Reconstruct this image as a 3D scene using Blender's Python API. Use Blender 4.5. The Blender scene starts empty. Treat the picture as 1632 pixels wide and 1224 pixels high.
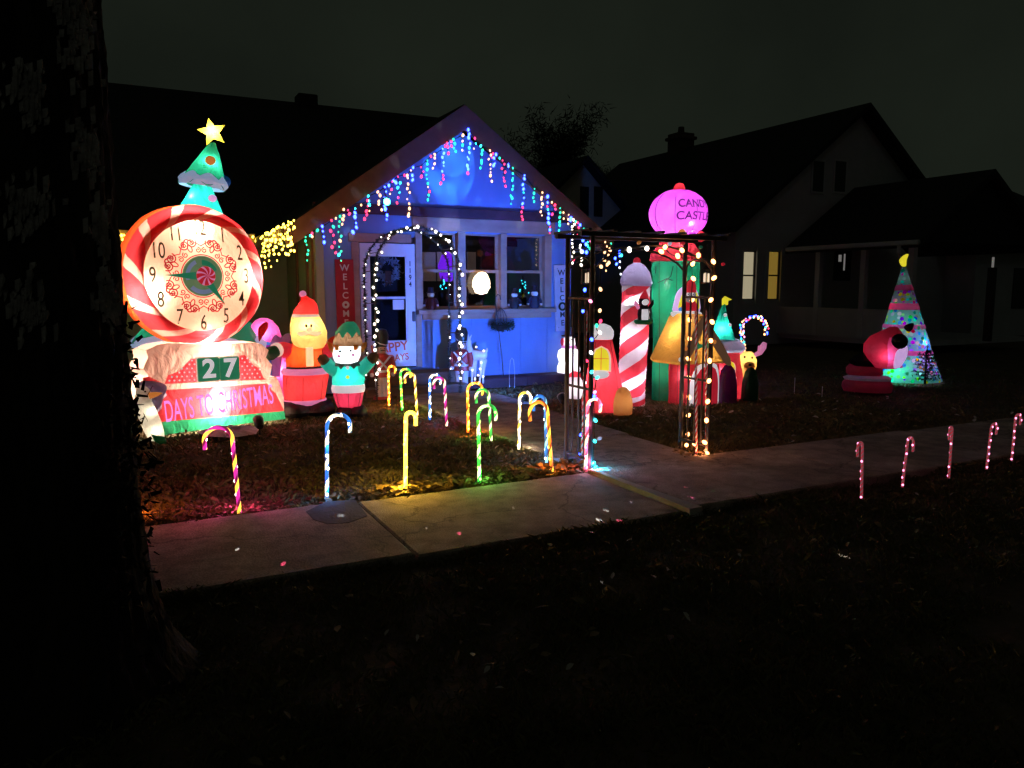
import bpy, bmesh, math, random
import numpy as np
from mathutils import Vector, Matrix, noise as nnoise

random.seed(11)
rng = np.random.default_rng(5)
R = math.radians
PI = math.pi
sc = bpy.context.scene
col = sc.collection

# ------------------------------------------------------------------ camera
FPX, CAMH, YAW, PITCH = 1227.0, 1.6, R(27), math.atan(155 / 1227)
cam_d = bpy.data.cameras.new('camera')
cam = bpy.data.objects.new('camera', cam_d)
col.objects.link(cam)
cam.location = (0, 0, CAMH)
cam.rotation_euler = (PI / 2 - PITCH, 0, -YAW)
cam_d.sensor_width = 36
cam_d.lens = 36 * FPX / 1632
cam_d.clip_start = 0.05
cam_d.clip_end = 2000
sc.camera = cam

# ------------------------------------------------------------------ night sky
world = bpy.data.worlds.new('World')
sc.world = world
world.use_nodes = True
wn = world.node_tree.nodes
wl = world.node_tree.links
bg = wn['Background']
sky = wn.new('ShaderNodeTexSky')
sky.sky_type = 'NISHITA'
sky.sun_disc = False
sky.sun_elevation = R(-9)
sky.sun_rotation = R(200)
wl.new(sky.outputs[0], bg.inputs['Color'])
bg.inputs['Strength'].default_value = 0.05
bg2 = wn.new('ShaderNodeBackground')              # town glow on low cloud
bg2.inputs['Color'].default_value = (0.0078, 0.0100, 0.0072, 1)
bg2.inputs['Strength'].default_value = 1.0
stc = wn.new('ShaderNodeTexCoord'); snz = wn.new('ShaderNodeTexNoise')      # thin uneven cloud in the glow
snz.inputs['Scale'].default_value = 2.2; snz.inputs['Detail'].default_value = 7
wl.new(stc.outputs['Generated'], snz.inputs['Vector'])
srp = wn.new('ShaderNodeValToRGB')
srp.color_ramp.elements[0].position = 0.30; srp.color_ramp.elements[1].position = 0.72
srp.color_ramp.elements[0].color = (0.0062, 0.0080, 0.0058, 1); srp.color_ramp.elements[1].color = (0.0118, 0.0152, 0.0104, 1)
wl.new(snz.outputs['Fac'], srp.inputs[0]); wl.new(srp.outputs[0], bg2.inputs['Color'])
addn = wn.new('ShaderNodeAddShader')
wl.new(bg.outputs[0], addn.inputs[0])
wl.new(bg2.outputs[0], addn.inputs[1])
wl.new(addn.outputs[0], wn['World Output'].inputs['Surface'])

fill_d = bpy.data.lights.new('rear_fill', 'SUN')     # faint fill light added high behind the viewer
fill_d.energy = 0.007
fill_d.angle = R(6)
fill_d.color = (0.90, 0.84, 1.0)
fill_sun = bpy.data.objects.new('rear_fill', fill_d)
col.objects.link(fill_sun)
fill_sun.rotation_euler = (R(52), 0, R(-20))

sc.view_settings.view_transform = 'Standard'
sc.view_settings.look = 'None'
sc.view_settings.exposure = 0.0
sc.view_settings.gamma = 1.0
sc.view_settings.use_curve_mapping = False
cy = sc.cycles
cy.max_bounces = 6
cy.diffuse_bounces = 4
cy.glossy_bounces = 3
cy.transmission_bounces = 4
cy.transparent_max_bounces = 12
cy.sample_clamp_indirect = 4.0
cy.sample_clamp_direct = 0.0
cy.use_denoising = True
cy.caustics_reflective = False
cy.caustics_refractive = False
try:
    cy.denoiser = 'OPENIMAGEDENOISE'
    cy.use_light_tree = True
except Exception:
    pass

# ------------------------------------------------------------------ pixel -> direction helpers
def ray(px, py):
    a = (px - 816) / FPX
    b = -(py - 612) / FPX
    fh = math.cos(PITCH) + b * math.sin(PITCH)
    up = b * math.cos(PITCH) - math.sin(PITCH)
    return Vector((fh * math.sin(YAW) + a * math.cos(YAW), fh * math.cos(YAW) - a * math.sin(YAW), up))

def G(px, py, z=0.0):
    r = ray(px, py)
    t = (z - CAMH) / r.z
    return Vector((r.x * t, r.y * t, z))

def PY(px, py, y):
    r = ray(px, py)
    t = y / r.y
    return Vector((r.x * t, y, CAMH + r.z * t))

def PX(px, py, x):
    r = ray(px, py)
    t = x / r.x
    return Vector((x, r.y * t, CAMH + r.z * t))

class Frame:
    """local axes of a thing standing at root, turned by rz: pixel -> local x, z on the plane local y = ly"""
    def __init__(s, root, rz=0.0):
        s.o = Vector(root)
        s.rz = rz
        s.x = Vector((math.cos(rz), math.sin(rz), 0))
        s.y = Vector((-math.sin(rz), math.cos(rz), 0))
    def f(s, px, py, ly=0.0):
        r = ray(px, py)
        p0 = s.o + s.y * ly
        O = Vector((0, 0, CAMH))
        t = (p0 - O).dot(s.y) / r.dot(s.y)
        p = O + r * t - s.o
        return p.dot(s.x), p.z
    def v(s, px, py, ly=0.0):
        a, b = s.f(px, py, ly)
        return Vector((a, ly, b))

def facing(p):
    return math.atan2(-p[0], p[1])

# ------------------------------------------------------------------ materials
def nt(name):
    m = bpy.data.materials.new(name)
    m.use_nodes = True
    t = m.node_tree
    return m, t.nodes, t.links, t.nodes['Principled BSDF']

def mat(name, c, rough=0.6, spec=0.3, var=0.25, scale=6.0, bump=0.0, bscale=40.0, metal=0.0, emit=0.0, c2=None, stretch=(1, 1, 1)):
    m, n, l, b = nt(name)
    tc = n.new('ShaderNodeTexCoord')
    mp = n.new('ShaderNodeMapping')
    mp.inputs['Scale'].default_value = stretch
    l.new(tc.outputs['Object'], mp.inputs[0])
    nz = n.new('ShaderNodeTexNoise')
    nz.inputs['Scale'].default_value = scale
    nz.inputs['Detail'].default_value = 6
    nz.inputs['Roughness'].default_value = 0.65
    l.new(mp.outputs[0], nz.inputs['Vector'])
    rp = n.new('ShaderNodeValToRGB')
    rp.color_ramp.elements[0].position = 0.32
    rp.color_ramp.elements[1].position = 0.70
    lo = c2 if c2 else tuple(v * (1 - var) for v in c)
    hi = c if c2 else tuple(min(1, v * (1 + var * 0.6)) for v in c)
    rp.color_ramp.elements[0].color = (*lo, 1)
    rp.color_ramp.elements[1].color = (*hi, 1)
    l.new(nz.outputs['Fac'], rp.inputs[0])
    l.new(rp.outputs[0], b.inputs['Base Color'])
    b.inputs['Roughness'].default_value = rough
    b.inputs['Specular IOR Level'].default_value = spec
    b.inputs['Metallic'].default_value = metal
    if emit:
        l.new(rp.outputs[0], b.inputs['Emission Color'])
        b.inputs['Emission Strength'].default_value = emit
    if bump:
        n2 = n.new('ShaderNodeTexNoise')
        n2.inputs['Scale'].default_value = bscale
        n2.inputs['Detail'].default_value = 8
        l.new(mp.outputs[0], n2.inputs['Vector'])
        bp = n.new('ShaderNodeBump')
        bp.inputs['Strength'].default_value = bump
        bp.inputs['Distance'].default_value = 0.02
        l.new(n2.outputs['Fac'], bp.inputs['Height'])
        l.new(bp.outputs[0], b.inputs['Normal'])
    return m

def concrete_material(name, c):
    m, n, l, b = nt(name)
    tc = n.new('ShaderNodeTexCoord')
    def noise(sc_, det, dist=0.0):
        q = n.new('ShaderNodeTexNoise'); q.inputs['Scale'].default_value = sc_; q.inputs['Detail'].default_value = det; q.inputs['Distortion'].default_value = dist
        l.new(tc.outputs['Object'], q.inputs['Vector']); return q.outputs['Fac']
    def ramp(src, p0, p1, a, z):
        r = n.new('ShaderNodeValToRGB'); r.color_ramp.elements[0].position = p0; r.color_ramp.elements[1].position = p1
        r.color_ramp.elements[0].color = (a, a, a, 1); r.color_ramp.elements[1].color = (z, z, z, 1); l.new(src, r.inputs[0]); return r.outputs[0]
    def mul(a, z):
        x = n.new('ShaderNodeMix'); x.data_type = 'RGBA'; x.blend_type = 'MULTIPLY'; x.inputs['Factor'].default_value = 1
        l.new(a, x.inputs['A']); l.new(z, x.inputs['B']); return x.outputs['Result']
    base = n.new('ShaderNodeRGB'); base.outputs[0].default_value = (*c, 1)
    big = ramp(noise(1.3, 6, .6), .35, .68, .62, 1.12)
    mid = ramp(noise(7, 7, .4), .36, .62, .72, 1.1)
    fine = ramp(noise(90, 4), .35, .65, .70, 1.2)
    vo = n.new('ShaderNodeTexVoronoi'); vo.feature = 'DISTANCE_TO_EDGE'; vo.inputs['Scale'].default_value = .55
    wv = n.new('ShaderNodeTexNoise'); wv.inputs['Scale'].default_value = 3; wv.inputs['Detail'].default_value = 6
    l.new(tc.outputs['Object'], wv.inputs['Vector'])
    vm = n.new('ShaderNodeVectorMath'); vm.operation = 'MULTIPLY_ADD'; vm.inputs[1].default_value = (.5, .5, .5)
    l.new(wv.outputs['Color'], vm.inputs[0]); l.new(tc.outputs['Object'], vm.inputs[2]); l.new(vm.outputs[0], vo.inputs['Vector'])
    crack = ramp(vo.outputs['Distance'], .0, .006, .45, 1.0)
    l.new(mul(mul(mul(mul(base.outputs[0], big), mid), fine), crack), b.inputs['Base Color'])
    b.inputs['Roughness'].default_value = .88; b.inputs['Specular IOR Level'].default_value = .2
    bp = n.new('ShaderNodeBump'); bp.inputs['Strength'].default_value = .5; bp.inputs['Distance'].default_value = .01
    l.new(fine, bp.inputs['Height']); l.new(bp.outputs[0], b.inputs['Normal'])
    return m

def fabric(name, c, t=0.72, e=0.0):
    """thin nylon of an inflatable: lit from inside, it lets the light through"""
    m, n, l, b = nt(name)
    n.remove(b)
    out = n['Material Output']
    tc = n.new('ShaderNodeTexCoord')
    nz = n.new('ShaderNodeTexNoise')
    nz.inputs['Scale'].default_value = 5.0
    nz.inputs['Detail'].default_value = 4
    nz.inputs['Distortion'].default_value = 0.8
    l.new(tc.outputs['Object'], nz.inputs['Vector'])
    bp = n.new('ShaderNodeBump')
    bp.inputs['Strength'].default_value = 0.55
    bp.inputs['Distance'].default_value = 0.05
    mpw = n.new('ShaderNodeMapping'); mpw.inputs['Scale'].default_value = (5, 5, 2.2)
    l.new(tc.outputs['Object'], mpw.inputs[0])
    nz2 = n.new('ShaderNodeTexNoise'); nz2.inputs['Scale'].default_value = 2.2; nz2.inputs['Detail'].default_value = 3; nz2.inputs['Distortion'].default_value = 1.5
    l.new(mpw.outputs[0], nz2.inputs['Vector'])
    adh = n.new('ShaderNodeMath'); adh.operation = 'MULTIPLY_ADD'; adh.inputs[1].default_value = 0.35
    l.new(nz2.outputs['Fac'], adh.inputs[0]); l.new(nz.outputs['Fac'], adh.inputs[2])
    l.new(adh.outputs[0], bp.inputs['Height'])
    mixc = n.new('ShaderNodeMix')
    mixc.data_type = 'RGBA'
    mixc.inputs['A'].default_value = (*[v * 0.78 for v in c], 1)
    mixc.inputs['B'].default_value = (*c, 1)
    l.new(nz.outputs['Fac'], mixc.inputs['Factor'])
    d = n.new('ShaderNodeBsdfDiffuse')
    tr = n.new('ShaderNodeBsdfTranslucent')
    gl = n.new('ShaderNodeBsdfGlossy')
    gl.inputs['Roughness'].default_value = 0.35
    gl.inputs['Color'].default_value = (1, 1, 1, 1)
    for s in (d, tr):
        l.new(mixc.outputs['Result'], s.inputs['Color'])
        l.new(bp.outputs[0], s.inputs['Normal'])
    l.new(bp.outputs[0], gl.inputs['Normal'])
    ms = n.new('ShaderNodeMixShader')
    ms.inputs[0].default_value = t
    l.new(d.outputs[0], ms.inputs[1])
    l.new(tr.outputs[0], ms.inputs[2])
    m2 = n.new('ShaderNodeMixShader')
    m2.inputs[0].default_value = 0.035
    l.new(ms.outputs[0], m2.inputs[1])
    l.new(gl.outputs[0], m2.inputs[2])
    if e:
        em = n.new('ShaderNodeEmission'); em.inputs['Color'].default_value = (*c, 1); em.inputs['Strength'].default_value = e
        ad = n.new('ShaderNodeAddShader')
        l.new(m2.outputs[0], ad.inputs[0]); l.new(em.outputs[0], ad.inputs[1]); l.new(ad.outputs[0], out.inputs['Surface'])
    else:
        l.new(m2.outputs[0], out.inputs['Surface'])
    return m

def emit(name, c, s):
    m, n, l, b = nt(name)
    b.inputs['Base Color'].default_value = (*[min(0.8, v) for v in c], 1)
    b.inputs['Emission Color'].default_value = (*c, 1)
    b.inputs['Emission Strength'].default_value = s
    b.inputs['Roughness'].default_value = 0.4
    return m

def painted_glow(name, c, s=0.4):
    """print or small part of an inflatable, inner light painted in as emission"""
    return mat(name, c, rough=0.5, var=0.12, scale=9, emit=s)  # emission stands in for lamp light blocked by the skin behind

M = {}
M['blue_wall'] = mat('blue_wall_paint', (0.17, 0.29, 0.56), 0.65, var=0.12, scale=2.0, bump=0.15, bscale=60, stretch=(1, 1, 0.3))
M['green_wall'] = mat('green_wall_paint', (0.32, 0.37, 0.22), 0.7, var=0.12, scale=2.0, bump=0.1)
M['trim'] = mat('tan_trim_paint', (0.44, 0.29, 0.21), 0.55, var=0.22, scale=5, bump=0.12, stretch=(0.4, 1, 1))
M['rake'] = mat('rake_board_paint', (0.23, 0.115, 0.065), 0.6, var=0.2, scale=4, bump=0.12)
M['beam'] = mat('dark_beam', (0.085, 0.04, 0.05), 0.6, var=0.3, scale=5, bump=0.1)
M['shingle'] = mat('roof_shingles', (0.035, 0.033, 0.035), 0.9, spec=0.15, var=0.4, scale=14, bump=0.5, bscale=25)
M['white_door'] = mat('white_door_paint', (0.80, 0.78, 0.80), 0.4, var=0.08, scale=3)
M['black_metal'] = mat('black_metal', (0.045, 0.04, 0.042), 0.42, spec=0.5, var=0.4, scale=20, bump=0.1)
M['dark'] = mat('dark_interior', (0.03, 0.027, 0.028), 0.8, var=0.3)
M['blind'] = mat('tan_blind', (0.5, 0.44, 0.38), 0.8, var=0.1, scale=3)
M['wood'] = mat('weathered_wood', (0.17, 0.115, 0.085), 0.75, var=0.4, scale=6, bump=0.3, bscale=30, stretch=(0.15, 1, 1))
M['concrete'] = concrete_material('sidewalk_concrete', (0.42, 0.335, 0.265))
M['concrete_pale'] = mat('pale_concrete', (0.44, 0.41, 0.38), 0.85, spec=0.2, var=0.2, scale=8, bump=0.3)
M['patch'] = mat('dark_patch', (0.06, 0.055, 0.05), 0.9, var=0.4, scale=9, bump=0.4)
M['soil'] = mat('lawn_soil', (0.15, 0.102, 0.064), 0.95, spec=0.1, scale=3.5, c2=(0.06, 0.05, 0.028), bump=0.8, bscale=22)
M['bark'] = mat('bark', (0.04, 0.032, 0.027), 0.95, spec=0.1, var=0.6, scale=9, bump=0.9, bscale=30, stretch=(1, 1, 0.25))
M['pale_wrap'] = mat('pale_bark_patch', (0.50, 0.44, 0.42), 0.9, spec=0.1, var=0.5, scale=10, bump=0.8, bscale=30)
M['neigh_wall'] = mat('neighbour_siding', (0.46, 0.45, 0.47), 0.7, var=0.12, scale=2)
M['neigh_cream'] = mat('cream_siding', (0.60, 0.52, 0.40), 0.7, var=0.12, scale=2)
M['neigh_trim'] = mat('neighbour_trim', (0.5, 0.5, 0.52), 0.6, var=0.1)
M['brick'] = mat('chimney_brick', (0.10, 0.06, 0.05), 0.9, var=0.4, scale=12, bump=0.3)
M['green_wire'] = mat('green_wire', (0.01, 0.022, 0.012), 0.6)
M['needle'] = mat('garland_needles', (0.022, 0.05, 0.028), 0.7, var=0.5, scale=30)
M['grass'] = mat('grass_blades', (0.22, 0.17, 0.08), 0.8, spec=0.15, scale=3, c2=(0.09, 0.095, 0.035))
M['leaf'] = mat('fallen_leaf', (0.32, 0.22, 0.10), 0.75, spec=0.2, scale=7, c2=(0.13, 0.085, 0.04))
M['glass_black'] = mat('black_plastic', (0.015, 0.015, 0.017), 0.35, spec=0.5)
M['clear'] = mat('frosted_acrylic', (0.72, 0.70, 0.76), 0.25, spec=0.5, var=0.1, emit=0.05)

def pane_material():
    m, n, l, b = nt('window_glass')
    n.remove(b)
    tr = n.new('ShaderNodeBsdfTransparent')
    tr.inputs[0].default_value = (0.80, 0.80, 0.84, 1)
    gl = n.new('ShaderNodeBsdfGlossy')
    gl.inputs['Roughness'].default_value = 0.03
    fr = n.new('ShaderNodeFresnel')
    fr.inputs['IOR'].default_value = 1.5
    mx = n.new('ShaderNodeMixShader')
    l.new(fr.outputs[0], mx.inputs[0])
    l.new(tr.outputs[0], mx.inputs[1])
    l.new(gl.outputs[0], mx.inputs[2])
    l.new(mx.outputs[0], n['Material Output'].inputs['Surface'])
    return m
M['pane'] = pane_material()

RED, CREAM, WHITE, GREEN, TEAL = (0.80, 0.05, 0.075), (0.85, 0.62, 0.52), (0.85, 0.84, 0.86), (0.03, 0.40, 0.16), (0.02, 0.50, 0.36)
FB = {k: fabric('nylon_' + k, c) for k, c in dict(
    red=RED, cream=CREAM, white=WHITE, green=(0.03, 0.42, 0.20), teal=TEAL, pinkcream=(0.84, 0.54, 0.50),
    orange=(0.85, 0.12, 0.03), skin=(0.88, 0.66, 0.30), pink=(0.85, 0.10, 0.30), magenta=(0.80, 0.10, 0.84),
    ginger=(0.85, 0.45, 0.10), olive=(0.09, 0.10, 0.05), violet=(0.16, 0.01, 0.26), brown=(0.30, 0.17, 0.09), yellow=(0.85, 0.66, 0.08), lilac=(0.60, 0.58, 0.85),
    blue=(0.05, 0.28, 0.75), purple=(0.22, 0.02, 0.24), darkgreen=(0.015, 0.13, 0.055), crimson=(0.55, 0.03, 0.07), gumdrop=(0.72, 0.36, 0.13),
    black=(0.012, 0.012, 0.013), grey=(0.42, 0.40, 0.46)).items()}
FB['lettering'] = fabric('nylon_lettering', (0.62, 0.30, 0.75), 0.72, 0.75)  # own emission painted in on top of the lamp light
FB['castle_green'] = fabric('nylon_castle_green', (0.02, 0.42, 0.20))
BL = {k: painted_glow('painted_glow_' + k, c, s) for k, (c, s) in dict(
    skin=((0.88, 0.66, 0.34), 1.0), teal=((0.02, 0.45, 0.33), 0.55), magenta=((.7, .05, .8), .6), red=((0.60, 0.02, 0.04), 0.5), white=((0.80, 0.78, 0.84), 0.62), cream=((0.82, 0.58, 0.48), 0.7), green=((0.02, 0.26, 0.13), 0.45),
    dkgreen=((0.03, 0.06, 0.04), 0.12), yellow=((0.80, 0.68, 0.03), 0.85), lilac=((0.66, 0.42, 0.82), 0.75), black=((0.01, 0.01, 0.012), 0.02),
    pink=((0.80, 0.25, 0.50), 0.55), blue=((0.04, 0.25, 0.70), 0.6), slate=((0.20, 0.26, 0.42), 0.5), orange=((0.75, 0.25, 0.05), 0.5),
    olive=((0.12, 0.14, 0.07), 0.25), purple=((0.30, 0.02, 0.42), 0.45), brown=((0.22, 0.11, 0.06), 0.3), sage=((0.14, 0.25, 0.12), 0.5), grey=((0.30, 0.28, 0.33), 0.35)).items()}
LED = {k: emit('led_' + k, c, s) for k, (c, s) in dict(
    lime=((0.3, 1.0, 0.12), 5), red=((1.0, 0.04, 0.12), 3.5), green=((0.03, 0.9, 0.42), 2.2), blue=((0.02, 0.05, 1.0), 20), warm=((1.0, 0.52, 0.24), 3.2),
    white=((1.0, 0.86, 0.68), 6.0), yellow=((1.0, 0.66, 0.06), 11), pink=((1.0, 0.25, 0.5), 4), teal=((0.03, 0.8, 0.9), 6), amber=((1.0, 0.36, 0.11), 9), cool=((0.75, 0.82, 1.0), 6)).items()}

# ------------------------------------------------------------------ mesh building
class MB:
    def __init__(s):
        s.v, s.f, s.m = [], [], []
    def add(s, vs, fs, m=0):
        o = len(s.v)
        s.v += [tuple(v) for v in vs]
        for i, f in enumerate(fs):
            s.f.append([a + o for a in f])
            s.m.append(m[i] if isinstance(m, list) else m)
        return s
    def box(s, x0, x1, y0, y1, z0, z1, m=0):
        vs = [(x, y, z) for z in (z0, z1) for y in (y0, y1) for x in (x0, x1)]
        return s.add(vs, [(0, 2, 3, 1), (4, 5, 7, 6), (0, 1, 5, 4), (2, 6, 7, 3), (0, 4, 6, 2), (1, 3, 7, 5)], m)
    def bbox(s, x0, x1, y0, y1, z0, z1, b=0.01, m=0):
        """box with chamfered edges seen from the front and top"""
        vs, fs = [], []
        xs = [(x0, x0 + b), (x1, x1 - b)]
        for zi, (z, dz) in enumerate(((z0, 0), (z0 + b, 1), (z1 - b, 1), (z1, 0))):
            i = 0 if dz else b
            vs += [(x0 + i, y0 + i, z), (x1 - i, y0 + i, z), (x1 - i, y1 - i, z), (x0 + i, y1 - i, z)]
        for k in range(3):
            for j in range(4):
                a, c = k * 4 + j, k * 4 + (j + 1) % 4
                fs.append((a, c, c + 4, a + 4))
        fs += [(3, 2, 1, 0), (12, 13, 14, 15)]
        return s.add(vs, fs, m)
    def tube(s, path, r, n=8, cap=True, twist=0.0, matf=None, m=0):
        path = [Vector(p) for p in path]
        rs = r if isinstance(r, (list, tuple)) else [r] * len(path)
        t0 = (path[1] - path[0]).normalized()
        up = Vector((0, 0, 1)) if abs(t0.z) < 0.9 else Vector((1, 0, 0))
        a = t0.cross(up).normalized()
        vs, fs, ms = [], [], []
        for i, p in enumerate(path):
            t = (path[min(i + 1, len(path) - 1)] - path[max(i - 1, 0)]).normalized()
            a = (a - t * a.dot(t)).normalized()
            b = t.cross(a)
            for k in range(n):
                th = 2 * PI * k / n + twist * i
                vs.append(p + (a * math.cos(th) + b * math.sin(th)) * rs[i])
        for i in range(len(path) - 1):
            for k in range(n):
                k2 = (k + 1) % n
                fs.append((i * n + k, i * n + k2, (i + 1) * n + k2, (i + 1) * n + k))
                ms.append(matf(i, k) if matf else m)
        if cap:
            fs.append(tuple(range(n))[::-1]); ms.append(ms[0])
            fs.append(tuple((len(path) - 1) * n + k for k in range(n))); ms.append(ms[-2])
        return s.add(vs, fs, ms)
    def loft(s, secs, n=24, caps=(True, True), m=0, matf=None, sq=2.0):
        """stack of horizontal (super)ellipses: (x, y, z, rx, ry)"""
        vs, fs, ms = [], [], []
        for (x, y, z, rx, ry) in secs:
            for k in range(n):
                th = 2 * PI * k / n
                c, d = math.cos(th), math.sin(th)
                e = 2 / sq
                vs.append((x + rx * math.copysign(abs(c) ** e, c), y + ry * math.copysign(abs(d) ** e, d), z))
        for i in range(len(secs) - 1):
            for k in range(n):
                k2 = (k + 1) % n
                fs.append((i * n + k, i * n + k2, (i + 1) * n + k2, (i + 1) * n + k))
                ms.append(matf(i, k) if matf else m)
        if caps[0]:
            fs.append(tuple(range(n))[::-1]); ms.append(m)
        if caps[1]:
            fs.append(tuple((len(secs) - 1) * n + k for k in range(n))); ms.append(m)
        return s.add(vs, fs, ms)
    def ball(s, c, rx, ry=None, rz=None, n=16, k=9, m=0):
        ry = ry or rx; rz = rz or rx
        secs = []
        for i in range(k + 1):
            t = -PI / 2 + PI * i / k
            q = max(0.03, math.cos(t))
            secs.append((c[0], c[1], c[2] + rz * math.sin(t), rx * q, ry * q))
        return s.loft(secs, n, m=m)
    def prism(s, poly, y0, y1, m=0):
        """outline in x, z pushed from y0 to y1"""
        n = len(poly)
        vs = [(x, y0, z) for x, z in poly] + [(x, y1, z) for x, z in poly]
        fs = [tuple(range(n)), tuple(range(2 * n - 1, n - 1, -1))]
        fs += [(k, k + n, (k + 1) % n + n, (k + 1) % n) for k in range(n)]
        return s.add(vs, fs, m)
    def puff(s, poly, y, depth, steps=5, m=0, back=True):
        """outline in x, z blown up like a cushion"""
        n = len(poly)
        cx = sum(p[0] for p in poly) / n
        cz = sum(p[1] for p in poly) / n
        for sg in ((-1, 1) if back else (-1,)):
            vs, fs = [], []
            for i in range(steps):
                t = i / steps
                q = math.cos(t * PI / 2)
                d = depth * math.sin(t * PI / 2)
                vs += [(cx + (x - cx) * q, y + sg * d, cz + (z - cz) * q) for x, z in poly]
            vs.append((cx, y + sg * depth, cz))
            for i in range(steps - 1):
                for k in range(n):
                    k2 = (k + 1) % n
                    fs.append((i * n + k, i * n + k2, (i + 1) * n + k2, (i + 1) * n + k))
            for k in range(n):
                fs.append(((steps - 1) * n + k, (steps - 1) * n + (k + 1) % n, steps * n))
            s.add(vs, fs, m)
        return s
    def build(s, name, mats, parent=None, smooth=False, fixn=True, loc=None, rot=None):
        me = bpy.data.meshes.new(name)
        me.from_pydata(s.v, [], s.f)
        for mm in (mats if isinstance(mats, (list, tuple)) else [mats]):
            me.materials.append(mm)
        me.polygons.foreach_set('material_index', s.m)
        if smooth:
            me.polygons.foreach_set('use_smooth', [True] * len(s.f))
        if fixn:
            bm = bmesh.new(); bm.from_mesh(me)
            if smooth:
                bmesh.ops.remove_doubles(bm, verts=bm.verts, dist=1e-5)
            bmesh.ops.recalc_face_normals(bm, faces=bm.faces)
            bm.to_mesh(me); bm.free()
        if smooth and name != 'dial' and me.materials[0].name.startswith('nylon_'):
            for v in me.vertices:                       # blown-up cloth is never quite even
                w = nnoise.noise(v.co * 3.1) * .014 + nnoise.noise(v.co * 9.0 + Vector((7, 3, 1))) * .006
                v.co += v.normal * w
        me.update()
        if smooth and s.f:
            try:
                me.set_sharp_from_angle(angle=R(50))
            except Exception:
                pass
        return link(name, me, parent, loc, rot)

def link(name, me, parent=None, loc=None, rot=None, scale=None):
    o = bpy.data.objects.new(name, me)
    col.objects.link(o)
    if parent:
        o.parent = parent
    if loc is not None:
        o.location = loc
    if rot is not None:
        o.rotation_euler = rot
    if scale is not None:
        o.scale = scale if isinstance(scale, (tuple, list)) else (scale,) * 3
    return o

def tag(o, label, cat, group=None):
    o['label'] = label; o['category'] = cat
    if group:
        o['group'] = group
    return o

def thing(name, label, cat, loc=(0, 0, 0), rz=0.0, group=None):
    o = link(name, None, None, loc, (0, 0, rz))
    o.empty_display_size = 0.1
    return tag(o, label, cat, group)

def struct(o, kind='structure'):
    o['kind'] = kind
    return o

def lamp(parent, loc, w, c=(1, 0.85, 0.7), r=0.04):
    d = bpy.data.lights.new('bulb_light', 'POINT')
    d.energy = w; d.color = c; d.shadow_soft_size = r
    o = bpy.data.objects.new('bulb_light', d)
    col.objects.link(o)
    o.parent = parent; o.location = loc
    return o

def laser(parent, loc, target, w, c, half):
    """a pencil beam: spot lamp with its own narrow aperture"""
    o = spot(parent, loc, target, w, c, 1.0, 0.2, 0.0, 'laser_beam')
    d = o.data
    d.use_nodes = True
    n, l = d.node_tree.nodes, d.node_tree.links
    e = n['Emission']
    tc = n.new('ShaderNodeTexCoord'); sx = n.new('ShaderNodeSeparateXYZ')
    l.new(tc.outputs['Normal'], sx.inputs[0])
    def mth(op, a, b):
        m = n.new('ShaderNodeMath'); m.operation = op
        for i, v in enumerate((a, b)):
            if isinstance(v, float): m.inputs[i].default_value = v
            else: l.new(v, m.inputs[i])
        return m.outputs[0]
    r2 = mth('ADD', mth('MULTIPLY', sx.outputs[0], sx.outputs[0]), mth('MULTIPLY', sx.outputs[1], sx.outputs[1]))
    l.new(mth('LESS_THAN', r2, math.tan(R(half)) ** 2), e.inputs['Strength'])
    return o

def gobo(parent, loc, target, w, c, size):
    """projector beam with a blotchy slide in front of the lamp"""
    o = spot(parent, loc, target, w, c, size, 0.25, 0.0, 'slide_beam')
    d = o.data
    d.use_nodes = True
    n, l = d.node_tree.nodes, d.node_tree.links
    tc = n.new('ShaderNodeTexCoord'); nz = n.new('ShaderNodeTexNoise'); rp = n.new('ShaderNodeValToRGB')
    nz.inputs['Scale'].default_value = 15; nz.inputs['Detail'].default_value = 2
    rp.color_ramp.elements[0].position = 0.42; rp.color_ramp.elements[1].position = 0.60
    rp.color_ramp.elements[0].color = (0.12, 0.12, 0.12, 1)
    l.new(tc.outputs['Normal'], nz.inputs['Vector']); l.new(nz.outputs['Fac'], rp.inputs[0]); l.new(rp.outputs[0], n['Emission'].inputs['Strength'])
    return o

def spot(parent, loc, target, w, c, size, blend=1.0, r=0.01, name='beam_light'):
    """loc, target in the parent's space"""
    d = bpy.data.lights.new(name, 'SPOT')
    d.energy = w; d.color = c; d.spot_size = R(size); d.spot_blend = blend; d.shadow_soft_size = r
    o = bpy.data.objects.new(name, d)
    col.objects.link(o)
    o.parent = parent; o.location = loc
    o.rotation_euler = (Vector(target) - Vector(loc)).to_track_quat('-Z', 'Y').to_euler()
    return o

_txt = {}
def text_data(body, size, ext=0.002, wide=1.0, bold=0.0):
    key = (body, size, ext, wide, bold)
    if key in _txt:
        return _txt[key]
    cu = bpy.data.curves.new('lettering', 'FONT')
    cu.body = body; cu.size = size; cu.extrude = ext; cu.align_x = 'CENTER'; cu.align_y = 'CENTER'; cu.offset = bold
    ob = bpy.data.objects.new('lettering', cu)
    col.objects.link(ob)
    dg = bpy.context.evaluated_depsgraph_get()
    me = bpy.data.meshes.new_from_object(ob.evaluated_get(dg))
    bpy.data.objects.remove(ob)
    bpy.data.curves.remove(cu)
    for v in me.vertices:            # stand it up: x stays, y -> z, front faces -y
        x, y, z = v.co
        v.co = (x * wide, -z, y)
    me.update()
    _txt[key] = me
    return me

def text(name, body, size, material, parent, loc, rot=None, ext=0.002, wide=1.0, bold=0.0, warp=None):
    me = text_data(body, size, ext, wide, bold).copy()
    me.materials.clear(); me.materials.append(material)
    if warp:
        for v in me.vertices:
            v.co = warp(v.co)
        me.update()
    return link(name, me, parent, loc, rot)

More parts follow.
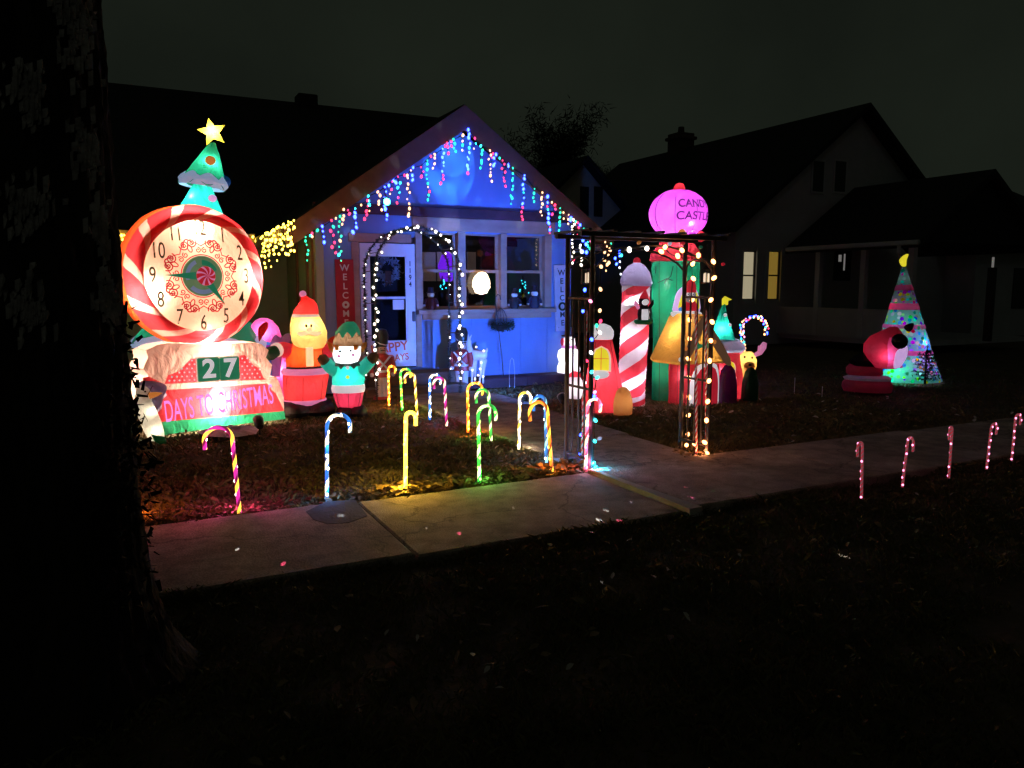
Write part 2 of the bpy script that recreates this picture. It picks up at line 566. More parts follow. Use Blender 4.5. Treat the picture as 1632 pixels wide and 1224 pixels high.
def bulb_mesh(r, long=1.5):
    b = MB().ball((0, 0, 0), r, r, r * long, 8, 5)
    o = b.build('bulb', LED['white'], None, True)
    me = o.data
    bpy.data.objects.remove(o)
    return me
_bm = {}
def bulb(parent, loc, colour, r=0.014, long=1.5, rot=None, name='bulb'):
    key = (colour, r, long)
    if key not in _bm:
        me = bulb_mesh(r, long)
        me.materials.clear(); me.materials.append(LED[colour] if colour in LED else BL[colour])
        _bm[key] = me
    return link(name, _bm[key], parent, loc, rot)

# ================================================================== SETTING
def axis(lo, hi, dlo, dhi, step, far):
    a = list(np.arange(dlo, dhi, step))
    g, d, x = [], step, dhi
    while x < hi:
        g.append(x); d *= 1.5; x += d
    g.append(hi)
    h, d, x = [], step, dlo
    while x > lo:
        d *= 1.5; x -= d; h.append(max(x, lo))
    return sorted(set(h)) + a + g

def bump_h(x, y):
    return 0.012 * math.sin(x * 3.1 + 1.3 * math.sin(y * 2.3)) + 0.010 * math.sin(y * 4.7 + x * 1.9) + 0.006 * math.sin(x * 11 + y * 9)

xs = axis(-300, 300, -4, 14, 0.16, 300)
ys = axis(-200, 400, -1, 13, 0.16, 400)
gb = MB()
vv = []
for y in ys:
    for x in xs:
        near = max(0, 1 - max(0, abs(x - 5) - 8) / 3) * max(0, 1 - max(0, abs(y - 6) - 6.5) / 3)
        vv.append((x, y, -0.03 + bump_h(x, y) * near))
nx = len(xs)
gb.add(vv, [(j * nx + i, j * nx + i + 1, (j + 1) * nx + i + 1, (j + 1) * nx + i) for j in range(len(ys) - 1) for i in range(nx - 1)])
struct(gb.build('lawn', M['soil'], None, True, fixn=False))

# sidewalk: separate slabs, joints recessed
sw = link('sidewalk', None, None, (1.5, 4.9, 0)); sw.empty_display_size = 0.1
struct(sw)
edges = [-6.6, -4.58, -2.55, -0.53, 1.5, 3.53, 5.56, 7.6, 9.62, 11.65, 13.7, 15.7, 17.7, 19.7]
for i in range(len(edges) - 1):
    a, b = edges[i], edges[i + 1]
    z = 0.012 * math.sin(i * 2.3)
    if i == 4: z = -0.012
    if i == 5: z = 0.014
    s = MB().bbox(a + 0.012, b - 0.012, 4.2, 5.5, -0.12, 0.022 + z, 0.012).build('slab', M['concrete'], sw, loc=(-1.5, -4.9, 0))
MB().add([(3.525, 4.14, -.02), (3.645, 4.14, -.02), (3.58, 5.49, -.02), (3.54, 5.49, -.02), (3.53, 4.15, .039), (3.64, 4.15, .0405), (3.577, 5.48, .0405), (3.545, 5.48, .039)], [(4, 5, 6, 7), (0, 1, 5, 4), (1, 2, 6, 5), (2, 3, 7, 6), (3, 0, 4, 7)]).build('raised_lip', M['concrete_pale'], sw, loc=(-1.5, -4.9, 0))
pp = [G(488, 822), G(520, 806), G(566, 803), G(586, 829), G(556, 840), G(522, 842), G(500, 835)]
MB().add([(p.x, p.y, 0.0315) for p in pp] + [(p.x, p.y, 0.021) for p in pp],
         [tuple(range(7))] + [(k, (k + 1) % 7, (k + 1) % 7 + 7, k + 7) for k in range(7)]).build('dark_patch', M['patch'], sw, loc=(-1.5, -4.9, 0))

fw = link('front_walk', None, None, (4.2, 8, 0)); fw.empty_display_size = 0.1
struct(fw)
ye = [5.53, 6.75, 7.97, 9.2, 10.35, 10.72]
for i in range(len(ye) - 1):
    x0, x1 = 3.56, 4.82 + 0.05 * i
    MB().bbox(x0, x1, ye[i] + 0.01, ye[i + 1] - 0.01, -0.1, 0.02 + 0.006 * math.sin(i * 3), 0.012).build('slab', M['concrete'], fw, loc=(-4.2, -8, 0))

# ================================================================== BLUE HOUSE
HX, HY = 4.8, 11.5
house = thing('blue_house', 'single storey blue house with a gabled front hung with coloured lights', 'house', (HX, HY, 0))
HL = (-HX, -HY, 0)
def hp(mb, name, m, parent=None, smooth=False):
    return mb.build(name, m, parent or house, smooth, loc=HL if parent is None else None)
def sub(mb, name, m, parent):
    return mb.build(name, m, parent)

X0, X1, YF, YM = 2.65, 7.0, 11.5, 13.8
wb = MB()
wb.box(X0, 3.18, YF, YF + 0.12, 0, 2.45)
wb.box(3.18, 4.25, YF, YF + 0.12, 2.36, 2.45)
wb.box(3.18, 4.25, YF, YF + 0.12, 0, 0.33)
wb.box(4.25, 6.56, YF, YF + 0.12, 0, 1.16)
wb.box(6.56, X1, YF, YF + 0.12, 0, 2.45)
wb.box(X0, X1, YF, YF + 0.12, 2.45, 2.70)
# gable triangle
wb.prism([(X0 - 0.1, 2.70), (X1 + 0.1, 2.70), (4.82, 4.10)], YF, YF + 0.12)
hp(wb, 'front_wall', M['blue_wall'])
hp(MB().box(X1 - 0.12, X1, YF + 0.121, YM + 0.3, 0, 2.5), 'side_wall', M['blue_wall'])
hp(MB().box(X0, X0 + 0.12, YF + 0.121, YM + 0.3, 0, 2.5), 'side_wall', M['green_wall'])
hp(MB().box(-6.5, X0, YM, YM + 0.15, 0, 2.62), 'main_wall', M['green_wall'])
hp(MB().box(7.2, 7.35, YM, 22, 0, 2.62), 'main_wall', M['blue_wall'])
# vertical seams on panel siding
for x in (5.13, 6.03, 6.545, 6.86, 2.93):
    z1 = 1.15 if 4.3 < x < 6.5 else 2.44
    hp(MB().box(x - 0.014, x + 0.014, YF - 0.009, YF, 0.12, z1), 'batten', M['blue_wall'])
# interior of the glazed porch
hp(MB().box(X0 + 0.12, X1 - 0.12, YF + 0.125, YM - 0.06, 0.24, 0.30), 'porch_floor', M['dark'])
hp(MB().box(X0 + 0.125, X1 - 0.125, YM - 0.05, YM + 0.05, 0.3, 2.6), 'inner_wall', M['dark'])
hp(MB().box(X0 + 0.12, X1 - 0.12, YF + 0.125, YM - 0.06, 2.62, 2.68), 'porch_ceiling', M['dark'])
for (a, b, c, d) in ((671, 694, 402, 448), (697, 722, 402, 448), (745, 758, 402, 452), (848, 858, 402, 440), (671, 690, 350, 356)):
    p0, p1 = PY(a, d, YM - 0.08), PY(b, c, YM - 0.08)
    hp(MB().box(p0.x, p1.x, YM - 0.09, YM - 0.055, p0.z, p1.z), 'blind', M['blind'])
lamp(house, (5.4 - HX, 12.7 - HY, 2.35), 7, (1, 0.75, 0.55), 0.1)

# beam, header, casing, sill, base board
hp(MB().bbox(X0 - 0.05, X1 + 0.05, YF - 0.07, YF + 0.0, 2.68, 2.83, 0.01), 'beam', M['beam'])
hp(MB().bbox(4.12, 6.66, YF - 0.035, YF, 2.47, 2.678, 0.006), 'header_board', M['trim'])
hp(MB().bbox(6.665, X1 + 0.01, YF - 0.03, YF, 2.42, 2.47, 0.006), 'header_board', M['trim'])
hp(MB().bbox(3.12, 4.10, YF - 0.03, YF, 2.27, 2.40, 0.006), 'door_casing', M['trim'])
hp(MB().bbox(4.17, 4.27, YF - 0.035, YF + 0.10, 1.245, 2.465, 0.006), 'window_casing', M['trim'])
hp(MB().bbox(4.163, 4.25, YF - 0.03, YF + 0.05, 0.34, 1.165, 0.006), 'door_casing', M['trim'])
hp(MB().bbox(3.16, 3.27, YF - 0.03, YF + 0.05, 0.34, 2.265, 0.006), 'door_casing', M['trim'])
for a, b in ((4.88, 5.01), (5.64, 5.75), (6.47, 6.60)):
    hp(MB().bbox(a, b, YF - 0.03, YF + 0.10, 1.245, 2.465, 0.006), 'window_casing', M['trim'])
hp(MB().bbox(4.18, 6.66, YF - 0.10, YF + 0.10, 1.17, 1.24, 0.01), 'sill', M['trim'])
hp(MB().bbox(4.27, 6.60, YF - 0.03, YF, 1.08, 1.168, 0.006), 'apron_board', M['trim'])
hp(MB().bbox(X0 - 0.03, X0 + 0.09, YF - 0.025, YF + 0.10, 0.02, 2.44, 0.006), 'corner_board', M['green_wall'])
# trim strips on the left side wall
for (px, w) in ((475, 0.10), (491, 0.09), (500, 0.05)):
    p = PX(px, 430, X0)
    hp(MB().bbox(X0 - 0.03, X0 - 0.001, p.y - w / 2, p.y + w / 2, 0.1, 2.42, 0.005), 'trim_strip', M['rake'])

# double-hung windows
for (a, b) in ((4.27, 4.88), (5.01, 5.64), (5.75, 6.47)):
    w = MB()
    t = 0.045
    for (z0, z1, yy) in ((1.245, 1.87, YF + 0.055), (1.83, 2.465, YF + 0.09)):
        w.box(a, a + t, yy, yy + 0.03, z0, z1); w.box(b - t, b, yy, yy + 0.03, z0, z1)
        w.box(a + t, b - t, yy, yy + 0.03, z0, z0 + t); w.box(a + t, b - t, yy, yy + 0.03, z1 - t, z1)
    win = hp(w, 'window', M['trim'])
    sub(MB().box(a + t, b - t, YF + 0.068, YF + 0.072, 1.29, 1.825), 'pane', M['pane'], win)
    sub(MB().box(a + t, b - t, YF + 0.103, YF + 0.107, 1.875, 2.42), 'pane', M['pane'], win)

# storm door
dx0, dx1, dz0, dz1, dy = 3.285, 4.155, 0.36, 2.255, YF - 0.012
d = MB()
gx0, gx1, gzm, gz0, gz1 = 3.44, 4.00, 1.43, 0.77, 2.06
d.box(dx0, gx0, dy, dy + 0.04, dz0, dz1); d.box(gx1, dx1, dy, dy + 0.04, dz0, dz1)
d.box(gx0, gx1, dy, dy + 0.04, gz1, dz1); d.box(gx0, gx1, dy, dy + 0.04, dz0, gz0); d.box(gx0, gx1, dy + 0.004, dy + 0.034, gzm - 0.018, gzm + 0.018)
door = hp(d, 'door', M['white_door'])
sub(MB().box(gx0, gx1, dy + 0.015, dy + 0.019, gz0, gzm - 0.02), 'pane', M['pane'], door)
sub(MB().box(gx0, gx1, dy + 0.015, dy + 0.019, gzm + 0.02, gz1), 'pane', M['pane'], door)
sub(MB().bbox(4.10, 4.135, dy - 0.05, dy, 1.06, 1.22, 0.008), 'handle', M['black_metal'], door)
sub(MB().box(3.79, 3.97, dy - 0.004, dy + 0.012, 1.25, 1.40), 'notice', M['white_door'], door)
num = M['black_metal']
for i, ch in enumerate('1194'):
    text('house_number', ch, 0.11, num, door, (4.075, dy - 0.004, 1.95 - 0.105 * i), wide=0.8, bold=0.002)
orange_paint = mat('orange_lettering', (0.75, 0.16, 0.07), 0.5, var=0.1, emit=0.12)  # faint emission painted into the letters
text('lettering', 'HAPPY', 0.20, orange_paint, door, (3.72, dy - 0.004, 0.655), (0, R(-6), 0), wide=1.0, bold=0.004)
text('lettering', 'HOLIDAYS', 0.15, orange_paint, door, (3.71, dy - 0.004, 0.49), (0, R(-4), 0), wide=0.9, bold=0.003)
# inner door leaf behind the glass
hp(MB().box(3.3, 4.14, YF + 0.2, YF + 0.24, 0.36, 2.25), 'inner_door', M['dark'])

# roof of the gabled front
ex0, ex1, ez, pkx, pkz, yf = 2.08, 7.55, 2.40, 4.82, 4.33, 11.06
sl = (pkz - ez) / (pkx - ex0)
def roofside(sgn, name):
    t = 0.10
    x_e = ex0 if sgn < 0 else ex1
    mb = MB()
    mb.add([(x_e, yf, ez), (pkx, yf, pkz), (pkx, 17.5, pkz), (x_e, 17.5, ez),
            (x_e, yf, ez - t), (pkx, yf, pkz - t), (pkx, 17.5, pkz - t), (x_e, 17.5, ez - t)],
           [(0, 1, 2, 3), (7, 6, 5, 4), (0, 4, 5, 1), (0, 3, 7, 4), (2, 6, 7, 3)])
    hp(mb, name, M['shingle'])
    rb = 0.38
    xe2 = x_e - sgn * 0.0
    e = MB()
    e.add([(x_e, yf - 0.045, ez - 0.015), (pkx, yf - 0.045, pkz - 0.015), (pkx, yf - 0.045, pkz - rb), (x_e - sgn * 0.05, yf - 0.045, ez - rb + 0.10),
           (x_e, yf - 0.004, ez - 0.015), (pkx, yf - 0.004, pkz - 0.015), (pkx, yf - 0.004, pkz - rb), (x_e - sgn * 0.05, yf - 0.004, ez - rb + 0.10)],
          [(0, 1, 2, 3), (7, 6, 5, 4), (0, 4, 5, 1), (2, 6, 7, 3), (0, 3, 7, 4)])
    hp(e, 'rake_board', M['rake'])
    s = MB()   # soffit
    s.add([(x_e, yf, ez - t - 0.004), (pkx, yf, pkz - t - 0.004), (pkx, YF + 0.1, pkz - t - 0.004), (x_e, YF + 0.1, ez - t - 0.004)], [(0, 1, 2, 3)])
    hp(s, 'soffit', M['rake'])
    hp(MB().box(min(x_e, x_e + sgn * 0.03), max(x_e, x_e + sgn * 0.03), yf + 0.0, 13.25, ez - 0.17, ez - 0.005), 'fascia', M['trim'])
roofside(-1, 'roof'); roofside(1, 'roof')
# main roof
mr = MB()
mr.add([(-7, 13.28, 2.46), (7.6, 13.28, 2.46), (7.6, 17.8, 5.62), (-7, 17.8, 5.62), (7.6, 22.3, 2.46), (-7, 22.3, 2.46),
        (-7, 13.28, 2.36), (7.6, 13.28, 2.36), (7.6, 17.8, 5.52), (-7, 17.8, 5.52)],
       [(0, 1, 2, 3), (3, 2, 4, 5), (0, 6, 7, 1), (6, 9, 8, 7)])
hp(mr, 'main_roof', M['shingle'])
hp(MB().box(-7, 2.05, 13.22, 13.275, 2.30, 2.45), 'gutter', M['trim'])
p = PY(487, 155, 17.8)
hp(MB().bbox(p.x - 0.2, p.x + 0.22, 17.6, 18.0, 5.4, p.z + 0.04, 0.02), 'roof_vent', M['shingle'])

# wooden steps, landing
st = thing('wooden_steps', 'low weathered wooden steps and landing below the white front door', 'steps', (3.9, 11.1, 0))
SL = (-3.9, -11.1, 0)
for (y0, y1, z, x0, x1) in ((10.74, 10.98, 0.13, 3.1, 4.72), (10.98, 11.46, 0.30, 3.05, 4.75)):
    n = max(2, int(round((y1 - y0) / 0.12)))
    for k in range(n):
        MB().bbox(x0, x1, y0 + (y1 - y0) * k / n + 0.004, y0 + (y1 - y0) * (k + 1) / n - 0.004, z - 0.03, z, 0.005).build('plank', M['wood'], st, loc=SL)
    MB().box(x0 + 0.02, x1 - 0.02, y0 + 0.02, y0 + 0.045, 0.0, z - 0.032).build('riser', M['wood'], st, loc=SL)
    for x in (x0 + 0.02, x1 - 0.06):
        MB().box(x, x + 0.04, y0 + 0.047, y1 - 0.005, 0, z - 0.032).build('stringer', M['wood'], st, loc=SL)
tb = thing('landscape_timber', 'dark brown timber edging along the foot of the blue wall', 'timber edging', (5.9, 11.25, 0))
MB().bbox(4.80, 5.92, 11.08, 11.46, -0.02, 0.14, 0.015).build('timber', M['beam'], tb, loc=(-5.9, -11.25, 0))
MB().bbox(5.93, 7.02, 11.08, 11.46, -0.02, 0.14, 0.015).build('timber', M['beam'], tb, loc=(-5.9, -11.25, 0))

# ------------------------------------------------------------------ welcome signs
def welcome(name, label, px, tops, ptl, pbr, board, ink, ringm, lean, order):
    a, b = PY(*ptl, YF - 0.03), PY(*pbr, YF - 0.03)
    h = a.z - b.z
    w = 0.275
    s = thing(name, label, 'sign', ((a.x + b.x) / 2, YF - 0.03, (a.z + b.z) / 2), 0, None)
    s.rotation_euler = (0, lean, 0)
    MB().bbox(-w / 2, w / 2, -0.012, 0.012, -h / 2, h / 2, 0.004).build('board', board, s)
    step = h / 7.9
    for i, ch in enumerate('WELC') :
        text('letter', ch, 0.135, ink, s, (0, -0.014, h / 2 - step * (0.95 + i)), bold=0.002)
    for i, ch in enumerate('ME'):
        text('letter', ch, 0.135, ink, s, (0, -0.014, h / 2 - step * (5.95 + i)), bold=0.002)
    return s, h / 2 - step * 4.95
sign_red = mat('red_sign_paint', (0.42, 0.03, 0.045), 0.6, var=0.15)
sign_white = mat('pale_sign_paint', (0.62, 0.60, 0.66), 0.6, var=0.1)
ink_w = mat('white_lettering', (0.75, 0.74, 0.72), 0.6, var=0.05)
s1, zo = welcome('welcome_sign', 'tall red welcome board with white letters and snowflake beside the white door', 546, 0, (534, 413), (566, 528), sign_red, ink_w, None, R(-0.5), 0)
sb = MB()
for k in range(24):
    a0, a1 = 2 * PI * k / 24, 2 * PI * (k + 1) / 24
    sb.add([(0.055 * math.cos(a0), -0.016, zo + 0.055 * math.sin(a0)), (0.055 * math.cos(a1), -0.016, zo + 0.055 * math.sin(a1)), (0.02 * math.cos(a1), -0.016, zo + 0.02 * math.sin(a1)), (0.02 * math.cos(a0), -0.016, zo + 0.02 * math.sin(a0))], [(0, 1, 2, 3)])
sb.build('snowflake_ring', ink_w, s1)
s2, zo = welcome('welcome_sign', 'tall pale welcome board with dark letters and small wreath beside the windows', 895, 0, (881, 422), (909, 527), sign_white, M['black_metal'], None, R(-2.2), 0)
ring = MB()
pts = [(0.06 * math.cos(t), -0.02, zo + 0.06 * math.sin(t)) for t in np.linspace(0, 2 * PI, 25)]
ring.tube(pts, 0.018, 6, cap=False).build('wreath', M['needle'], s2, True)
for zz in (0.5, -0.5):
    for xx in (-0.08, 0.08):
        MB().ball((xx, -0.014, zz), 0.008, 0.004, 0.008, 8, 4).build('screw', M['black_metal'], s2)

# ------------------------------------------------------------------ things in the windows
def plush(label, px, py, h, body, hat, yy=11.44):
    p = PY(px, py, yy)
    t = thing('plush_figure', label, 'plush figure', (p.x, yy + 0.0, 1.241), facing(p))
    k = h / 0.42
    MB().loft([(0, 0, 0, .07 * k, .05 * k), (0, 0, .05 * k, .10 * k, .06 * k), (0, 0, .16 * k, .085 * k, .055 * k), (0, 0, .23 * k, .05 * k, .04 * k)], 14).build('body', body, t, True)
    MB().ball((0, -0.005, .275 * k), .065 * k, .05 * k, .06 * k, 12, 7).build('head', ink_w, t, True)
    MB().loft([(0, 0, .305 * k, .085 * k, .055 * k), (0, 0, .32 * k, .085 * k, .055 * k), (0, 0, .325 * k, .055 * k, .05 * k), (0, 0, .41 * k, .05 * k, .045 * k)], 12).build('hat', hat, t, True)
    for s in (-1, 1):
        MB().tube([(s * .07 * k, 0, .2 * k), (s * .115 * k, -.01, .14 * k), (s * .12 * k, -.02, .09 * k)], [.028 * k, .026 * k, .024 * k], 8).build('arm', body, t, True)
        MB().ball((s * .12 * k, -.02, .08 * k), .026 * k, n=8, k=5).build('mitten', ink_w, t, True)
    return t
pm = [mat('plush_dark', (0.03, 0.025, 0.03)), mat('plush_navy', (0.025, 0.03, 0.06)), mat('plush_maroon', (0.07, 0.02, 0.03))]
plush('dark plush snowman with plaid body on the sill of the window next to the door', 687, 490, .36, pm[2], pm[1])
plush('round black and white plush snowman on the sill of the window by the pale sign', 820, 490, .34, pm[0], pm[0])
plush('slim plush snowman in tall hat at the sill end by the pale sign', 852, 490, .38, pm[1], pm[0])
def table_tree(label, px, py, h):
    p = PY(px, py, 12.05)
    t = thing('tabletop_tree', label, 'tabletop tree', (p.x, 12.05, p.z))
    b = MB()
    for i in range(160):
        z = h * (0.12 + 0.86 * random.random()); r = 0.36 * h * (1 - z / h) + 0.01
        a = random.uniform(0, 6.28); q = Vector((math.cos(a), math.sin(a), -0.35))
        s = Vector((-math.sin(a), math.cos(a), 0)) * 0.012
        c = Vector((0, 0, z))
        b.add([c - s, c + s, c + q * r], [(0, 1, 2)])
    b.build('crown', M['needle'], t, fixn=False)
    MB().tube([(0, 0, 0), (0, 0, h * .95)], [.012, .003], 6).build('trunk', M['bark'], t)
    MB().box(-.05, .05, -.05, .05, -0.9, 0).build('stand', M['dark'], t)
    for i in range(9):
        z = h * (0.2 + 0.6 * (i / 9)); r = 0.34 * h * (1 - z / h); a = -PI / 2 + random.uniform(-1.2, 1.2)
        bulb(t, (r * math.cos(a), r * math.sin(a), z), 'teal', 0.009, 1.1)
table_tree('small tree with teal lights inside the window next to the door', 705, 466, .28)
table_tree('small tree with teal lights inside the window by the pale sign', 833, 474, .40)
pl = PY(713, 424, 12.3)
t = thing('purple_lamp', 'glowing purple lamp inside the window next to the door', 'lamp', (pl.x, 12.3, 0.3))
MB().loft([(0, 0, pl.z - .3 - .26, .06, .06), (0, 0, pl.z - .3 - .2, .13, .1), (0, 0, pl.z - .3, .17, .13), (0, 0, pl.z - .3 + .18, .10, .09), (0, 0, pl.z - .3 + .24, .03, .03)], 18).build('shade', emit('purple_glow', (0.22, 0.02, 1.0), 1.1), t, True)
MB().tube([(0, 0, 0), (0, 0, pl.z - .55)], .02, 8).build('stem', M['black_metal'], t)
MB().loft([(0, 0, 0, .13, .13), (0, 0, .02, .12, .12)], 16).build('base', M['black_metal'], t)
# bright warm lamp shape hung in the middle window
wl_ = PY(767, 452, 11.42)
t = thing('window_lamp', 'bright warm white knobbly lamp hanging before the middle window', 'lamp', (wl_.x, 11.42, wl_.z), facing(wl_))
b = MB().ball((0, 0, 0), .145, .06, .175, 20, 12).ball((0.01, 0, .10), .105, .045, .09)
for a in (-.9, -.2, .6, 2.4, 3.2, 4.0):
    b.ball((.115 * math.cos(a), 0, -.03 + .12 * math.sin(a)), .035, .035, .035, 8, 5)
b.build('glowing_shape', emit('warm_glow', (1.0, 0.72, 0.46), 3.2), t, True)
MB().tube([(0, 0, .17), (0, 0.0, .62)], .004, 5).build('hanging_cord', M['green_wire'], t)
# wreath on the inner door
wr = PY(617, 430, YF + 0.17)
t = thing('door_wreath', 'grey wreath with dark ribbon behind the glass of the white door', 'wreath', (wr.x, YF + 0.16, wr.z))
b = MB()
for i in range(260):
    a = random.uniform(0, 6.28); rr = random.gauss(.15, .03)
    c = Vector((rr * math.cos(a), random.uniform(-.03, .02), rr * 1.15 * math.sin(a)))
    q = Vector((random.uniform(-1, 1), random.uniform(-.6, .2), random.uniform(-1, 1))).normalized() * .06
    s = q.cross(Vector((0, 1, 0.2))).normalized() * .014
    b.add([c - s, c + s, c + q], [(0, 1, 2)])
b.build('foliage', mat('grey_wreath', (0.62, 0.56, 0.56), 0.9), t, fixn=False)
MB().puff([(-.05, -.02), (.05, -.02), (.04, -.26), (0, -.20), (-.05, -.27)], -.04, .012).build('ribbon', mat('rust_ribbon', (0.3, 0.1, 0.06)), t, True)

# ================================================================== NEIGHBOUR HOUSE
nb = thing('neighbour_house', 'dark gabled house next door with one cream lit and one amber lit window', 'house', (19, 16, 0))
NL = (-19, -16, 0)
def np_(mb, name, m, parent=None):
    return mb.build(name, m, parent or nb, loc=NL if parent is None else None)
PKX, PKZ, EZ, NX0, NX1, NY0, NY1 = 19.4, 6.8, 3.45, 14.9, 23.9, 16.0, 28.0
wins = []
for (a, b) in ((1182, 1206), (1222, 1245)):
    p0, p1 = PY(a, 478, NY0), PY(b, 400, NY0)
    wins.append((p0.x, p1.x, p0.z, p1.z))
z0, z1 = wins[0][2], wins[0][3]
w = MB()
xsn = [NX0, wins[0][0], wins[0][1], wins[1][0], wins[1][1], NX1]
for i in range(5):
    if i in (1, 3):
        w.box(xsn[i], xsn[i + 1], NY0, NY0 + .15, 0, z0); w.box(xsn[i], xsn[i + 1], NY0, NY0 + .15, z1, EZ)
    else:
        w.box(xsn[i], xsn[i + 1], NY0, NY0 + .15, 0, EZ)
w.prism([(NX0 + .28, EZ + .001), (NX1 - .28, EZ + .001), (PKX, PKZ - .22)], NY0, NY0 + .15)
w.box(NX0, NX0 + .15, NY0 + .151, NY1, 0, EZ)
np_(w, 'wall', M['neigh_wall'])
glow = [emit('cream_lit_blind', (1.0, 0.86, 0.55), 0.34), emit('amber_lit_blind', (1.0, 0.62, 0.10), 0.17)]
for (a, b, c, d), g in zip(wins, glow):
    f = MB()
    for q in ((a, a + .02, c, d), (b - .02, b, c, d), (a + .02, b - .02, c, c + .03), (a + .02, b - .02, d - .03, d), (a + .02, b - .02, (c + d) / 2 - .02, (c + d) / 2 + .02)):
        f.box(q[0], q[1], NY0 + .03, NY0 + .07, q[2], q[3])
    wn_ = np_(f, 'window', M['dark'])
    MB().box(a + .02, b - .02, NY0 + .09, NY0 + .10, c + .03, d - .03).build('lit_blind', g, wn_)
    MB().box(a - .12, a - .002, NY0 - .03, NY0, c - .1, d + .1).build('casing', M['neigh_wall'], wn_)
    MB().box(b + .002, b + .12, NY0 - .03, NY0, c - .1, d + .1).build('casing', M['neigh_wall'], wn_)
for (px) in (1303, 1338):
    p0, p1 = PY(px - 12, 308, NY0), PY(px + 12, 255, NY0)
    f = np_(MB().box(p0.x, p1.x, NY0 - .03, NY0 - .001, p0.z, p1.z), 'window', M['neigh_trim'])
    MB().box(p0.x + .06, p1.x - .06, NY0 - .036, NY0 - .031, p0.z + .06, p1.z - .06).build('pane', M['glass_black'], f)
def gable_roof(x0, x1, xp, ez, zp, y0, y1, m, ov=.35):
    k0 = (zp - ez) / (xp - x0); k1 = (zp - ez) / (x1 - xp)
    a0, a1 = x0 - ov, x1 + ov
    e0, e1 = ez - ov * k0, ez - ov * k1
    t = .16
    vs = [(a0, y0, e0), (xp, y0, zp), (a1, y0, e1), (a0, y1, e0), (xp, y1, zp), (a1, y1, e1)]
    vs += [(x, y, z - t) for x, y, z in vs]
    return MB().add(vs, [(0, 1, 4, 3), (1, 2, 5, 4), (9, 10, 7, 6), (10, 11, 8, 7), (0, 6, 7, 1), (1, 7, 8, 2), (3, 4, 10, 9), (4, 5, 11, 10), (0, 3, 9, 6), (2, 8, 11, 5)])
np_(gable_roof(NX0, NX1, PKX, EZ, PKZ, NY0 - .4, NY1, 0), 'roof', M['shingle'])
ch = np_(MB().bbox(PKX - .35, PKX + .35, 23.6, 24.3, 6.3, 7.35, .02).bbox(PKX - .42, PKX + .42, 23.52, 24.38, 7.1, 7.22, .02), 'chimney', M['brick'])
MB().loft([(PKX, 23.95, 7.35, .13, .13), (PKX, 23.95, 7.6, .11, .11)], 10).build('flue', M['brick'], ch)
# rear wing with cream gable
wy, wx, wz = 23.0, 14.4, 6.0
w = MB().box(wx - 2.2, wx + 2.2, wy, wy + .15, 0, 4.0)
w.prism([(wx - 1.95, 4.001), (wx + 1.95, 4.001), (wx, wz - .22)], wy, wy + .15)
np_(w, 'wing_wall', M['neigh_cream'])
np_(gable_roof(wx - 2.2, wx + 2.2, wx, 4.0, wz, wy - .4, 30, 0), 'wing_roof', M['shingle'])
for (a, b) in ((924, 938), (946, 960)):
    p0, p1 = PY(a, 345, wy), PY(b, 298, wy)
    f = np_(MB().box(p0.x, p1.x, wy - .03, wy - .001, p0.z, p1.z), 'window', M['dark'])
    MB().box(p0.x + .05, p1.x - .05, wy - .036, wy - .031, p0.z + .05, p1.z - .05).build('pane', M['glass_black'], f)
# porch in front: roof, gutter, downspout, posts
QX0, QX1, QXP, QZ0, QZP, QY0 = 16.6, 21.2, 18.9, 2.85, 4.4, 11.6
np_(gable_roof(QX0, QX1, QXP, QZ0, QZP, QY0, NY0 - .41, 0, .3), 'porch_roof', M['shingle'])
np_(MB().prism([(QX0, QZ0 - .2), (QX1, QZ0 - .2), (QX1, QZ0), (QXP, QZP - .2), (QX0, QZ0)], QY0 + .2, QY0 + .3), 'porch_gable', M['shingle'])
np_(MB().bbox(QX0 - .38, QX0 - .27, QY0, NY0 - .5, QZ0 - .30, QZ0 - .19, .02), 'gutter', M['neigh_trim'])
np_(MB().tube([(QX0 - .33, QY0 + .5, QZ0 - .3), (QX0 - .33, QY0 + .5, QZ0 - .45), (QX0 - .1, QY0 + .55, QZ0 - .7), (QX0 - .1, QY0 + .55, .1)], .045, 8), 'downspout', M['neigh_trim'])
for y in (QY0 + .3, QY0 + 1.6, QY0 + 3.0):
    np_(MB().bbox(QX0 - .07, QX0 + .07, y, y + .14, .3, QZ0 - .18, .01), 'post', M['neigh_trim'])
np_(MB().box(QX0 - .06, QX0 + .04, QY0 + .2, NY0, .3, 1.05), 'porch_rail', M['neigh_wall'])
np_(MB().box(QX0, QX1, QY0 + .31, NY0 - .01, .18, .3), 'porch_deck', M['neigh_wall'])
p = PY(1343, 420, NY0 - .02)
f = np_(MB().box(p.x - .35, p.x + .35, NY0 - .03, NY0 - .002, p.z - .5, p.z + .5), 'window', M['dark'])
MB().box(p.x - .20, p.x - .08, NY0 - .04, NY0 - .032, p.z + .05, p.z + .25).build('lit_gap', emit('dim_lit_gap', (0.9, 0.85, 0.8), 0.14), f)
MB().box(p.x + .02, p.x + .08, NY0 - .04, NY0 - .032, p.z - .2, p.z + .28).build('lit_gap', bpy.data.materials['dim_lit_gap'], f)
p = PX(1582, 418, QX0 + 2.0)
np_(MB().box(p.x, p.x + .03, p.y - .02, p.y + .02, p.z - .12, p.z + .12), 'porch_lamp', bpy.data.materials['dim_lit_gap'])
np_(MB().box(p.x - .04, p.x + .07, p.y - .08, p.y + .08, .3, p.z - .125), 'lamp_post', M['dark'])

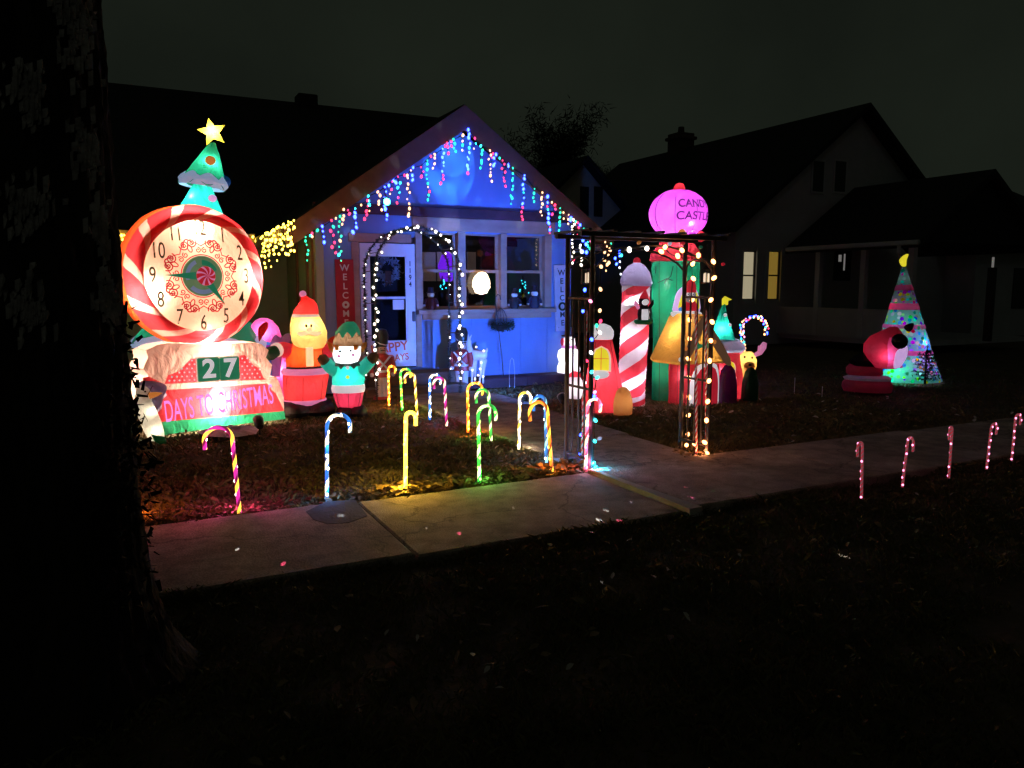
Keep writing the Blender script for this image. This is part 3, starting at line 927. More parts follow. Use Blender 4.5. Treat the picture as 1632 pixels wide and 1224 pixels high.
nb2 = thing('neighbour_house', 'low dark hip roofed house beyond the neighbouring porch', 'house', (27, 15, 0))
w = MB().box(-3.2, 6, 0, 8, 0, 2.9)
w.build('wall', M['neigh_wall'], nb2)
MB().add([(-3.8, -.6, 2.8), (6.6, -.6, 2.8), (6.6, 8.6, 2.8), (-3.8, 8.6, 2.8), (0, 4, 5.6), (4, 4, 5.6)], [(0, 1, 5, 4), (1, 2, 5), (2, 3, 4, 5), (3, 0, 4), (3, 2, 1, 0)]).build('roof', M['shingle'], nb2)
MB().box(-1.2, -.2, -.03, -.002, .9, 2.2).build('window', M['glass_black'], nb2)

# bare trees behind the houses
def bare_tree(label, base, h, spread, seed, n=900):
    rd = random.Random(seed)
    t = thing('bare_tree', label, 'tree', base, 0, 'bare trees behind the houses')
    MB().tube([(0, 0, 0), (.1, 0, h * .25), (-.05, 0, h * .5), (.05, 0, h * .8)], [.22, .18, .12, .04], 8).build('trunk', M['bark'], t, True)
    b = MB()
    limbs = []
    for i in range(34):
        a = rd.uniform(0, 6.28); z = h * rd.uniform(.3, .8)
        p0 = Vector((0, 0, z)); d = Vector((math.cos(a), math.sin(a), rd.uniform(.5, 1.2))).normalized()
        L = spread * rd.uniform(.35, 1.0)
        p1 = p0 + d * L * .5; p2 = p0 + (d + Vector((0, 0, .25))).normalized() * L
        b.tube([p0, p1, p2], [.06, .035, .012], 5)
        limbs.append((p0, p1, p2))
    b.build('limbs', M['bark'], t)
    c = MB()
    for i in range(n):
        p0, p1, p2 = rd.choice(limbs)
        u = rd.random()
        p = p0.lerp(p2, .25 + .8 * u) + Vector((rd.gauss(0, .32), rd.gauss(0, .32), rd.gauss(0, .32)))
        d = Vector((rd.gauss(0, 1), rd.gauss(0, 1), rd.gauss(.5, .8))).normalized() * rd.uniform(.15, .55)
        s = d.cross(Vector((rd.random(), rd.random(), rd.random()))).normalized() * .024
        c.add([p - s, p + s, p + d], [(0, 1, 2)])
    cr = c.build('crown', M['bark'], t, fixn=False)
p = PY(880, 420, 34); bare_tree('wide bare tree behind the blue house and the cream gable', (p.x, 34, 0), 9.2, 3.4, 3, 12000)
p = PY(955, 420, 38); bare_tree('thinner bare tree standing above the cream gable roof', (p.x, 38, 0), 9.3, 2.4, 8, 7000)

# ================================================================== NEAR TRUNK
tx, ty = -0.30, 3.42
trunk_t = thing('old_tree', 'thick dark rough tree trunk with pale patches and twiggy side growth by the sidewalk', 'tree', (tx, ty, 0))
rd = random.Random(4)
def trunk_r(z, a):
    r = .315 + .17 * math.exp(-max(0, z + .03) / .22) * (1 + .35 * math.sin(3 * a + 1.2)) - .012 * z
    return r
b = MB()
NA, NZ = 96, 150
vs, fs = [], []
for j in range(NZ + 1):
    z = -.1 + 4.4 * j / NZ
    for i in range(NA):
        a = 2 * PI * i / NA
        ridge = abs(math.sin(a * 15 + 1.7 * math.sin(z * 2.4 + a * 2) + .9 * math.sin(z * 7.3)))
        cut = .5 + .5 * math.sin(z * 17 + 5 * math.sin(a * 6.0))
        r = trunk_r(z, a) + .030 * (ridge ** .6) - .012 * (cut ** 6) + rd.uniform(-.005, .005)
        vs.append((r * math.cos(a), r * math.sin(a), z))
for j in range(NZ):
    for i in range(NA):
        i2 = (i + 1) % NA
        fs.append((j * NA + i, j * NA + i2, (j + 1) * NA + i2, (j + 1) * NA + i))
b.add(vs, fs).build('trunk', M['bark'], trunk_t, True, fixn=False)
# pale patches of flaking bark, as thin shells on the bark
toc = math.atan2(-ty, -tx)
for (px, py, hw, hh) in ((45, 150, 26, 45), (40, 325, 34, 48), (40, 490, 30, 40), (132, 55, 34, 60), (146, 240, 26, 42), (165, 365, 18, 36), (176, 480, 20, 40), (120, -30, 36, 40)):
    r = ray(px, py)
    best = min(((Vector((r.x * t, r.y * t, CAMH + r.z * t)) - Vector((tx, ty, CAMH + r.z * t))).length, t) for t in np.linspace(2.2, 3.8, 160))
    tt = next((t for t in np.linspace(2.2, 3.9, 200) if math.hypot(r.x * t - tx, r.y * t - ty) < .34), best[1])
    P = Vector((r.x * tt - tx, r.y * tt - ty, CAMH + r.z * tt))
    a0 = math.atan2(P.y, P.x)
    da, dz = hw * tt / FPX / .33 * 1.25, hh * tt / FPX
    for q in range(60):
        aa = a0 + rd.gauss(0, .5) * da; zz = P.z + rd.gauss(0, .55) * dz
        rr = trunk_r(zz, aa) + .030
        wd, ht = rd.uniform(.005, .012), rd.uniform(.012, .035)
        c = Vector((math.cos(aa), math.sin(aa), 0)); s = Vector((-math.sin(aa), math.cos(aa), 0))
        o = Vector((0, 0, zz))
        k = [c * rr + s * (-wd) + Vector((0, 0, -ht)), c * (rr + .012) + Vector((0, 0, -ht * .8)), c * rr + s * wd + Vector((0, 0, ht * .2)), c * (rr + .01) + s * wd * .6 + Vector((0, 0, ht)), c * rr + s * (-wd * .9) + Vector((0, 0, ht * .7))]
        MBq = MB().add([o + v for v in k], [(0, 1, 2, 3, 4)])
        if q == 0: acc = MB()
        acc.add(MBq.v, MBq.f)
    acc.build('pale_bark', M['pale_wrap'], trunk_t, fixn=False)['kind'] = 'stuff'
MB().tube([(0, 0, 3.6), (.3, .1, 4.6), (.7, .2, 5.6)], [.2, .16, .1], 8).build('limb', M['bark'], trunk_t, True)
MB().tube([(0, 0, 3.6), (-.3, .2, 4.6), (-.9, .3, 5.6)], [.2, .16, .1], 8).build('limb', M['bark'], trunk_t, True)
# twiggy side growth on the right of the trunk
b = MB()
rt = Vector((math.cos(YAW), -math.sin(YAW), 0))
for i in range(1500):
    z = rd.choice((rd.uniform(.0, 1.5), rd.gauss(1.05, .22), rd.gauss(.75, .2)))
    if z < 0.02: z = .05
    out = rd.uniform(.18, .285 + .07 * math.exp(-((z - .95) / .35) ** 2) + (.14 * math.exp(-z / .25)))
    p = rt * out + Vector((rd.uniform(-.1, .1), rd.uniform(-.2, .2), z))
    d = Vector((rd.gauss(.3, 1), rd.gauss(0, 1), rd.gauss(0, 1))).normalized() * rd.uniform(.02, .05)
    s = d.cross(Vector((rd.random(), rd.random(), rd.random()))).normalized() * rd.uniform(.005, .011)
    b.add([p - s, p + s, p + d + s * .6, p + d - s * .6], [(0, 1, 2, 3)])
tw = b.build('side_growth', M['bark'], trunk_t, fixn=False)
tw['kind'] = 'stuff'

# ================================================================== LIGHT STRINGS ON THE HOUSE
strandsL = [(487, 377, 415, 'green'), (499, 370, 376, 'warm'), (514, 362, 384, 'blue'), (528, 353, 401, 'red'), (540, 344, 415, 'green'), (547, 335, 357, 'warm'),
            (565, 331, 371, 'blue'), (584, 322, 349, 'red'), (588, 313, 335, 'teal'), (603, 307, 333, 'warm'), (612, 300, 349, 'blue'), (623, 291, 309, 'red'),
            (635, 282, 322, 'teal'), (650, 278, 346, 'warm'), (657, 269, 287, 'blue'), (671, 265, 280, 'red'), (680, 256, 320, 'green'), (692, 247, 267, 'warm'),
            (706, 238, 293, 'blue'), (713, 227, 245, 'red'), (724, 223, 243, 'green'), (737, 216, 238, 'warm')]
strandsR = [(747, 208, 276, 'blue'), (756, 221, 238, 'red'), (767, 232, 269, 'green'), (779, 240, 289, 'warm'), (788, 247, 265, 'blue'), (802, 256, 296, 'red'),
            (816, 269, 324, 'green'), (835, 280, 351, 'blue'), (851, 300, 320, 'green'), (862, 307, 344, 'warm'), (873, 315, 373, 'blue'), (883, 326, 342, 'red'),
            (892, 331, 366, 'green'), (906, 344, 355, 'warm'), (913, 350, 420, 'white'), (920, 357, 375, 'red'), (929, 364, 372, 'green'), (941, 372, 384, 'warm')]
def thicken(rows):
    out = []
    for i, q in enumerate(rows):
        out.append(q)
        if i + 1 < len(rows) and random.random() < .5:
            n_ = rows[i + 1]
            a, b_ = (q[0] + n_[0]) / 2, (q[1] + n_[1]) / 2
            out.append((a, b_, b_ + random.choice((3, 5, 9)), random.choice(['blue', 'red', 'green', 'warm', 'blue'])))
    return out
def icicles(name, label, cat, rows, yy, step=0.066, r=0.0165, plane='y', grp=None, mix=True):
    pf = (lambda a, b: PY(a, b, yy)) if plane == 'y' else (lambda a, b: PX(a, b, yy))
    p0 = pf(rows[0][0], rows[0][1])
    t = thing(name, label, cat, p0, 0, grp)
    top = [pf(a, b - 1) - p0 for a, b, c, k in rows]
    MB().tube(top, 0.006, 5).build('lead_wire', M['green_wire'], t)
    for a, b_, c, k in rows:
        q0, q1 = pf(a, b_), pf(a + random.uniform(-2, 2), c)
        L = max(.03, q0.z - q1.z)
        n = max(1, int(round(L / step)) + 1)
        sway = random.uniform(-.05, .05)
        pts = [q0 - p0 + Vector((sway * (i / n) ** 2 + .008 * math.sin(i * 2.1), 0, -L * i / max(1, n - 1))) for i in range(n)]
        if n == 1: pts.append(pts[0] + Vector((0, 0, -.03)))
        dr = MB().tube(pts, 0.0035, 4).build('drop', M['green_wire'], t)
        for i in range(n):
            cc = k
            if mix and k == 'blue' and i > n * .6 and n > 6 and random.random() < .6: cc = 'red'
            if mix and random.random() < .12: cc = random.choice(['warm', 'green', 'red', 'teal'])
            bulb(dr, pts[i] + Vector((random.uniform(-.02, .02), -.012 + random.uniform(-.015, .01), random.uniform(-.02, .02))), cc, r * random.choice((.65, .85, 1, 1, 1.2)) * (1.2 if cc == 'blue' else 1), 1.35, (random.uniform(-.4, .4), random.uniform(-.5, .5), 0))
    return t
icicles('icicle_lights', 'multicolour icicle lights hanging along the left slope of the gable', 'light string', thicken(strandsL), 11.0)
icicles('icicle_lights', 'multicolour icicle lights hanging along the right slope of the gable', 'light string', thicken(strandsR), 11.0)
rows = []
for i in range(17):
    px = 416 + i * 3.2
    py = 379 - (px - 416) * .52 + random.uniform(-2, 2)
    rows.append((px, py, py + random.choice((14, 25, 36, 48, 30, 56 - i)), 'yellow'))
icicles('icicle_lights', 'yellow icicle lights bunched under the left eave of the gabled front', 'light string', rows, 2.02, .085, .015, 'x', None, False)
rows = [(px, 374 + (px - 180) * .02, 374 + random.choice((6, 12, 20)), 'yellow') for px in (172, 179, 186, 193, 199, 205, 402, 408)]
icicles('icicle_lights', 'short yellow icicle lights along the long gutter behind the clock', 'light string', rows, 13.19, .09, .016, 'y', None, False)
# green laser projector under the gable
lp = PY(615, 322, 10.99)
las = thing('laser_projector', 'small bright green laser light fixed under the left gable slope', 'projector', lp)
MB().loft([(0, 0, -.05, .045, .045), (0, 0, .06, .05, .05)], 14).build('housing', M['glass_black'], las, True)
MB().tube([(0, 0, .06), (0, .02, .22)], .01, 6).build('bracket', M['black_metal'], las)
MB().ball((0, -.05, 0), .05, .02, .05, 14, 6).build('lens', emit('laser_lens', (0.05, 1.0, 0.62), 22), las, True)
specks = [(540, 1, 826, 'w'), (731, 0, 846, 'r'), (645, 0, 872, 'g'), (450, 0, 903, 'r'), (1107, 0, 798, 'm'), (985, 0, 826, 'r'), (952, 0, 825, 'w'), (1143, 0, 787, 'g'), (1097, 0, 781, 'r'), (817, 0, 806, 'w'), (749, 0, 781, 'g'), (1003, 0, 797, 'w'), (963, 0, 810, 'w'), (1207, 0, 797, 'm'), (951, 0, 911, 'w'), (1320, 0, 867, 'w'), (1100, 0, 705, 'm'), (1062, 0, 702, 'm'), (706, 0, 700, 'm'), (820, 0, 690, 'w'), (376, 0, 880, 'w'), (545, 0, 826, 'w'), (610, 0, 660, 'g'), (1178, 0, 690, 'r'), (1447, 0, 812, 'w'), (680, 0, 838, 'w')]
SC = dict(w=(.9, .95, 1), r=(1, .1, .25), g=(.1, 1, .45), m=(1, .15, .5))
for (px, _, py, k) in specks:
    g = G(px, py, .02)
    dist = (g - lp).length
    laser(las, (0, -.08, 0), g - lp, 220 * dist * dist * random.uniform(.3, 1.0), SC[k], random.uniform(.06, .13))

# ================================================================== LIT ARCH OVER THE STEPS
ar = thing('light_arch', 'tall garden arch wound with greenery and white bulbs before the steps', 'light arch', (3.95, 10.72, 0))
def hoop(x0, x1, y, zs, top, n=22):
    pts = [(x0, y, zs * k / 8) for k in range(9)]
    cx, rx = (x0 + x1) / 2, (x1 - x0) / 2
    for k in range(1, n):
        a = PI - PI * k / n
        pts.append((cx + rx * math.cos(a), y, zs + (top - zs) * math.sin(a)))
    pts += [(x1, y, zs * (1 - k / 8)) for k in range(9)]
    return pts
def garland(path, m, r, dens, rnd, ln=.06):
    b = MB()
    path = [Vector(p) for p in path]
    for i in range(len(path) - 1):
        L = (path[i + 1] - path[i]).length
        for k in range(int(L * dens)):
            p = path[i].lerp(path[i + 1], rnd.random())
            d = Vector((rnd.gauss(0, 1), rnd.gauss(0, 1), rnd.gauss(0, 1))).normalized()
            s = d.cross(Vector((rnd.random(), rnd.random(), rnd.random()))).normalized() * .008
            b.add([p - s, p + s, p + d * rnd.uniform(.5, 1) * ln], [(0, 1, 2)])
    return b
fpx = [(597, 632, 10.72), (732, 615, 10.72)]
xl, xr = PY(598, 500, 10.55).x - 3.95, PY(733, 500, 10.55).x - 3.95
ztop = PY(662, 362, 10.55).z
hf = hoop(xl, xr, -.17, ztop - .62, ztop)
xl2, xr2 = PY(582, 500, 10.95).x - 3.95, PY(716, 500, 10.95).x - 3.95
zt2 = PY(650, 366, 10.95).z
hb = hoop(xl2, xr2, .23, zt2 - .62, zt2)
rd = random.Random(9)
for h in (hf, hb):
    hp_ = MB().tube(h, .011, 6).build('hoop', M['black_metal'], ar)
    gl = garland(h, None, .03, 330, rd).build('greenery', M['needle'], ar, fixn=False)
for k in (2, 4, 6, 8, 11, 14, 17, 20, 23, 26, 29, 32, 34, 36):
    if k < len(hf):
        MB().tube([hf[k], hb[k]], .006, 5).build('rung', M['black_metal'], ar)
def along(path, step):
    path = [Vector(p) for p in path]
    out, acc = [], 0
    for i in range(len(path) - 1):
        L = (path[i + 1] - path[i]).length
        while acc < L:
            out.append(path[i].lerp(path[i + 1], acc / L)); acc += step
        acc -= L
    return out
for i, p in enumerate(along(hf, .088)):
    if p.z > .25 and rd.random() < .93:
        bulb(ar, p + Vector((rd.uniform(-.03, .035), -.03, rd.uniform(-.03, .03))), 'white', rd.choice((.011, .015, .018, .021)), 1.1)
for i, p in enumerate(along(hb, .16)):
    if p.z > .3 and rd.random() < .6:
        bulb(ar, p + Vector((rd.uniform(-.02, .02), -.02, 0)), 'white', rd.choice((.009, .011)), 1.1)

# ================================================================== ARBOR AT THE SIDEWALK
ab = thing('garden_arbor', 'black metal garden arbor with barred sides over the front walk', 'arbor', (4.25, 5.72, 0))
AXL, AXR, AYF, AYB, AH = -.66, .66, -.17, .23, 2.02
MBm = M['black_metal']
for x in (AXL, AXR):
    for y in (AYF, AYB):
        MB().tube([(x, y, 0), (x, y, AH)], .022, 10).build('post', MBm, ab)
    for z in (.10, .72, 1.50):
        MB().bbox(x - .011, x + .011, AYF + .023, AYB - .023, z - .011, z + .011, .003).build('rail', MBm, ab)
    for k in range(3):
        y = AYF + (AYB - AYF) * (k + 1) / 4
        MB().tube([(x, y, .112), (x, y, 1.488)], .0095, 6).build('bar', MBm, ab)
    ac = [(x, AYF + .017 + (AYB - AYF - .034) * (1 - math.cos(t)) / 2, 1.76 + .10 * math.sin(t)) for t in np.linspace(0, PI, 13)]
    MB().tube(ac, .009, 6).build('side_arch', MBm, ab)
for y in (AYF, AYB):
    MB().bbox(AXL - .12, AXR + .14, y - .018, y + .018, AH, AH + .04, .004).build('beam', MBm, ab)
    pts = [(AXL + .02 + (AXR - AXL - .04) * k / 16, y, 1.76 + .20 * math.sin(PI * k / 16) ** .7) for k in range(17)]
    MB().tube(pts, .009, 6).build('arch_brace', MBm, ab)
for k in range(7):
    x = AXL - .08 + (AXR - AXL + .18) * k / 6
    MB().bbox(x - .016, x + .016, AYF - .09, AYB + .09, AH + .041, AH + .062, .004).build('slat', MBm, ab)
# string of big bulbs on the arbor
def on_arbor(px, py, side, front=True):
    y = 5.72 + (AYF if front else AYB) - (.03 if front else .0)
    return PY(px, py, y)
gs = thing('bulb_string', 'string of large warm bulbs winding up the right side and top of the arbor', 'light string', (4.91, 5.5, 0))
o = Vector((4.91, 5.5, 0))
pr = [(1137, 417), (1138, 443), (1133, 478), (1135, 513), (1133, 543), (1131, 575), (1130, 607), (1128, 640), (1126, 670), (1123, 705), (1127, 729)]
plft = [(1104, 420), (1105, 444), (1103, 478), (1099, 510), (1099, 540), (1097, 572), (1098, 602), (1098, 633), (1097, 662), (1096, 692), (1094, 716), (1107, 715)]
tp = [(1003, 398), (1031, 396), (1054, 401), (1060, 394), (1080, 408), (1087, 399), (1113, 407)]
def cord(pts, parent):
    q = []
    for i in range(len(pts) - 1):
        for k in range(5):
            u = k / 5
            w_ = pts[i].lerp(pts[i + 1], u)
            w_.z -= .02 * math.sin(PI * u); w_.y += .012
            q.append(w_)
    q.append(pts[-1])
    MB().tube(q, .0045, 5).build('cord', M['green_wire'], parent)
A = [PY(a, b, 5.51) - o for a, b in pr]
B = [PY(a, b, 5.92) - o for a, b in plft]
C_ = [PY(a, b, 5.53) - o for a, b in tp]
for L in (A, B, C_):
    cord(L, gs)
    for i, p in enumerate(L):
        if p.z < .035: p.z = .035
        bulb(gs, p, 'amber' if L is not C_ else ('white' if i < 2 else 'amber'), .0195, 1.35, (random.uniform(-1, 1), random.uniform(-.8, .8), 0))
plain = {'orange': mat('orange_bulb_glass', (.7, .25, .05), .15, spec=.6, emit=.25), 'green': mat('green_bulb_glass', (.05, .35, .2), .15, spec=.6, emit=.1), 'red': mat('red_bulb_glass', (.6, .02, .05), .15, spec=.6, emit=.3), 'pale': mat('pale_bulb_glass', (.5, .6, .8), .15, spec=.6, emit=.4)}
for px, py, k, ang in ((1018, 387, 'orange', 1.2), (1067, 389, 'pale', 1.2), (1116, 394, 'green', 1.5), (1152, 421, 'red', 1.5), (1088, 388, 'red', 1.4)):
    p = PY(px, py, 5.5) - o
    MB().loft([(0, 0, -.018, .006, .006), (0, 0, -.012, .012, .012), (0, 0, .0, .0165, .0165), (0, 0, .02, .012, .012), (0, 0, .034, .003, .003)], 10).build('dark_bulb', plain[k], gs, True, loc=p, rot=(0, ang, .2))
gs2 = thing('bulb_string', 'string of blue, teal and mixed bulbs winding up the left side of the arbor', 'light string', (3.58, 5.5, 0))
o2 = Vector((3.58, 5.5, 0))
mixb = [(958, 425, 'warm'), (957, 461, 'warm'), (956, 495, 'warm'), (932, 462, 'blue'), (929, 496, 'blue'), (943, 541, 'blue'), (957, 512, 'red'), (951, 519, 'green'), (956, 530, 'white'), (942, 562, 'cool'), (935, 575, 'red'), (943, 593, 'teal'), (952, 602, 'teal'), (932, 610, 'cool'), (948, 625, 'pink'), (947, 632, 'blue'), (949, 670, 'teal'), (948, 703, 'teal'), (926, 693, 'blue'), (946, 738, 'teal'), (922, 725, 'blue'), (949, 747, 'teal'), (941, 480, 'pink')]
mixb.sort(key=lambda q: q[1])
L = [PY(a, b, 5.53 if a > 940 else 5.93) - o2 for a, b, c in mixb]
for side in (0, 1):
    cc = [p for p, q in zip(L, mixb) if (q[0] > 940) == bool(side)]
    cord(cc, gs2)
for p, q in zip(L, mixb):
    if p.z < .035: p.z = .035
    bulb(gs2, p, q[2], .0145, 1.35, (random.uniform(-1, 1), random.uniform(-.8, .8), 0))
MB().loft([(0, 0, -.02, .006, .006), (0, 0, -.01, .013, .013), (0, 0, .01, .0165, .0165), (0, 0, .034, .003, .003)], 10).build('dark_bulb', plain['pale'], gs2, True, loc=PY(955, 699, 5.5) - o2, rot=(0, 1.4, .2))
lamp(gs2, (.06, -.02, .07), 4.5, (.02, .55, 1.0), .015)  # extra lamps added for the light pools at the arbor feet
lamp(gs2, (.05, .1, .45), .8, (.05, .7, 1.0), .015)
lamp(gs, (-.05, .05, .06), 2.6, (1, .33, .12), .015)
lamp(gs, (.05, .3, .5), .8, (1, .4, .2), .015)
# small starry cluster hanging from the top left of the arbor
rows = [(931, 385, 405, 'blue'), (936, 384, 398, 'green'), (941, 384, 408, 'pink'), (925, 388, 425, 'white'), (962, 389, 418, 'warm'), (968, 390, 432, 'warm'), (974, 390, 398, 'green'), (985, 402, 420, 'blue'), (988, 410, 434, 'cool')]
icicles('icicle_lights', 'short mixed icicle lights dangling from the arbor top by the blue house corner', 'light string', rows, 5.98, .04, .011)

def lantern(label, px, py, yy):
    p = PY(px, py, yy)
    t = thing('hanging_lantern', label, 'lantern', (p.x, yy, p.z - .07), 0, None)
    MB().bbox(-.045, .045, -.045, .045, 0, .012, .003).build('base', MBm, t)
    for i in range(3):
        x = -.025 + .025 * i
        MB().loft([(x, .01 * (i % 2), .012, .009, .009), (x, .01 * (i % 2), .095 + .006 * (i % 2), .0085, .0085)], 8).build('candle', emit('candle_wax', (1.0, .78, .55), .9) if 'candle_wax' not in bpy.data.materials else bpy.data.materials['candle_wax'], t, True)
    for sx in (-1, 1):
        for sy in (-1, 1):
            MB().box(sx * .042 - .003, sx * .042 + .003, sy * .042 - .003, sy * .042 + .003, .012, .13).build('corner_bar', MBm, t)
    MB().loft([(0, 0, .13, .06, .06), (0, 0, .165, .02, .02), (0, 0, .18, .012, .012)], 4).build('cap', MBm, t)
    ztop = (1.99 - (p.z - .07))
    MB().tube([(0, 0, .18), (0, 0, ztop)], .003, 5).build('hanger', MBm, t)
lantern('small black candle lantern hung in the left side of the arbor', 938, 440, 5.75)
lantern('small black candle lantern hung in the right side of the arbor', 1126, 440, 5.75)

# ================================================================== CANDY CANES
CANE = {}
def cm(k, c, s):
    if k not in CANE:
        CANE[k] = emit('cane_' + k, c, s)
    return CANE[k]
cm('yellow', (1.0, .60, .05), 6); cm('gold', (1.0, .56, .05), 2.6); cm('white', (1.0, .80, .48), 2.2); cm('orange', (1.0, .20, .015), 2.4); cm('red', (1.0, .05, .06), 1)
cm('magenta', (.75, .03, .40), 1.2); cm('blue', (.03, .22, .85), 1.1); cm('green', (.06, .75, .10), 1.2); cm('pink', (1.0, .16, .30), 2.0); cm('lime', (.35, .9, .1), 2); cm('cyan', (.25, .7, .9), 1.6)
CANE['dimred'] = emit('cane_dim_red', (.6, .03, .06), .42); CANE['dimgrey'] = emit('cane_dim_grey', (.45, .20, .22), .28)
CANE['plasred'] = mat('red_plastic_stripe', (.6, .03, .04), .3, emit=.12); CANE['plaswhite'] = mat('white_plastic_stripe', (.8, .76, .74), .3, emit=.06)  # faint emission painted into unlit plastic
CL = dict(yellow=(1.0, .60, .04), gold=(1.0, .52, .06), white=(1, .8, .55), orange=(1.0, .22, .03), magenta=(.9, .05, .35), blue=(.08, .35, 1.0), green=(.15, .9, .15), pink=(1, .15, .3), cyan=(.2, .6, 1))
def dark_of(k):
    kk = 'gap_' + k
    if kk not in CANE:
        c = CL.get(k, (.5, .2, .2)); CANE[kk] = emit('cane_gap_' + k, c, .16)
    return CANE[kk]
def cane(label, base, topz, hook, hw, ca, cb, bulbs=None, lean=0.0, r=.0145, group='candy cane lights', drop=.055, nb_=9, nm='candy_cane_light', rounds=5, tilt=0.0):
    t = thing(nm, label, 'candy cane', base, 0, group)
    t.rotation_euler = (tilt + R(random.uniform(-2.5, 2.5)), lean + R(random.uniform(-1, 1)), hook)
    zc = topz - hw
    pts = [Vector((0, 0, zc * k / 40)) for k in range(41)]
    pts += [Vector((hw - hw * math.cos(PI * k / 16), 0, zc + hw * math.sin(PI * k / 16))) for k in range(1, 17)]
    pts += [Vector((2 * hw, 0, zc - drop * k / 6)) for k in range(1, 7)]
    dark = nm == 'candy_cane_light' and ca != 'yellow' and not ca.startswith('dim')
    if nm == 'candy_cane_light' and not ca.startswith('dim'):  # extra lamps added beside the tube to light the ground
        lamp(t, (0, -.035, .09), 6.5 if ca == 'yellow' else (3.6 if ca == 'orange' or label.startswith('magenta') else 1.8), CL.get(ca, (1, .6, .3)), .012)
        lamp(t, (0, -.035, .42), 5 if ca == 'yellow' else (2.2 if ca == 'orange' else (2.5 if label.startswith('magenta') else 1.0)), CL.get(ca, (1, .6, .3)), .012)
    tw = rounds * 2 * PI / len(pts)
    MB().tube(pts, r, 12, True, tw, lambda i, k: (0 if k < 5 else (2 if k < 8 else 1)) if dark else (0 if (k // 3) % 2 == 0 else 1)).build('striped_tube', [CANE[ca], CANE[cb]] + ([dark_of(ca)] if dark else []), t, True)
    MB().tube([(0, 0, -.06), (0, 0, .03)], [.004, .006], 6).build('stake', M['glass_black'], t)
    if bulbs:
        tot = along(pts, .02)
        for i in range(nb_):
            p = tot[int((i + .5) / nb_ * (len(tot) - 1))]
            ao = random.uniform(-PI, 0)
            bulb(t, p + Vector((r * .6 * math.cos(ao), r * .6 * math.sin(ao), 0)), bulbs, r * .8, 1.25)
    return t
def c_at(px, py, tpx, tpy, hookpx, ca, cb, bl, label, rz=None, **kw):
    b = G(px, py)
    tz = PY(tpx, tpy, b.y).z
    lx = PY(tpx, tpy, b.y).x - b.x
    hw = abs(hookpx) * (b.y / .9) / FPX / 2 if 'hw' not in kw else kw.pop('hw')
    az = rz if rz is not None else (0 if hookpx > 0 else PI)
    return cane(label, (b.x, b.y, 0), tz, az, max(.045, hw), ca, cb, bl, **kw)
S_ = 'beside the sidewalk'
c_at(382, 818, 363, 678, -36, 'magenta', 'gold', 'white', 'magenta and gold candy cane light nearest the clock, hook turned towards the tree trunk', rz=PI - .1, lean=R(3))
c_at(521, 796, 540, 660, 34, 'blue', 'white', 'white', 'blue and white candy cane light at the sidewalk by the dark patch', lean=R(2))
c_at(646, 784, 650, 656, 11, 'yellow', 'yellow', 'yellow', 'solid bright yellow candy cane light at the leafy sidewalk edge', rz=-.9)
c_at(764, 771, 775, 646, 32, 'green', 'white', 'lime', 'green and white candy cane light at the leafy sidewalk edge', rz=.05, lean=R(-1.5))
c_at(880, 756, 852, 640, -36, 'orange', 'gold', 'yellow', 'orange candy cane light where the sidewalk meets the front walk, hook towards the lawn', rz=PI + .1, lean=R(4))
c_at(871, 737, 862, 630, -26, 'blue', 'cyan', 'cool', 'blue candy cane light beside the front walk behind the orange one', rz=PI + .2, lean=R(2))
c_at(827, 716, 838, 625, 22, 'white', 'gold', 'white', 'pale gold candy cane light beside the front walk, second from the corner', rz=.1)
c_at(783, 703, 762, 620, -24, 'green', 'white', 'lime', 'green candy cane light beside the walk between pale gold and orange ones', rz=PI + .1, lean=R(4))
c_at(746, 689, 757, 610, 26, 'orange', 'gold', 'yellow', 'orange candy cane light halfway up the front walk', rz=.0)
c_at(712, 679, 703, 602, -18, 'magenta', 'white', 'pink', 'pink candy cane light halfway up the front walk', rz=PI, lean=R(2))
c_at(685, 669, 694, 597, 18, 'blue', 'white', 'cool', 'pale blue candy cane light paired with the pink one', rz=0)
c_at(665, 662, 657, 594, -16, 'gold', 'white', 'yellow', 'gold candy cane light near the steps, hook facing the green one', rz=PI, lean=R(2))
c_at(641, 654, 646, 588, 16, 'green', 'gold', 'lime', 'green and gold candy cane light near the wooden steps', rz=0, lean=R(-2))
c_at(620, 647, 623, 583, 9, 'orange', 'gold', 'yellow', 'thin orange candy cane light closest to the wooden steps', rz=-.6)
c_at(933, 752, 946, 635, 28, 'pink', 'white', 'pink', 'pink and white candy cane light standing at the left arbor post', rz=.1, lean=R(1))
c_at(212, 832, 205, 690, -30, 'orange', 'pink', 'red', 'red orange candy cane light wholly hidden behind the old tree trunk', rz=PI)  # unseen cane, placed for the red glow it casts on the lawn
grp = 'dim red candy canes on the far side of the sidewalk'
for i, (px, py, tx_, ty_, hk, rz, ln) in enumerate(((1373, 796, 1382, 702, 11, 3.45, 4), (1438, 776, 1450, 693, 9, 4.25, 5), (1512, 762, 1517, 678, 9, 3.5, 3), (1572, 748, 1590, 674, 30, .05, 4), (1612, 735, 1626, 660, 30, .05, 3))):
    lab = ['dim red candy cane, first of its row from the front walk', 'dim red candy cane, second of its row from the front walk', 'dim red candy cane, third of its row from the front walk', 'dim red candy cane with wide hook, fourth of its row from the front walk', 'dim red candy cane, fifth of its row from the front walk'][i]
    c_at(px, py, tx_, ty_, hk, 'dimred', 'dimgrey', 'pink', lab, rz=rz, lean=R(ln), group=grp, nb_=9, r=.0105, rounds=9, hw=.045)
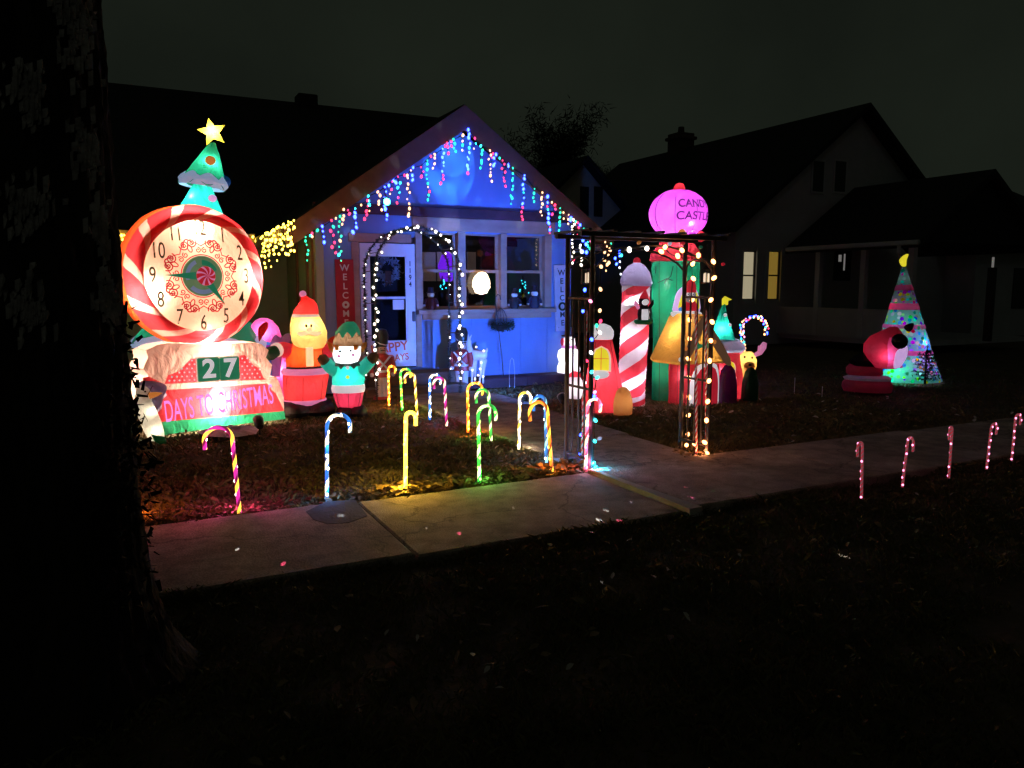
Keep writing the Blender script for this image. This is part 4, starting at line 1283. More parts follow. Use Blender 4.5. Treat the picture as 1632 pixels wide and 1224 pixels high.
# plastic canes stuck inside the arbor
for lab, px, py0, py1, yy, x_h in (('unlit red striped plastic cane inside the right arbor panel by the outer post', 1128, 497, 640, 5.8, .9), ('unlit red striped plastic cane inside the right arbor panel by the inner post', 1112, 497, 655, 5.66, .9),
                               ('red plastic cane inside the left arbor panel, hook up, lit by bulbs', 928, 497, 640, 5.8, 1.0)):
    b = PY(px, py1, yy); tz = PY(px, py0, yy).z
    cane(lab, (b.x, yy, 0), tz, x_h, .035, 'plasred', 'plaswhite', None, r=.012, group='plastic canes in the arbor sides', drop=.07, nm='plastic_candy_cane', rounds=16)

# big cane outlined in bulbs behind the castle
bp_ = PY(1190, 560, 9.6)
bc = thing('bulb_candy_cane', 'candy cane outline of crowded multicolour bulbs behind the inflatable reindeer', 'candy cane', (bp_.x, 9.6, 0))
pp = [PY(a, b, 9.6) for a, b in ((1187, 575), (1185, 555), (1183, 535), (1182, 520), (1188, 510), (1199, 504), (1210, 505), (1219, 513), (1222, 524), (1221, 535))]
pp = [p - Vector((bp_.x, 9.6, 0)) for p in pp]
path = [Vector((pp[0].x, 0, 0)), Vector((pp[0].x, 0, pp[0].z * .5))] + pp
MB().tube(path, .012, 6).build('frame', MBm, bc)
for i, p in enumerate(along(pp, .022)):
    a = i * 2.4
    bulb(bc, p + Vector((.03 * math.cos(a), .03 * math.sin(a), random.uniform(-.015, .015))), random.choice(['red', 'amber', 'blue', 'teal', 'warm', 'pink', 'blue', 'amber']), .014, 1.4, (random.uniform(-1, 1), random.uniform(-1, 1), 0))

# ================================================================== CLOCK INFLATABLE
ROOT = Vector((1.02, 9.55, 0))
CF = Frame(ROOT, R(17))
ck = thing('clock_inflatable', 'big glowing peppermint clock inflatable on a red countdown base, 27 days to christmas', 'inflatable clock', ROOT, R(17))
YFc = -.22
ccx, ccz = CF.f(320, 440, YFc)
_, ztop = CF.f(320, 326, YFc)
Rk = ztop - ccz
def rev_y(prof, n, matf, m=0):
    """turned about an axis along y through (ccx, ccz): prof of (r, y, swirl)"""
    b = MB(); vs, fs, ms = [], [], []
    for (r, y, sw_) in prof:
        for k in range(n):
            a = 2 * PI * k / n + sw_
            vs.append((ccx + r * math.cos(a), y, ccz + r * math.sin(a)))
    for i in range(len(prof) - 1):
        for k in range(n):
            k2 = (k + 1) % n
            fs.append((i * n + k, i * n + k2, (i + 1) * n + k2, (i + 1) * n + k)); ms.append(matf(i, k))
    return b.add(vs, fs, ms)
fr_ = .775
ringp = []
for i in range(9):
    t = i / 8
    r = Rk * (fr_ + (1 - fr_) * t)
    y = YFc - .09 * math.sin(PI * min(1, t * 1.15)) ** .7 + .10 * t * t
    ringp.append((r, y, -.42 * t ** .8))
n = 110
rev_y(ringp, n, lambda i, k: 0 if (k % 10) < 7 else 1).build('peppermint_ring', [FB['red'], FB['pinkcream']], ck, True)
side = [(Rk, YFc + .10, -.42), (Rk * 1.015, YFc + .18, -.42), (Rk * 1.015, YFc + .32, .34), (Rk * .97, YFc + .42, .34), (Rk * .8, YFc + .5, .34), (.02, YFc + .52, .34)]
rev_y(side, n, lambda i, k: 0).build('back_shell', [FB['orange']], ck, True)
face = [(Rk * fr_, YFc, 0), (Rk * fr_ * .96, YFc - .012, 0), (Rk * fr_ * .7, YFc - .03, 0), (Rk * fr_ * .35, YFc - .04, 0), (.003, YFc - .045, 0)]
rev_y(face, 72, lambda i, k: 0).build('dial', [FB['cream']], ck, True)
rf = Rk * fr_
def yface(r):
    return YFc - .047 + .045 * (r / rf) ** 2 - .006
for h in range(1, 13):
    a = PI / 2 - 2 * PI * h / 12
    rr = rf * .86
    nx_, nz_ = ccx + rr * math.cos(a), ccz + rr * math.sin(a)
    text('numeral', str(h), .24, FB['olive'], ck, (0, 0, 0), wide=.62, bold=.001, ext=.0003, warp=lambda co, nx_=nx_, nz_=nz_: Vector((co.x + nx_, yface(math.hypot(co.x + nx_ - ccx, co.z + nz_ - ccz)) + co.y, co.z + nz_)))
# filigree ring of curls
b = MB()
def ribbon(pts, w, yf):
    for i in range(len(pts) - 1):
        p, q = Vector((pts[i][0], 0, pts[i][1])), Vector((pts[i + 1][0], 0, pts[i + 1][1]))
        d = (q - p)
        if d.length < 1e-6: continue
        s = Vector((-d.z, 0, d.x)).normalized() * w
        vs = [p - s, p + s, q + s, q - s]
        b.add([(v.x, yface(math.hypot(v.x - ccx, v.z - ccz)) - .002, v.z) for v in vs], [(0, 1, 2, 3)])
def polar(r, a):
    return (ccx + r * math.cos(a), ccz + r * math.sin(a))
for k in range(8):
    a0 = 2 * PI * k / 8 + PI / 8
    for sg in (-1, 1):
        big = []
        for i in range(26):
            t = i / 25; th = t * 2.2 * 2 * PI * .8; rho = .055 * (1 - .82 * t)
            big.append(polar(rf * .62 + rho * math.cos(th + 1.2), a0 + sg * (.115 + rho * math.sin(th + 1.2) / (rf * .62))))
        ribbon(big, .0065, 0)
        sm = []
        for i in range(18):
            t = i / 17; th = t * 2 * PI * 1.3; rho = .032 * (1 - .75 * t)
            sm.append(polar(rf * .47 + rho * math.cos(th), a0 + sg * (.27 + rho * math.sin(th) / (rf * .47))))
        ribbon(sm, .0055, 0)
        ribbon([polar(rf * (.70 - .16 * t), a0 + sg * .40 * t) for t in np.linspace(0, 1, 8)], .005, 0)
    ribbon([polar(rf * (.59 + .11 * math.sin(PI * t)), a0 - .16 + .32 * t) for t in np.linspace(0, 1, 14)], .007, 0)
    ribbon([polar(rf * (.53 + .07 * math.sin(2 * PI * t)), a0 + .07 * math.cos(2 * PI * t)) for t in np.linspace(0, 1, 16)], .006, 0)
ribbon([polar(rf * .385, t) for t in np.linspace(0, 2 * PI, 61)], .006, 0)
b.build('filigree', BL['red'], ck, fixn=False)
def ring_disc(r0, r1, a0, a1, dy, mm, name, n=40):
    bb = MB()
    for i in range(n):
        t0, t1 = a0 + (a1 - a0) * i / n, a0 + (a1 - a0) * (i + 1) / n
        q = [polar(r0, t0), polar(r1, t0), polar(r1, t1), polar(r0, t1)]
        bb.add([(x, yface(r_) - dy, z) for (x, z), r_ in zip(q, (r0, r1, r1, r0))], [(0, 1, 2, 3)])
    return bb.build(name, mm, ck, fixn=False)
ring_disc(.001, rf * .365, 0, 2 * PI, .004, BL['sage'], 'medallion')
ring_disc(rf * .24, rf * .31, 2.0, 3.4, .007, BL['slate'], 'medallion_arc')
ring_disc(rf * .25, rf * .33, 3.9, 5.5, .007, BL['slate'], 'medallion_arc')
ring_disc(rf * .20, rf * .29, .4, 1.6, .007, BL['green'], 'medallion_arc')
for ang, L, nm in ((PI * .995, rf * .68, 'minute_hand'), (-PI / 3.35, rf * .62, 'hour_hand')):
    c, s = math.cos(ang), math.sin(ang)
    pl_ = [(ccx - s * .032, ccz + c * .032), (ccx + c * L * .25 - s * .04, ccz + s * L * .25 + c * .04), (ccx + c * L, ccz + s * L), (ccx + c * L * .25 + s * .04, ccz + s * L * .25 - c * .04), (ccx + s * .032, ccz - c * .032)]
    MB().prism(pl_, YFc - .085, YFc - .062).build(nm, BL['green'], ck)
hub = MB()
for k in range(48):
    pass
hy = YFc - .14
vs, fs, ms = [], [], []
for i in range(7):
    t = i / 6 * PI / 2
    for k in range(48):
        a = 2 * PI * k / 48 + .55 * math.cos(t)
        vs.append((ccx + .105 * math.cos(t) * math.cos(a) if i < 6 else ccx, hy - .05 * math.sin(t), ccz + (.105 * math.cos(t) * math.sin(a) if i < 6 else 0)))
for i in range(6):
    for k in range(48):
        k2 = (k + 1) % 48
        fs.append((i * 48 + k, i * 48 + k2, (i + 1) * 48 + k2, (i + 1) * 48 + k)); ms.append(0 if (k % 6) < 4 else 1)
hub.add(vs, fs, ms)
hub.build('mint_hub', [BL['red'], BL['pink']], ck, True)
MB().tube([(ccx, hy + .01, ccz), (ccx, YFc - .03, ccz)], .03, 10).build('hub_stem', BL['green'], ck)
# base
P = lambda a, c, y=YFc - .06: CF.f(a, c, y)
YB0 = YFc - .06
def smooth_poly(pts, k=3):
    out = []
    n = len(pts)
    for i in range(n):
        p0, p1, p2, p3 = pts[i - 1], pts[i], pts[(i + 1) % n], pts[(i + 2) % n]
        for j in range(k):
            t = j / k
            out.append(tuple(.5 * (2 * p1[d] + (p2[d] - p0[d]) * t + (2 * p0[d] - 5 * p1[d] + 4 * p2[d] - p3[d]) * t * t + (3 * p1[d] - p0[d] - 3 * p2[d] + p3[d]) * t ** 3) for d in (0, 1)))
    return out
def skin(name, pix, mm, y=YB0, fr=P):
    poly = [fr(a, c, y) for a, c in pix]
    bb = MB().add([(x, y, max(z, .0)) for x, z in poly], [tuple(range(len(poly)))])
    return bb.build(name, mm, ck, fixn=False)
topc = [(238, 600), (228, 588), (236, 570), (233, 558), (250, 550), (270, 547), (300, 548), (345, 549), (400, 546), (416, 548), (428, 558), (424, 570), (434, 582), (430, 600)]
dots_poly = [(262, 612), (268, 598), (285, 592), (296, 580), (304, 572), (318, 570), (390, 566), (396, 572), (404, 582), (414, 588), (420, 602), (424, 605)]
# cream frame pieces, red dotted panel, red banner and green plinth tile the front
frame_ = topc[:1] + topc[1:] + [(424, 605)] + dots_poly[::-1][1:]
skin('cream_front', frame_, FB['pinkcream'])
skin('dotted_panel', dots_poly, FB['red'])
skin('left_band', [(228, 602), (238, 600), (262, 612), (262, 617), (229, 616)], FB['red'])
skin('cream_strip', [(229, 616), (262, 612), (424, 605), (440, 600), (446, 612), (426, 611), (262, 622), (232, 625)], FB['pinkcream'])
ban = [(262, 621), (426, 611), (432, 620), (440, 628), (446, 640), (453, 655), (250, 673), (248, 662), (258, 650), (258, 638), (266, 630)]
skin('banner', ban, FB['red'])
skin('cream_left', [(232, 625), (262, 621), (266, 630), (258, 638), (258, 650), (248, 662), (240, 655), (232, 640)], FB['lilac'])
skin('cream_right', [(426, 611), (446, 612), (452, 634), (453, 655), (446, 640), (440, 628), (432, 620)], FB['pinkcream'])
skin('plinth', [(250, 673), (453, 655), (455, 668), (390, 675), (330, 684), (258, 694), (252, 690)], FB['green'])
# sides, top and back of the base close the body
out = [P(a, c) for a, c in ((252, 690), (248, 662), (240, 655), (232, 640), (229, 616), (238, 600), (228, 588), (236, 570), (233, 558), (250, 550), (270, 547), (300, 548), (345, 549), (400, 546), (416, 548), (428, 558), (424, 570), (434, 582), (430, 600), (440, 600), (446, 612), (452, 634), (453, 655), (455, 668))]
out = [(x, max(z, 0)) for x, z in out]
b = MB()
vs = [(x, YB0, z) for x, z in out] + [(x * 1.02, YB0 + .25, z * 1.01) for x, z in out] + [(x * .96, YB0 + .56, z * .97) for x, z in out]
n = len(out); fs = []
for i in range(2):
    for k in range(n - 1):
        fs.append((i * n + k, i * n + k + 1, (i + 1) * n + k + 1, (i + 1) * n + k))
fs.append(tuple(2 * n + k for k in range(n)))
b.add(vs, fs).build('base_shell', FB['pinkcream'], ck, True, fixn=False)
# number boxes
for (a0, a1, c0, c1, dg) in ((317, 349, 569, 609, '2'), (352, 381, 568, 607, '7')):
    q0, q1 = P(a0, c1, YB0 - .03), P(a1, c0, YB0 - .03)
    w_ = (q1[0] - q0[0]); h_ = q1[1] - q0[1]
    bx = MB().bbox(q0[0], q1[0], YB0 - .03, YB0 - .004, q0[1], q1[1], .012).build('number_box', BL['green'], ck)
    MB().box(q0[0] - .012, q1[0] + .012, YB0 - .006, YB0 - .002, q0[1] - .012, q1[1] + .012).build('box_edge', BL['cream'], ck)
    text('digit', dg, .29, BL['white'], ck, ((q0[0] + q1[0]) / 2, YB0 - .034, (q0[1] + q1[1]) / 2), wide=1.05, bold=.008)
# polka dots
b = MB()
def inside(p, poly):
    c = False
    for i in range(len(poly)):
        (x1, y1), (x2, y2) = poly[i - 1], poly[i]
        if (y1 > p[1]) != (y2 > p[1]) and p[0] < (x2 - x1) * (p[1] - y1) / (y2 - y1) + x1: c = not c
    return c
for i in range(24):
    for j in range(9):
        px, py = 262 + i * 8 + (4 if j % 2 else 0), 570 + j * 6.2 - (262 + i * 8 - 262) * .04
        if inside((px, py), dots_poly) and not (314 < px < 384):
            x, z = P(px, py, YB0 - .004)
            b.add([(x + .011 * math.cos(2 * PI * k / 10), YB0 - .004, z + .011 * math.sin(2 * PI * k / 10)) for k in range(10)], [tuple(range(10))])
b.build('polka_dots', BL['white'], ck, fixn=False)
x0, z0 = P(353, 643, YB0 - .006)
text('banner_lettering', 'DAYS TO CHRISTMAS', .34, FB['lettering'], ck, (x0, YB0 - .006, z0), (0, R(-3.5), 0), wide=.385, bold=.001, ext=.0005)
# snow drift on the left shoulder of the base
MB().puff(smooth_poly([CF.f(a, c, -.3) for a, c in ((222, 610), (240, 607), (262, 612), (264, 622), (258, 632), (256, 645), (244, 656), (232, 640), (224, 626))]), -.30, .10).build('snow_drift', FB['lilac'], ck, True)
for (px, py, w_, yy, rr) in ((305, 364, 22, YFc + .07, .03), (236, 466, 20, YFc + .06, .03), (404, 440, 18, YFc + .06, .03), (330, 540, 18, YFc + .07, .03), (322, 440, 11, YFc + .30, .06), (345, 640, 130, YB0 + .06, .03), (340, 560, 14, YB0 + .08, .03), (300, 585, 4, YB0 + .28, .05), (400, 600, 4, YB0 + .28, .05), (285, 640, 4, YB0 + .2, .05), (420, 645, 4, YB0 + .2, .05)):
    x, z = CF.f(px, py, yy)
    lamp(ck, (x, yy, z), w_, (1, .82, .58), rr)

# ================================================================== TREE INFLATABLE BEHIND THE CLOCK
TR = Vector((PY(326, 560, 10.55).x, 10.55, 0))
TF = Frame(TR, facing(TR))
tr_ = thing('tree_inflatable', 'tall glowing green tree inflatable with yellow star behind the clock', 'inflatable tree', TR, TF.rz)
def tz(px, py): return TF.f(px, py)
def tier(ptop, pbl, pbr, mm, name, snow=True, n=36, scal=.10):
    (xt, zt) = tz(*ptop); (xl_, zl) = tz(*pbl); (xr_, zr) = tz(*pbr)
    xc, rr, zb = (xl_ + xr_) / 2, abs(xr_ - xl_) / 2, (zl + zr) / 2
    tiltk = (zr - zl) / (xr_ - xl_)
    secs = []
    K = 8
    vs, fs, ms = [], [], []
    for i in range(K + 1):
        t = i / K
        for k in range(n):
            a = 2 * PI * k / n
            q = t ** .92
            r = rr * q * (1 + (.04 * math.sin(k * 6 * PI / n * 2) if i > K - 3 else 0)) + .035 * (1 - t)
            x = xt + (xc - xt) * t + r * math.cos(a)
            z = zt + (zb - zt) * t + tiltk * (r * math.cos(a)) * t
            if i == K: z += .03 * math.cos(a * 7); x *= .985
            vs.append((x, r * math.sin(a), z))
    for i in range(K):
        for k in range(n):
            k2 = (k + 1) % n
            fs.append((i * n + k, i * n + k2, (i + 1) * n + k2, (i + 1) * n + k))
    MB().add(vs, fs).build(name, mm, tr_, True, fixn=False)
    if snow:
        b = MB(); vs = []; fs = []
        for i in range(4):
            for k in range(n):
                a = 2 * PI * k / n
                wv = .075 + .06 * abs(math.sin(a * 3.5))
                up = (1 - i / 3) * wv if i < 3 else -.03
                t = 1 - up / max(.1, (zt - zb))
                r = rr * min(1.03, t) + (.012 if i < 3 else -.03) + (.02 if i in (1, 2) else 0)
                x = xc + (xt - xc) * (1 - t) + r * math.cos(a)
                vs.append((x, r * math.sin(a), zb + up + tiltk * r * math.cos(a)))
        for i in range(3):
            for k in range(n):
                k2 = (k + 1) % n
                fs.append((i * n + k, i * n + k2, (i + 1) * n + k2, (i + 1) * n + k))
        b.add(vs, fs).build('snow_trim', BLS, tr_, True, fixn=False)
BLS = mat('blue_white_snow_trim', (.42, .56, .85), .5, var=.1, emit=.42)  # glow from inside painted in as emission
tier((339, 228), (283, 288), (361, 302), FB['green'], 'tree_tier')
tier((322, 280), (258, 375), (372, 380), FB['teal'], 'tree_tier')
tier((318, 370), (228, 470), (415, 470), FB['green'], 'tree_tier')
tier((318, 440), (207, 548), (430, 548), FB['green'], 'tree_tier')
xb, zb = tz(318, 560)
MB().loft([(xb, 0, 0, .5, .5), (xb, 0, .3, .55, .55), (xb, 0, zb + .15, .5, .5)], 20).build('tree_trunk', FB['darkgreen'], tr_, True)
sx, sz = tz(338, 210)
star = []
for k in range(10):
    r = (.185 if k % 2 == 0 else .085); a = PI / 2 + .22 + 2 * PI * k / 10
    star.append((sx + r * math.cos(a), sz + r * math.sin(a)))
lamp(tr_, (sx, 0, sz), 6, (1, .95, .7), .02)
MB().puff(star, 0, .07).build('star', FB['yellow'], tr_, True)
for (px, py, mm, r) in ((335, 261, 'orange', .062), (338, 321, 'lilac', .05)):
    x, z = tz(px, py); rr = .28 if py < 300 else .40
    yy = -(.27 if py < 300 else .36)
    MB().puff([(x + r * math.cos(a), z + r * .9 * math.sin(a)) for a in np.linspace(0, 2 * PI, 14)[:-1]], yy, .012).build('printed_ornament', BL[mm], tr_, True)
x, z = tz(357, 288)
MB().ball((x, .05, z), .075).build('ball_ornament', FB['blue'], tr_, True)
for (px, py, w_) in ((335, 262, 5), (305, 313, 9), (320, 350, 9), (300, 440, 12), (240, 520, 7), (318, 500, 12)):
    x, z = tz(px, py); lamp(tr_, (x, -.12 if py in (313, 262) else 0, z), w_, (.75, .95, 1.0), .05)

# ================================================================== SANTA
SR = G(492, 660); SR.y += .1
SF = Frame(SR, facing(SR) + R(6))
sa = thing('santa_inflatable', 'glowing inflatable santa with white beard, red coat and green mittens', 'inflatable santa', SR, SF.rz)
S = SF.f
def sec(fr, pl_, pr_, py, dep=.8, y=0):
    a, z = fr.f(pl_, py); c, z2 = fr.f(pr_, py)
    return ((a + c) / 2, y, z, abs(c - a) / 2, abs(c - a) / 2 * dep)
MB().loft([sec(SF, 453, 518, 641), sec(SF, 451, 521, 620), sec(SF, 450, 523, 600), sec(SF, 451, 522, 592)], 28, (True, False)).build('sack_trousers', FB['red'], sa, True)
MB().loft([sec(SF, 452, 520, 645, .82), sec(SF, 450, 521, 641, .84), sec(SF, 452, 520, 637, .82)], 28, (False, False)).build('hem', BL['pink'], sa, True)
MB().loft([sec(SF, 449, 524, 597, .84), sec(SF, 447, 526, 592, .86), sec(SF, 452, 521, 587, .8)], 28, (False, False)).build('fur_rim', BL['pink'], sa, True)
MB().loft([sec(SF, 456, 517, 590, .75), sec(SF, 456, 518, 583, .75)], 24, (False, False)).build('belt', BL['black'], sa, True)
MB().loft([sec(SF, 456, 518, 584), sec(SF, 456, 519, 570), sec(SF, 459, 516, 555), sec(SF, 468, 510, 545), sec(SF, 478, 500, 540)], 28, (False, False)).build('coat', FB['orange'], sa, True)
x0, z0 = S(494, 584, -.22); x1, z1 = S(494, 553, -.22)
MB().puff([(x0 - .045, z0), (x0 + .045, z0), (x0 + .045, z1), (x0 - .045, z1)], -.225, .02).build('coat_trim', BL['skin'], sa, True)
def seams(secs, angs, par, name='seam'):
    for a in angs:
        a = R(a)
        MB().tube([(x + (rx + .001) * math.cos(a), y + (ry + .001) * math.sin(a), z) for x, y, z, rx, ry in secs], .0035, 5, False).build(name, SEAM, par)
SEAM = mat('seam_thread', (.10, .02, .02), .8)
seams([sec(SF, 453, 518, 641), sec(SF, 451, 521, 620), sec(SF, 450, 523, 600)], (-100, -45, -150), sa)
seams([sec(SF, 456, 518, 584), sec(SF, 456, 519, 570), sec(SF, 459, 516, 555)], (-35, -145), sa)
# head with beard
MB().loft([sec(SF, 482, 503, 559, .8, -.06), sec(SF, 470, 515, 553, .8, -.06), sec(SF, 464, 520, 543, .82, -.05), sec(SF, 462, 521, 530, .85, -.03), sec(SF, 462, 517, 518, .85), sec(SF, 464, 511, 506, .85), sec(SF, 466, 508, 500, .85)], 28, (True, False)).build('head', FB['skin'], sa, True)
xm, zm = S(493, 527, -.26)
MB().puff(smooth_poly([(xm - .15, zm - .02), (xm, zm + .0), (xm + .15, zm - .02), (xm + .10, zm - .07), (xm, zm - .05), (xm - .10, zm - .07)]), -.225, .03).build('moustache', BL['skin'], sa, True)
MB().ball((xm, -.255, zm + .015), .035)  .build('nose', BL['skin'], sa, True)
for px in (488, 496):
    x, z = S(px, 519, -.22); MB().ball((x, -.222, z), .015, .008, .022, 8, 5).build('eye', BL['black'], sa, True)
hx, hz = S(487, 503)
hb_, _ = S(466, 503)
hr = hx - hb_
tipx, tipz = S(484, 470)
MB().loft([(hx, 0, hz - .01, hr * 1.02, hr * .86), (hx + .01, 0, hz + .07, hr * .96, hr * .8), (hx + .03, 0, hz + .14, hr * .72, hr * .6), (hx + .03, 0, hz + .19, hr * .5, hr * .42), (hx + .0, 0, hz + .225, hr * .28, hr * .25), (tipx, 0, tipz, .02, .02)], 24, (False, True)).build('hat', FB['red'], sa, True)
MB().loft([(hx, 0, hz - .03, hr * 1.0, hr * .86), (hx, -.01, hz - .01, hr * 1.07, hr * .92), (hx, 0, hz + .02, hr * 1.0, hr * .86)], 24, (False, False)).build('hat_band', BL['cream'], sa, True)
MB().ball((tipx - .01, 0, tipz + .01), .045, n=12, k=7).build('pompom', BL['pink'], sa, True)
def arm(fr, root, pts, rs, mm, name='arm', par=None):
    MB().tube([(*(lambda q: (q[0], yy, q[1]))(fr.f(a, c)),) for a, c, yy in pts], rs, 14).build(name, mm, par, True)
arm(SF, sa, [(462, 560, 0), (450, 556, -.06), (441, 556, -.12)], [.10, .095, .085], BL['red'], 'sleeve', sa)
arm(SF, sa, [(442, 556, -.11), (438, 557, -.14)], [.09, .09], BL['cream'], 'cuff', sa)
arm(SF, sa, [(438, 558, -.14), (430, 561, -.18), (422, 563, -.2), (417, 565, -.2)], [.07, .085, .075, .035], FB['darkgreen'], 'mitten', sa)
arm(SF, sa, [(515, 562, 0), (526, 556, -.06), (530, 548, -.1)], [.10, .09, .085], BL['red'], 'sleeve', sa)
arm(SF, sa, [(530, 548, -.1), (530, 540, -.12), (528, 536, -.12)], [.07, .075, .03], FB['orange'], 'mitten', sa)
for s in (472, 506):
    x, z = S(s, 655)
    MB().loft([(x, -.02, 0, .22, .30), (x, -.03, .05, .23, .31), (x, -.02, .11, .21, .27), (x, 0, .17, .17, .18)], 20).build('boot', FB['black'], sa, True)
xh, zh = S(489, 522)
lamp(sa, (xh, -.09, zh), 5, (1, .80, .42), .04)
lamp(sa, (xh, 0, S(489, 500)[1]), 1.6, (1, .5, .2), .04)
xb, zb = S(486, 565); lamp(sa, (xb, -.05, zb), 4, (1, .62, .3), .05)
xb, zb = S(486, 615); lamp(sa, (xb, 0, zb), 5, (1, .75, .55), .06)

# ================================================================== ELF
ER = G(556, 662); ER.y += .08
EF = Frame(ER, facing(ER) + R(-2))
el = thing('elf_inflatable', 'inflatable elf with raised arms, teal shirt and brown pointed-brim hat', 'inflatable elf', ER, EF.rz)
E_ = EF.f
MB().loft([sec(EF, 540, 573, 653, .7), sec(EF, 534, 578, 640, .75), sec(EF, 531, 581, 625, .75)], 26, (True, False)).build('trousers', FB['crimson'], el, True)
MB().loft([sec(EF, 529, 581, 625, .76), sec(EF, 528, 582, 619, .78), sec(EF, 529, 581, 613, .76)], 26, (False, False)).build('belt', BL['white'], el, True)
MB().loft([sec(EF, 530, 580, 613, .74), sec(EF, 530, 581, 600, .74), sec(EF, 533, 577, 586, .74), sec(EF, 540, 571, 579, .7)], 26, (False, False)).build('shirt', FB['teal'], el, True)
col_pts = []
cx, cz = E_(554, 580)
for k in range(17):
    a = 2 * PI * k / 16
    col_pts.append(a)
b = MB(); vs = []; fs = []
for k in range(32):
    a = 2 * PI * k / 32; zz = cz - (.055 if k % 4 == 2 else .015)
    vs += [(cx + .15 * math.cos(a), .11 * math.sin(a), cz + .03), (cx + .205 * math.cos(a), .16 * math.sin(a), zz)]
for k in range(32):
    k2 = (k + 1) % 32; fs.append((2 * k, 2 * k2, 2 * k2 + 1, 2 * k + 1))
b.add(vs, fs).build('zigzag_collar', BL['dkgreen'], el, fixn=False)
MB().loft([sec(EF, 545, 562, 582, .8, -.03), sec(EF, 535, 571, 576, .82, -.03), sec(EF, 531, 575, 566, .85, -.02), sec(EF, 532, 575, 556, .85), sec(EF, 534, 574, 549, .85)], 26, (True, False)).build('face', FB['white'], el, True)
for px, py in ((542, 560), (559, 559)):
    x, z = E_(px, py, -.17); MB().ball((x, -.168, z), .014, .01, .014, 8, 5).build('eye', BL['black'], el, True)
for px, py in ((540, 568), (563, 566)):
    x, z = E_(px, py, -.17); MB().ball((x, -.158, z), .02, .008, .018, 10, 5).build('cheek', BL['pink'], el, True)
x, z = E_(551, 565, -.18); MB().ball((x, -.186, z), .012, .012, .012, 8, 5).build('nose', BL['pink'], el, True)
for px, w_ in ((536, .032), (568, .032)):
    x, z = E_(px, 552, -.14); MB().puff([(x - w_, z + .02), (x + w_, z + .02), (x + w_ * (.2 if px > 550 else 1), z - .04), (x - w_ * (1 if px > 550 else .2), z - .05)], -.15, .012).build('hair', FB['ginger'], el, True)
MB().loft([sec(EF, 531, 577, 551, .88), sec(EF, 531, 577, 545, .88), sec(EF, 534, 574, 534, .85), sec(EF, 540, 570, 524, .85), sec(EF, 547, 566, 517, .8), sec(EF, 553, 562, 514, .8)], 26, (False, True)).build('hat', FB['brown'], el, True)
hx, hz = E_(555, 545)
b = MB(); vs = []; fs = []
secs = [sec(EF, 535, 573.5, 533, .89), sec(EF, 538, 572, 527, .88), sec(EF, 540, 571, 523, .87), sec(EF, 547, 567, 516, .82), sec(EF, 553, 563, 512.5, .8)]
for i, (x, y, z, rx, ry) in enumerate(secs):
    for k in range(32):
        a = 2 * PI * k / 32
        vs.append((x + (rx + .008) * math.cos(a), (ry + .008) * math.sin(a), z + (.04 * (1 if k % 4 == 0 else (-1.1 if k % 4 == 2 else 0)) if i == 0 else 0)))
for i in range(len(secs) - 1):
    for k in range(32):
        k2 = (k + 1) % 32; fs.append((i * 32 + k, i * 32 + k2, (i + 1) * 32 + k2, (i + 1) * 32 + k))
b.add(vs, fs).build('zigzag_cap', BL['green'], el, True, fixn=False)
for px, s in ((529, -1), (578, 1)):
    x, z = E_(px, 553)
    MB().puff(smooth_poly([(x - .01 * s, z - .07), (x + s * .035, z - .01), (x + s * .05, z + .06), (x + s * .015, z + .05), (x - s * .02, z + .02)]), 0, .03).build('ear', FB['ginger'], el, True)
arm(EF, el, [(536, 592, 0), (526, 584, -.05), (519, 576, -.08)], [.085, .08, .075], BL['teal'], 'sleeve', el)
arm(EF, el, [(520, 576, -.08), (514, 571, -.1), (509, 568, -.1)], [.06, .062, .03], FB['brown'], 'mitten', el)
arm(EF, el, [(573, 592, 0), (583, 582, -.05), (590, 574, -.08)], [.085, .08, .075], BL['teal'], 'sleeve', el)
arm(EF, el, [(590, 574, -.08), (597, 567, -.1), (600, 562, -.1)], [.06, .068, .035], FB['brown'], 'mitten', el)
for py, c in ((586, 'white'), (601, 'yellow')):
    x, z = E_(554, py, -.17); MB().ball((x, -.175, z), .022, .012, .022, 12, 6).build('button', BL[c], el, True)
for px in (551, 570):
    x, z = E_(px, 658)
    MB().loft([(x, -.03, 0, .12, .19), (x, -.03, .04, .125, .2), (x, -.02, .08, .11, .17), (x, 0, .11, .08, .10)], 18).build('boot', FB['black'], el, True)
x, z = E_(553, 564); lamp(el, (x, -.05, z), 3.2, (.85, .92, 1), .04)
x, z = E_(555, 600); lamp(el, (x, -.03, z), 3.6, (.75, .95, 1), .05)
x, z = E_(555, 636); lamp(el, (x, 0, z), 1.6, (1, .85, .85), .05)
x, z = E_(553, 538); lamp(el, (x, 0, z), 1.2, (1, .85, .7), .04)

seams([sec(EF, 540, 573, 653, .7), sec(EF, 534, 578, 640, .75), sec(EF, 531, 581, 625, .75)], (-90, -40, -140), el)

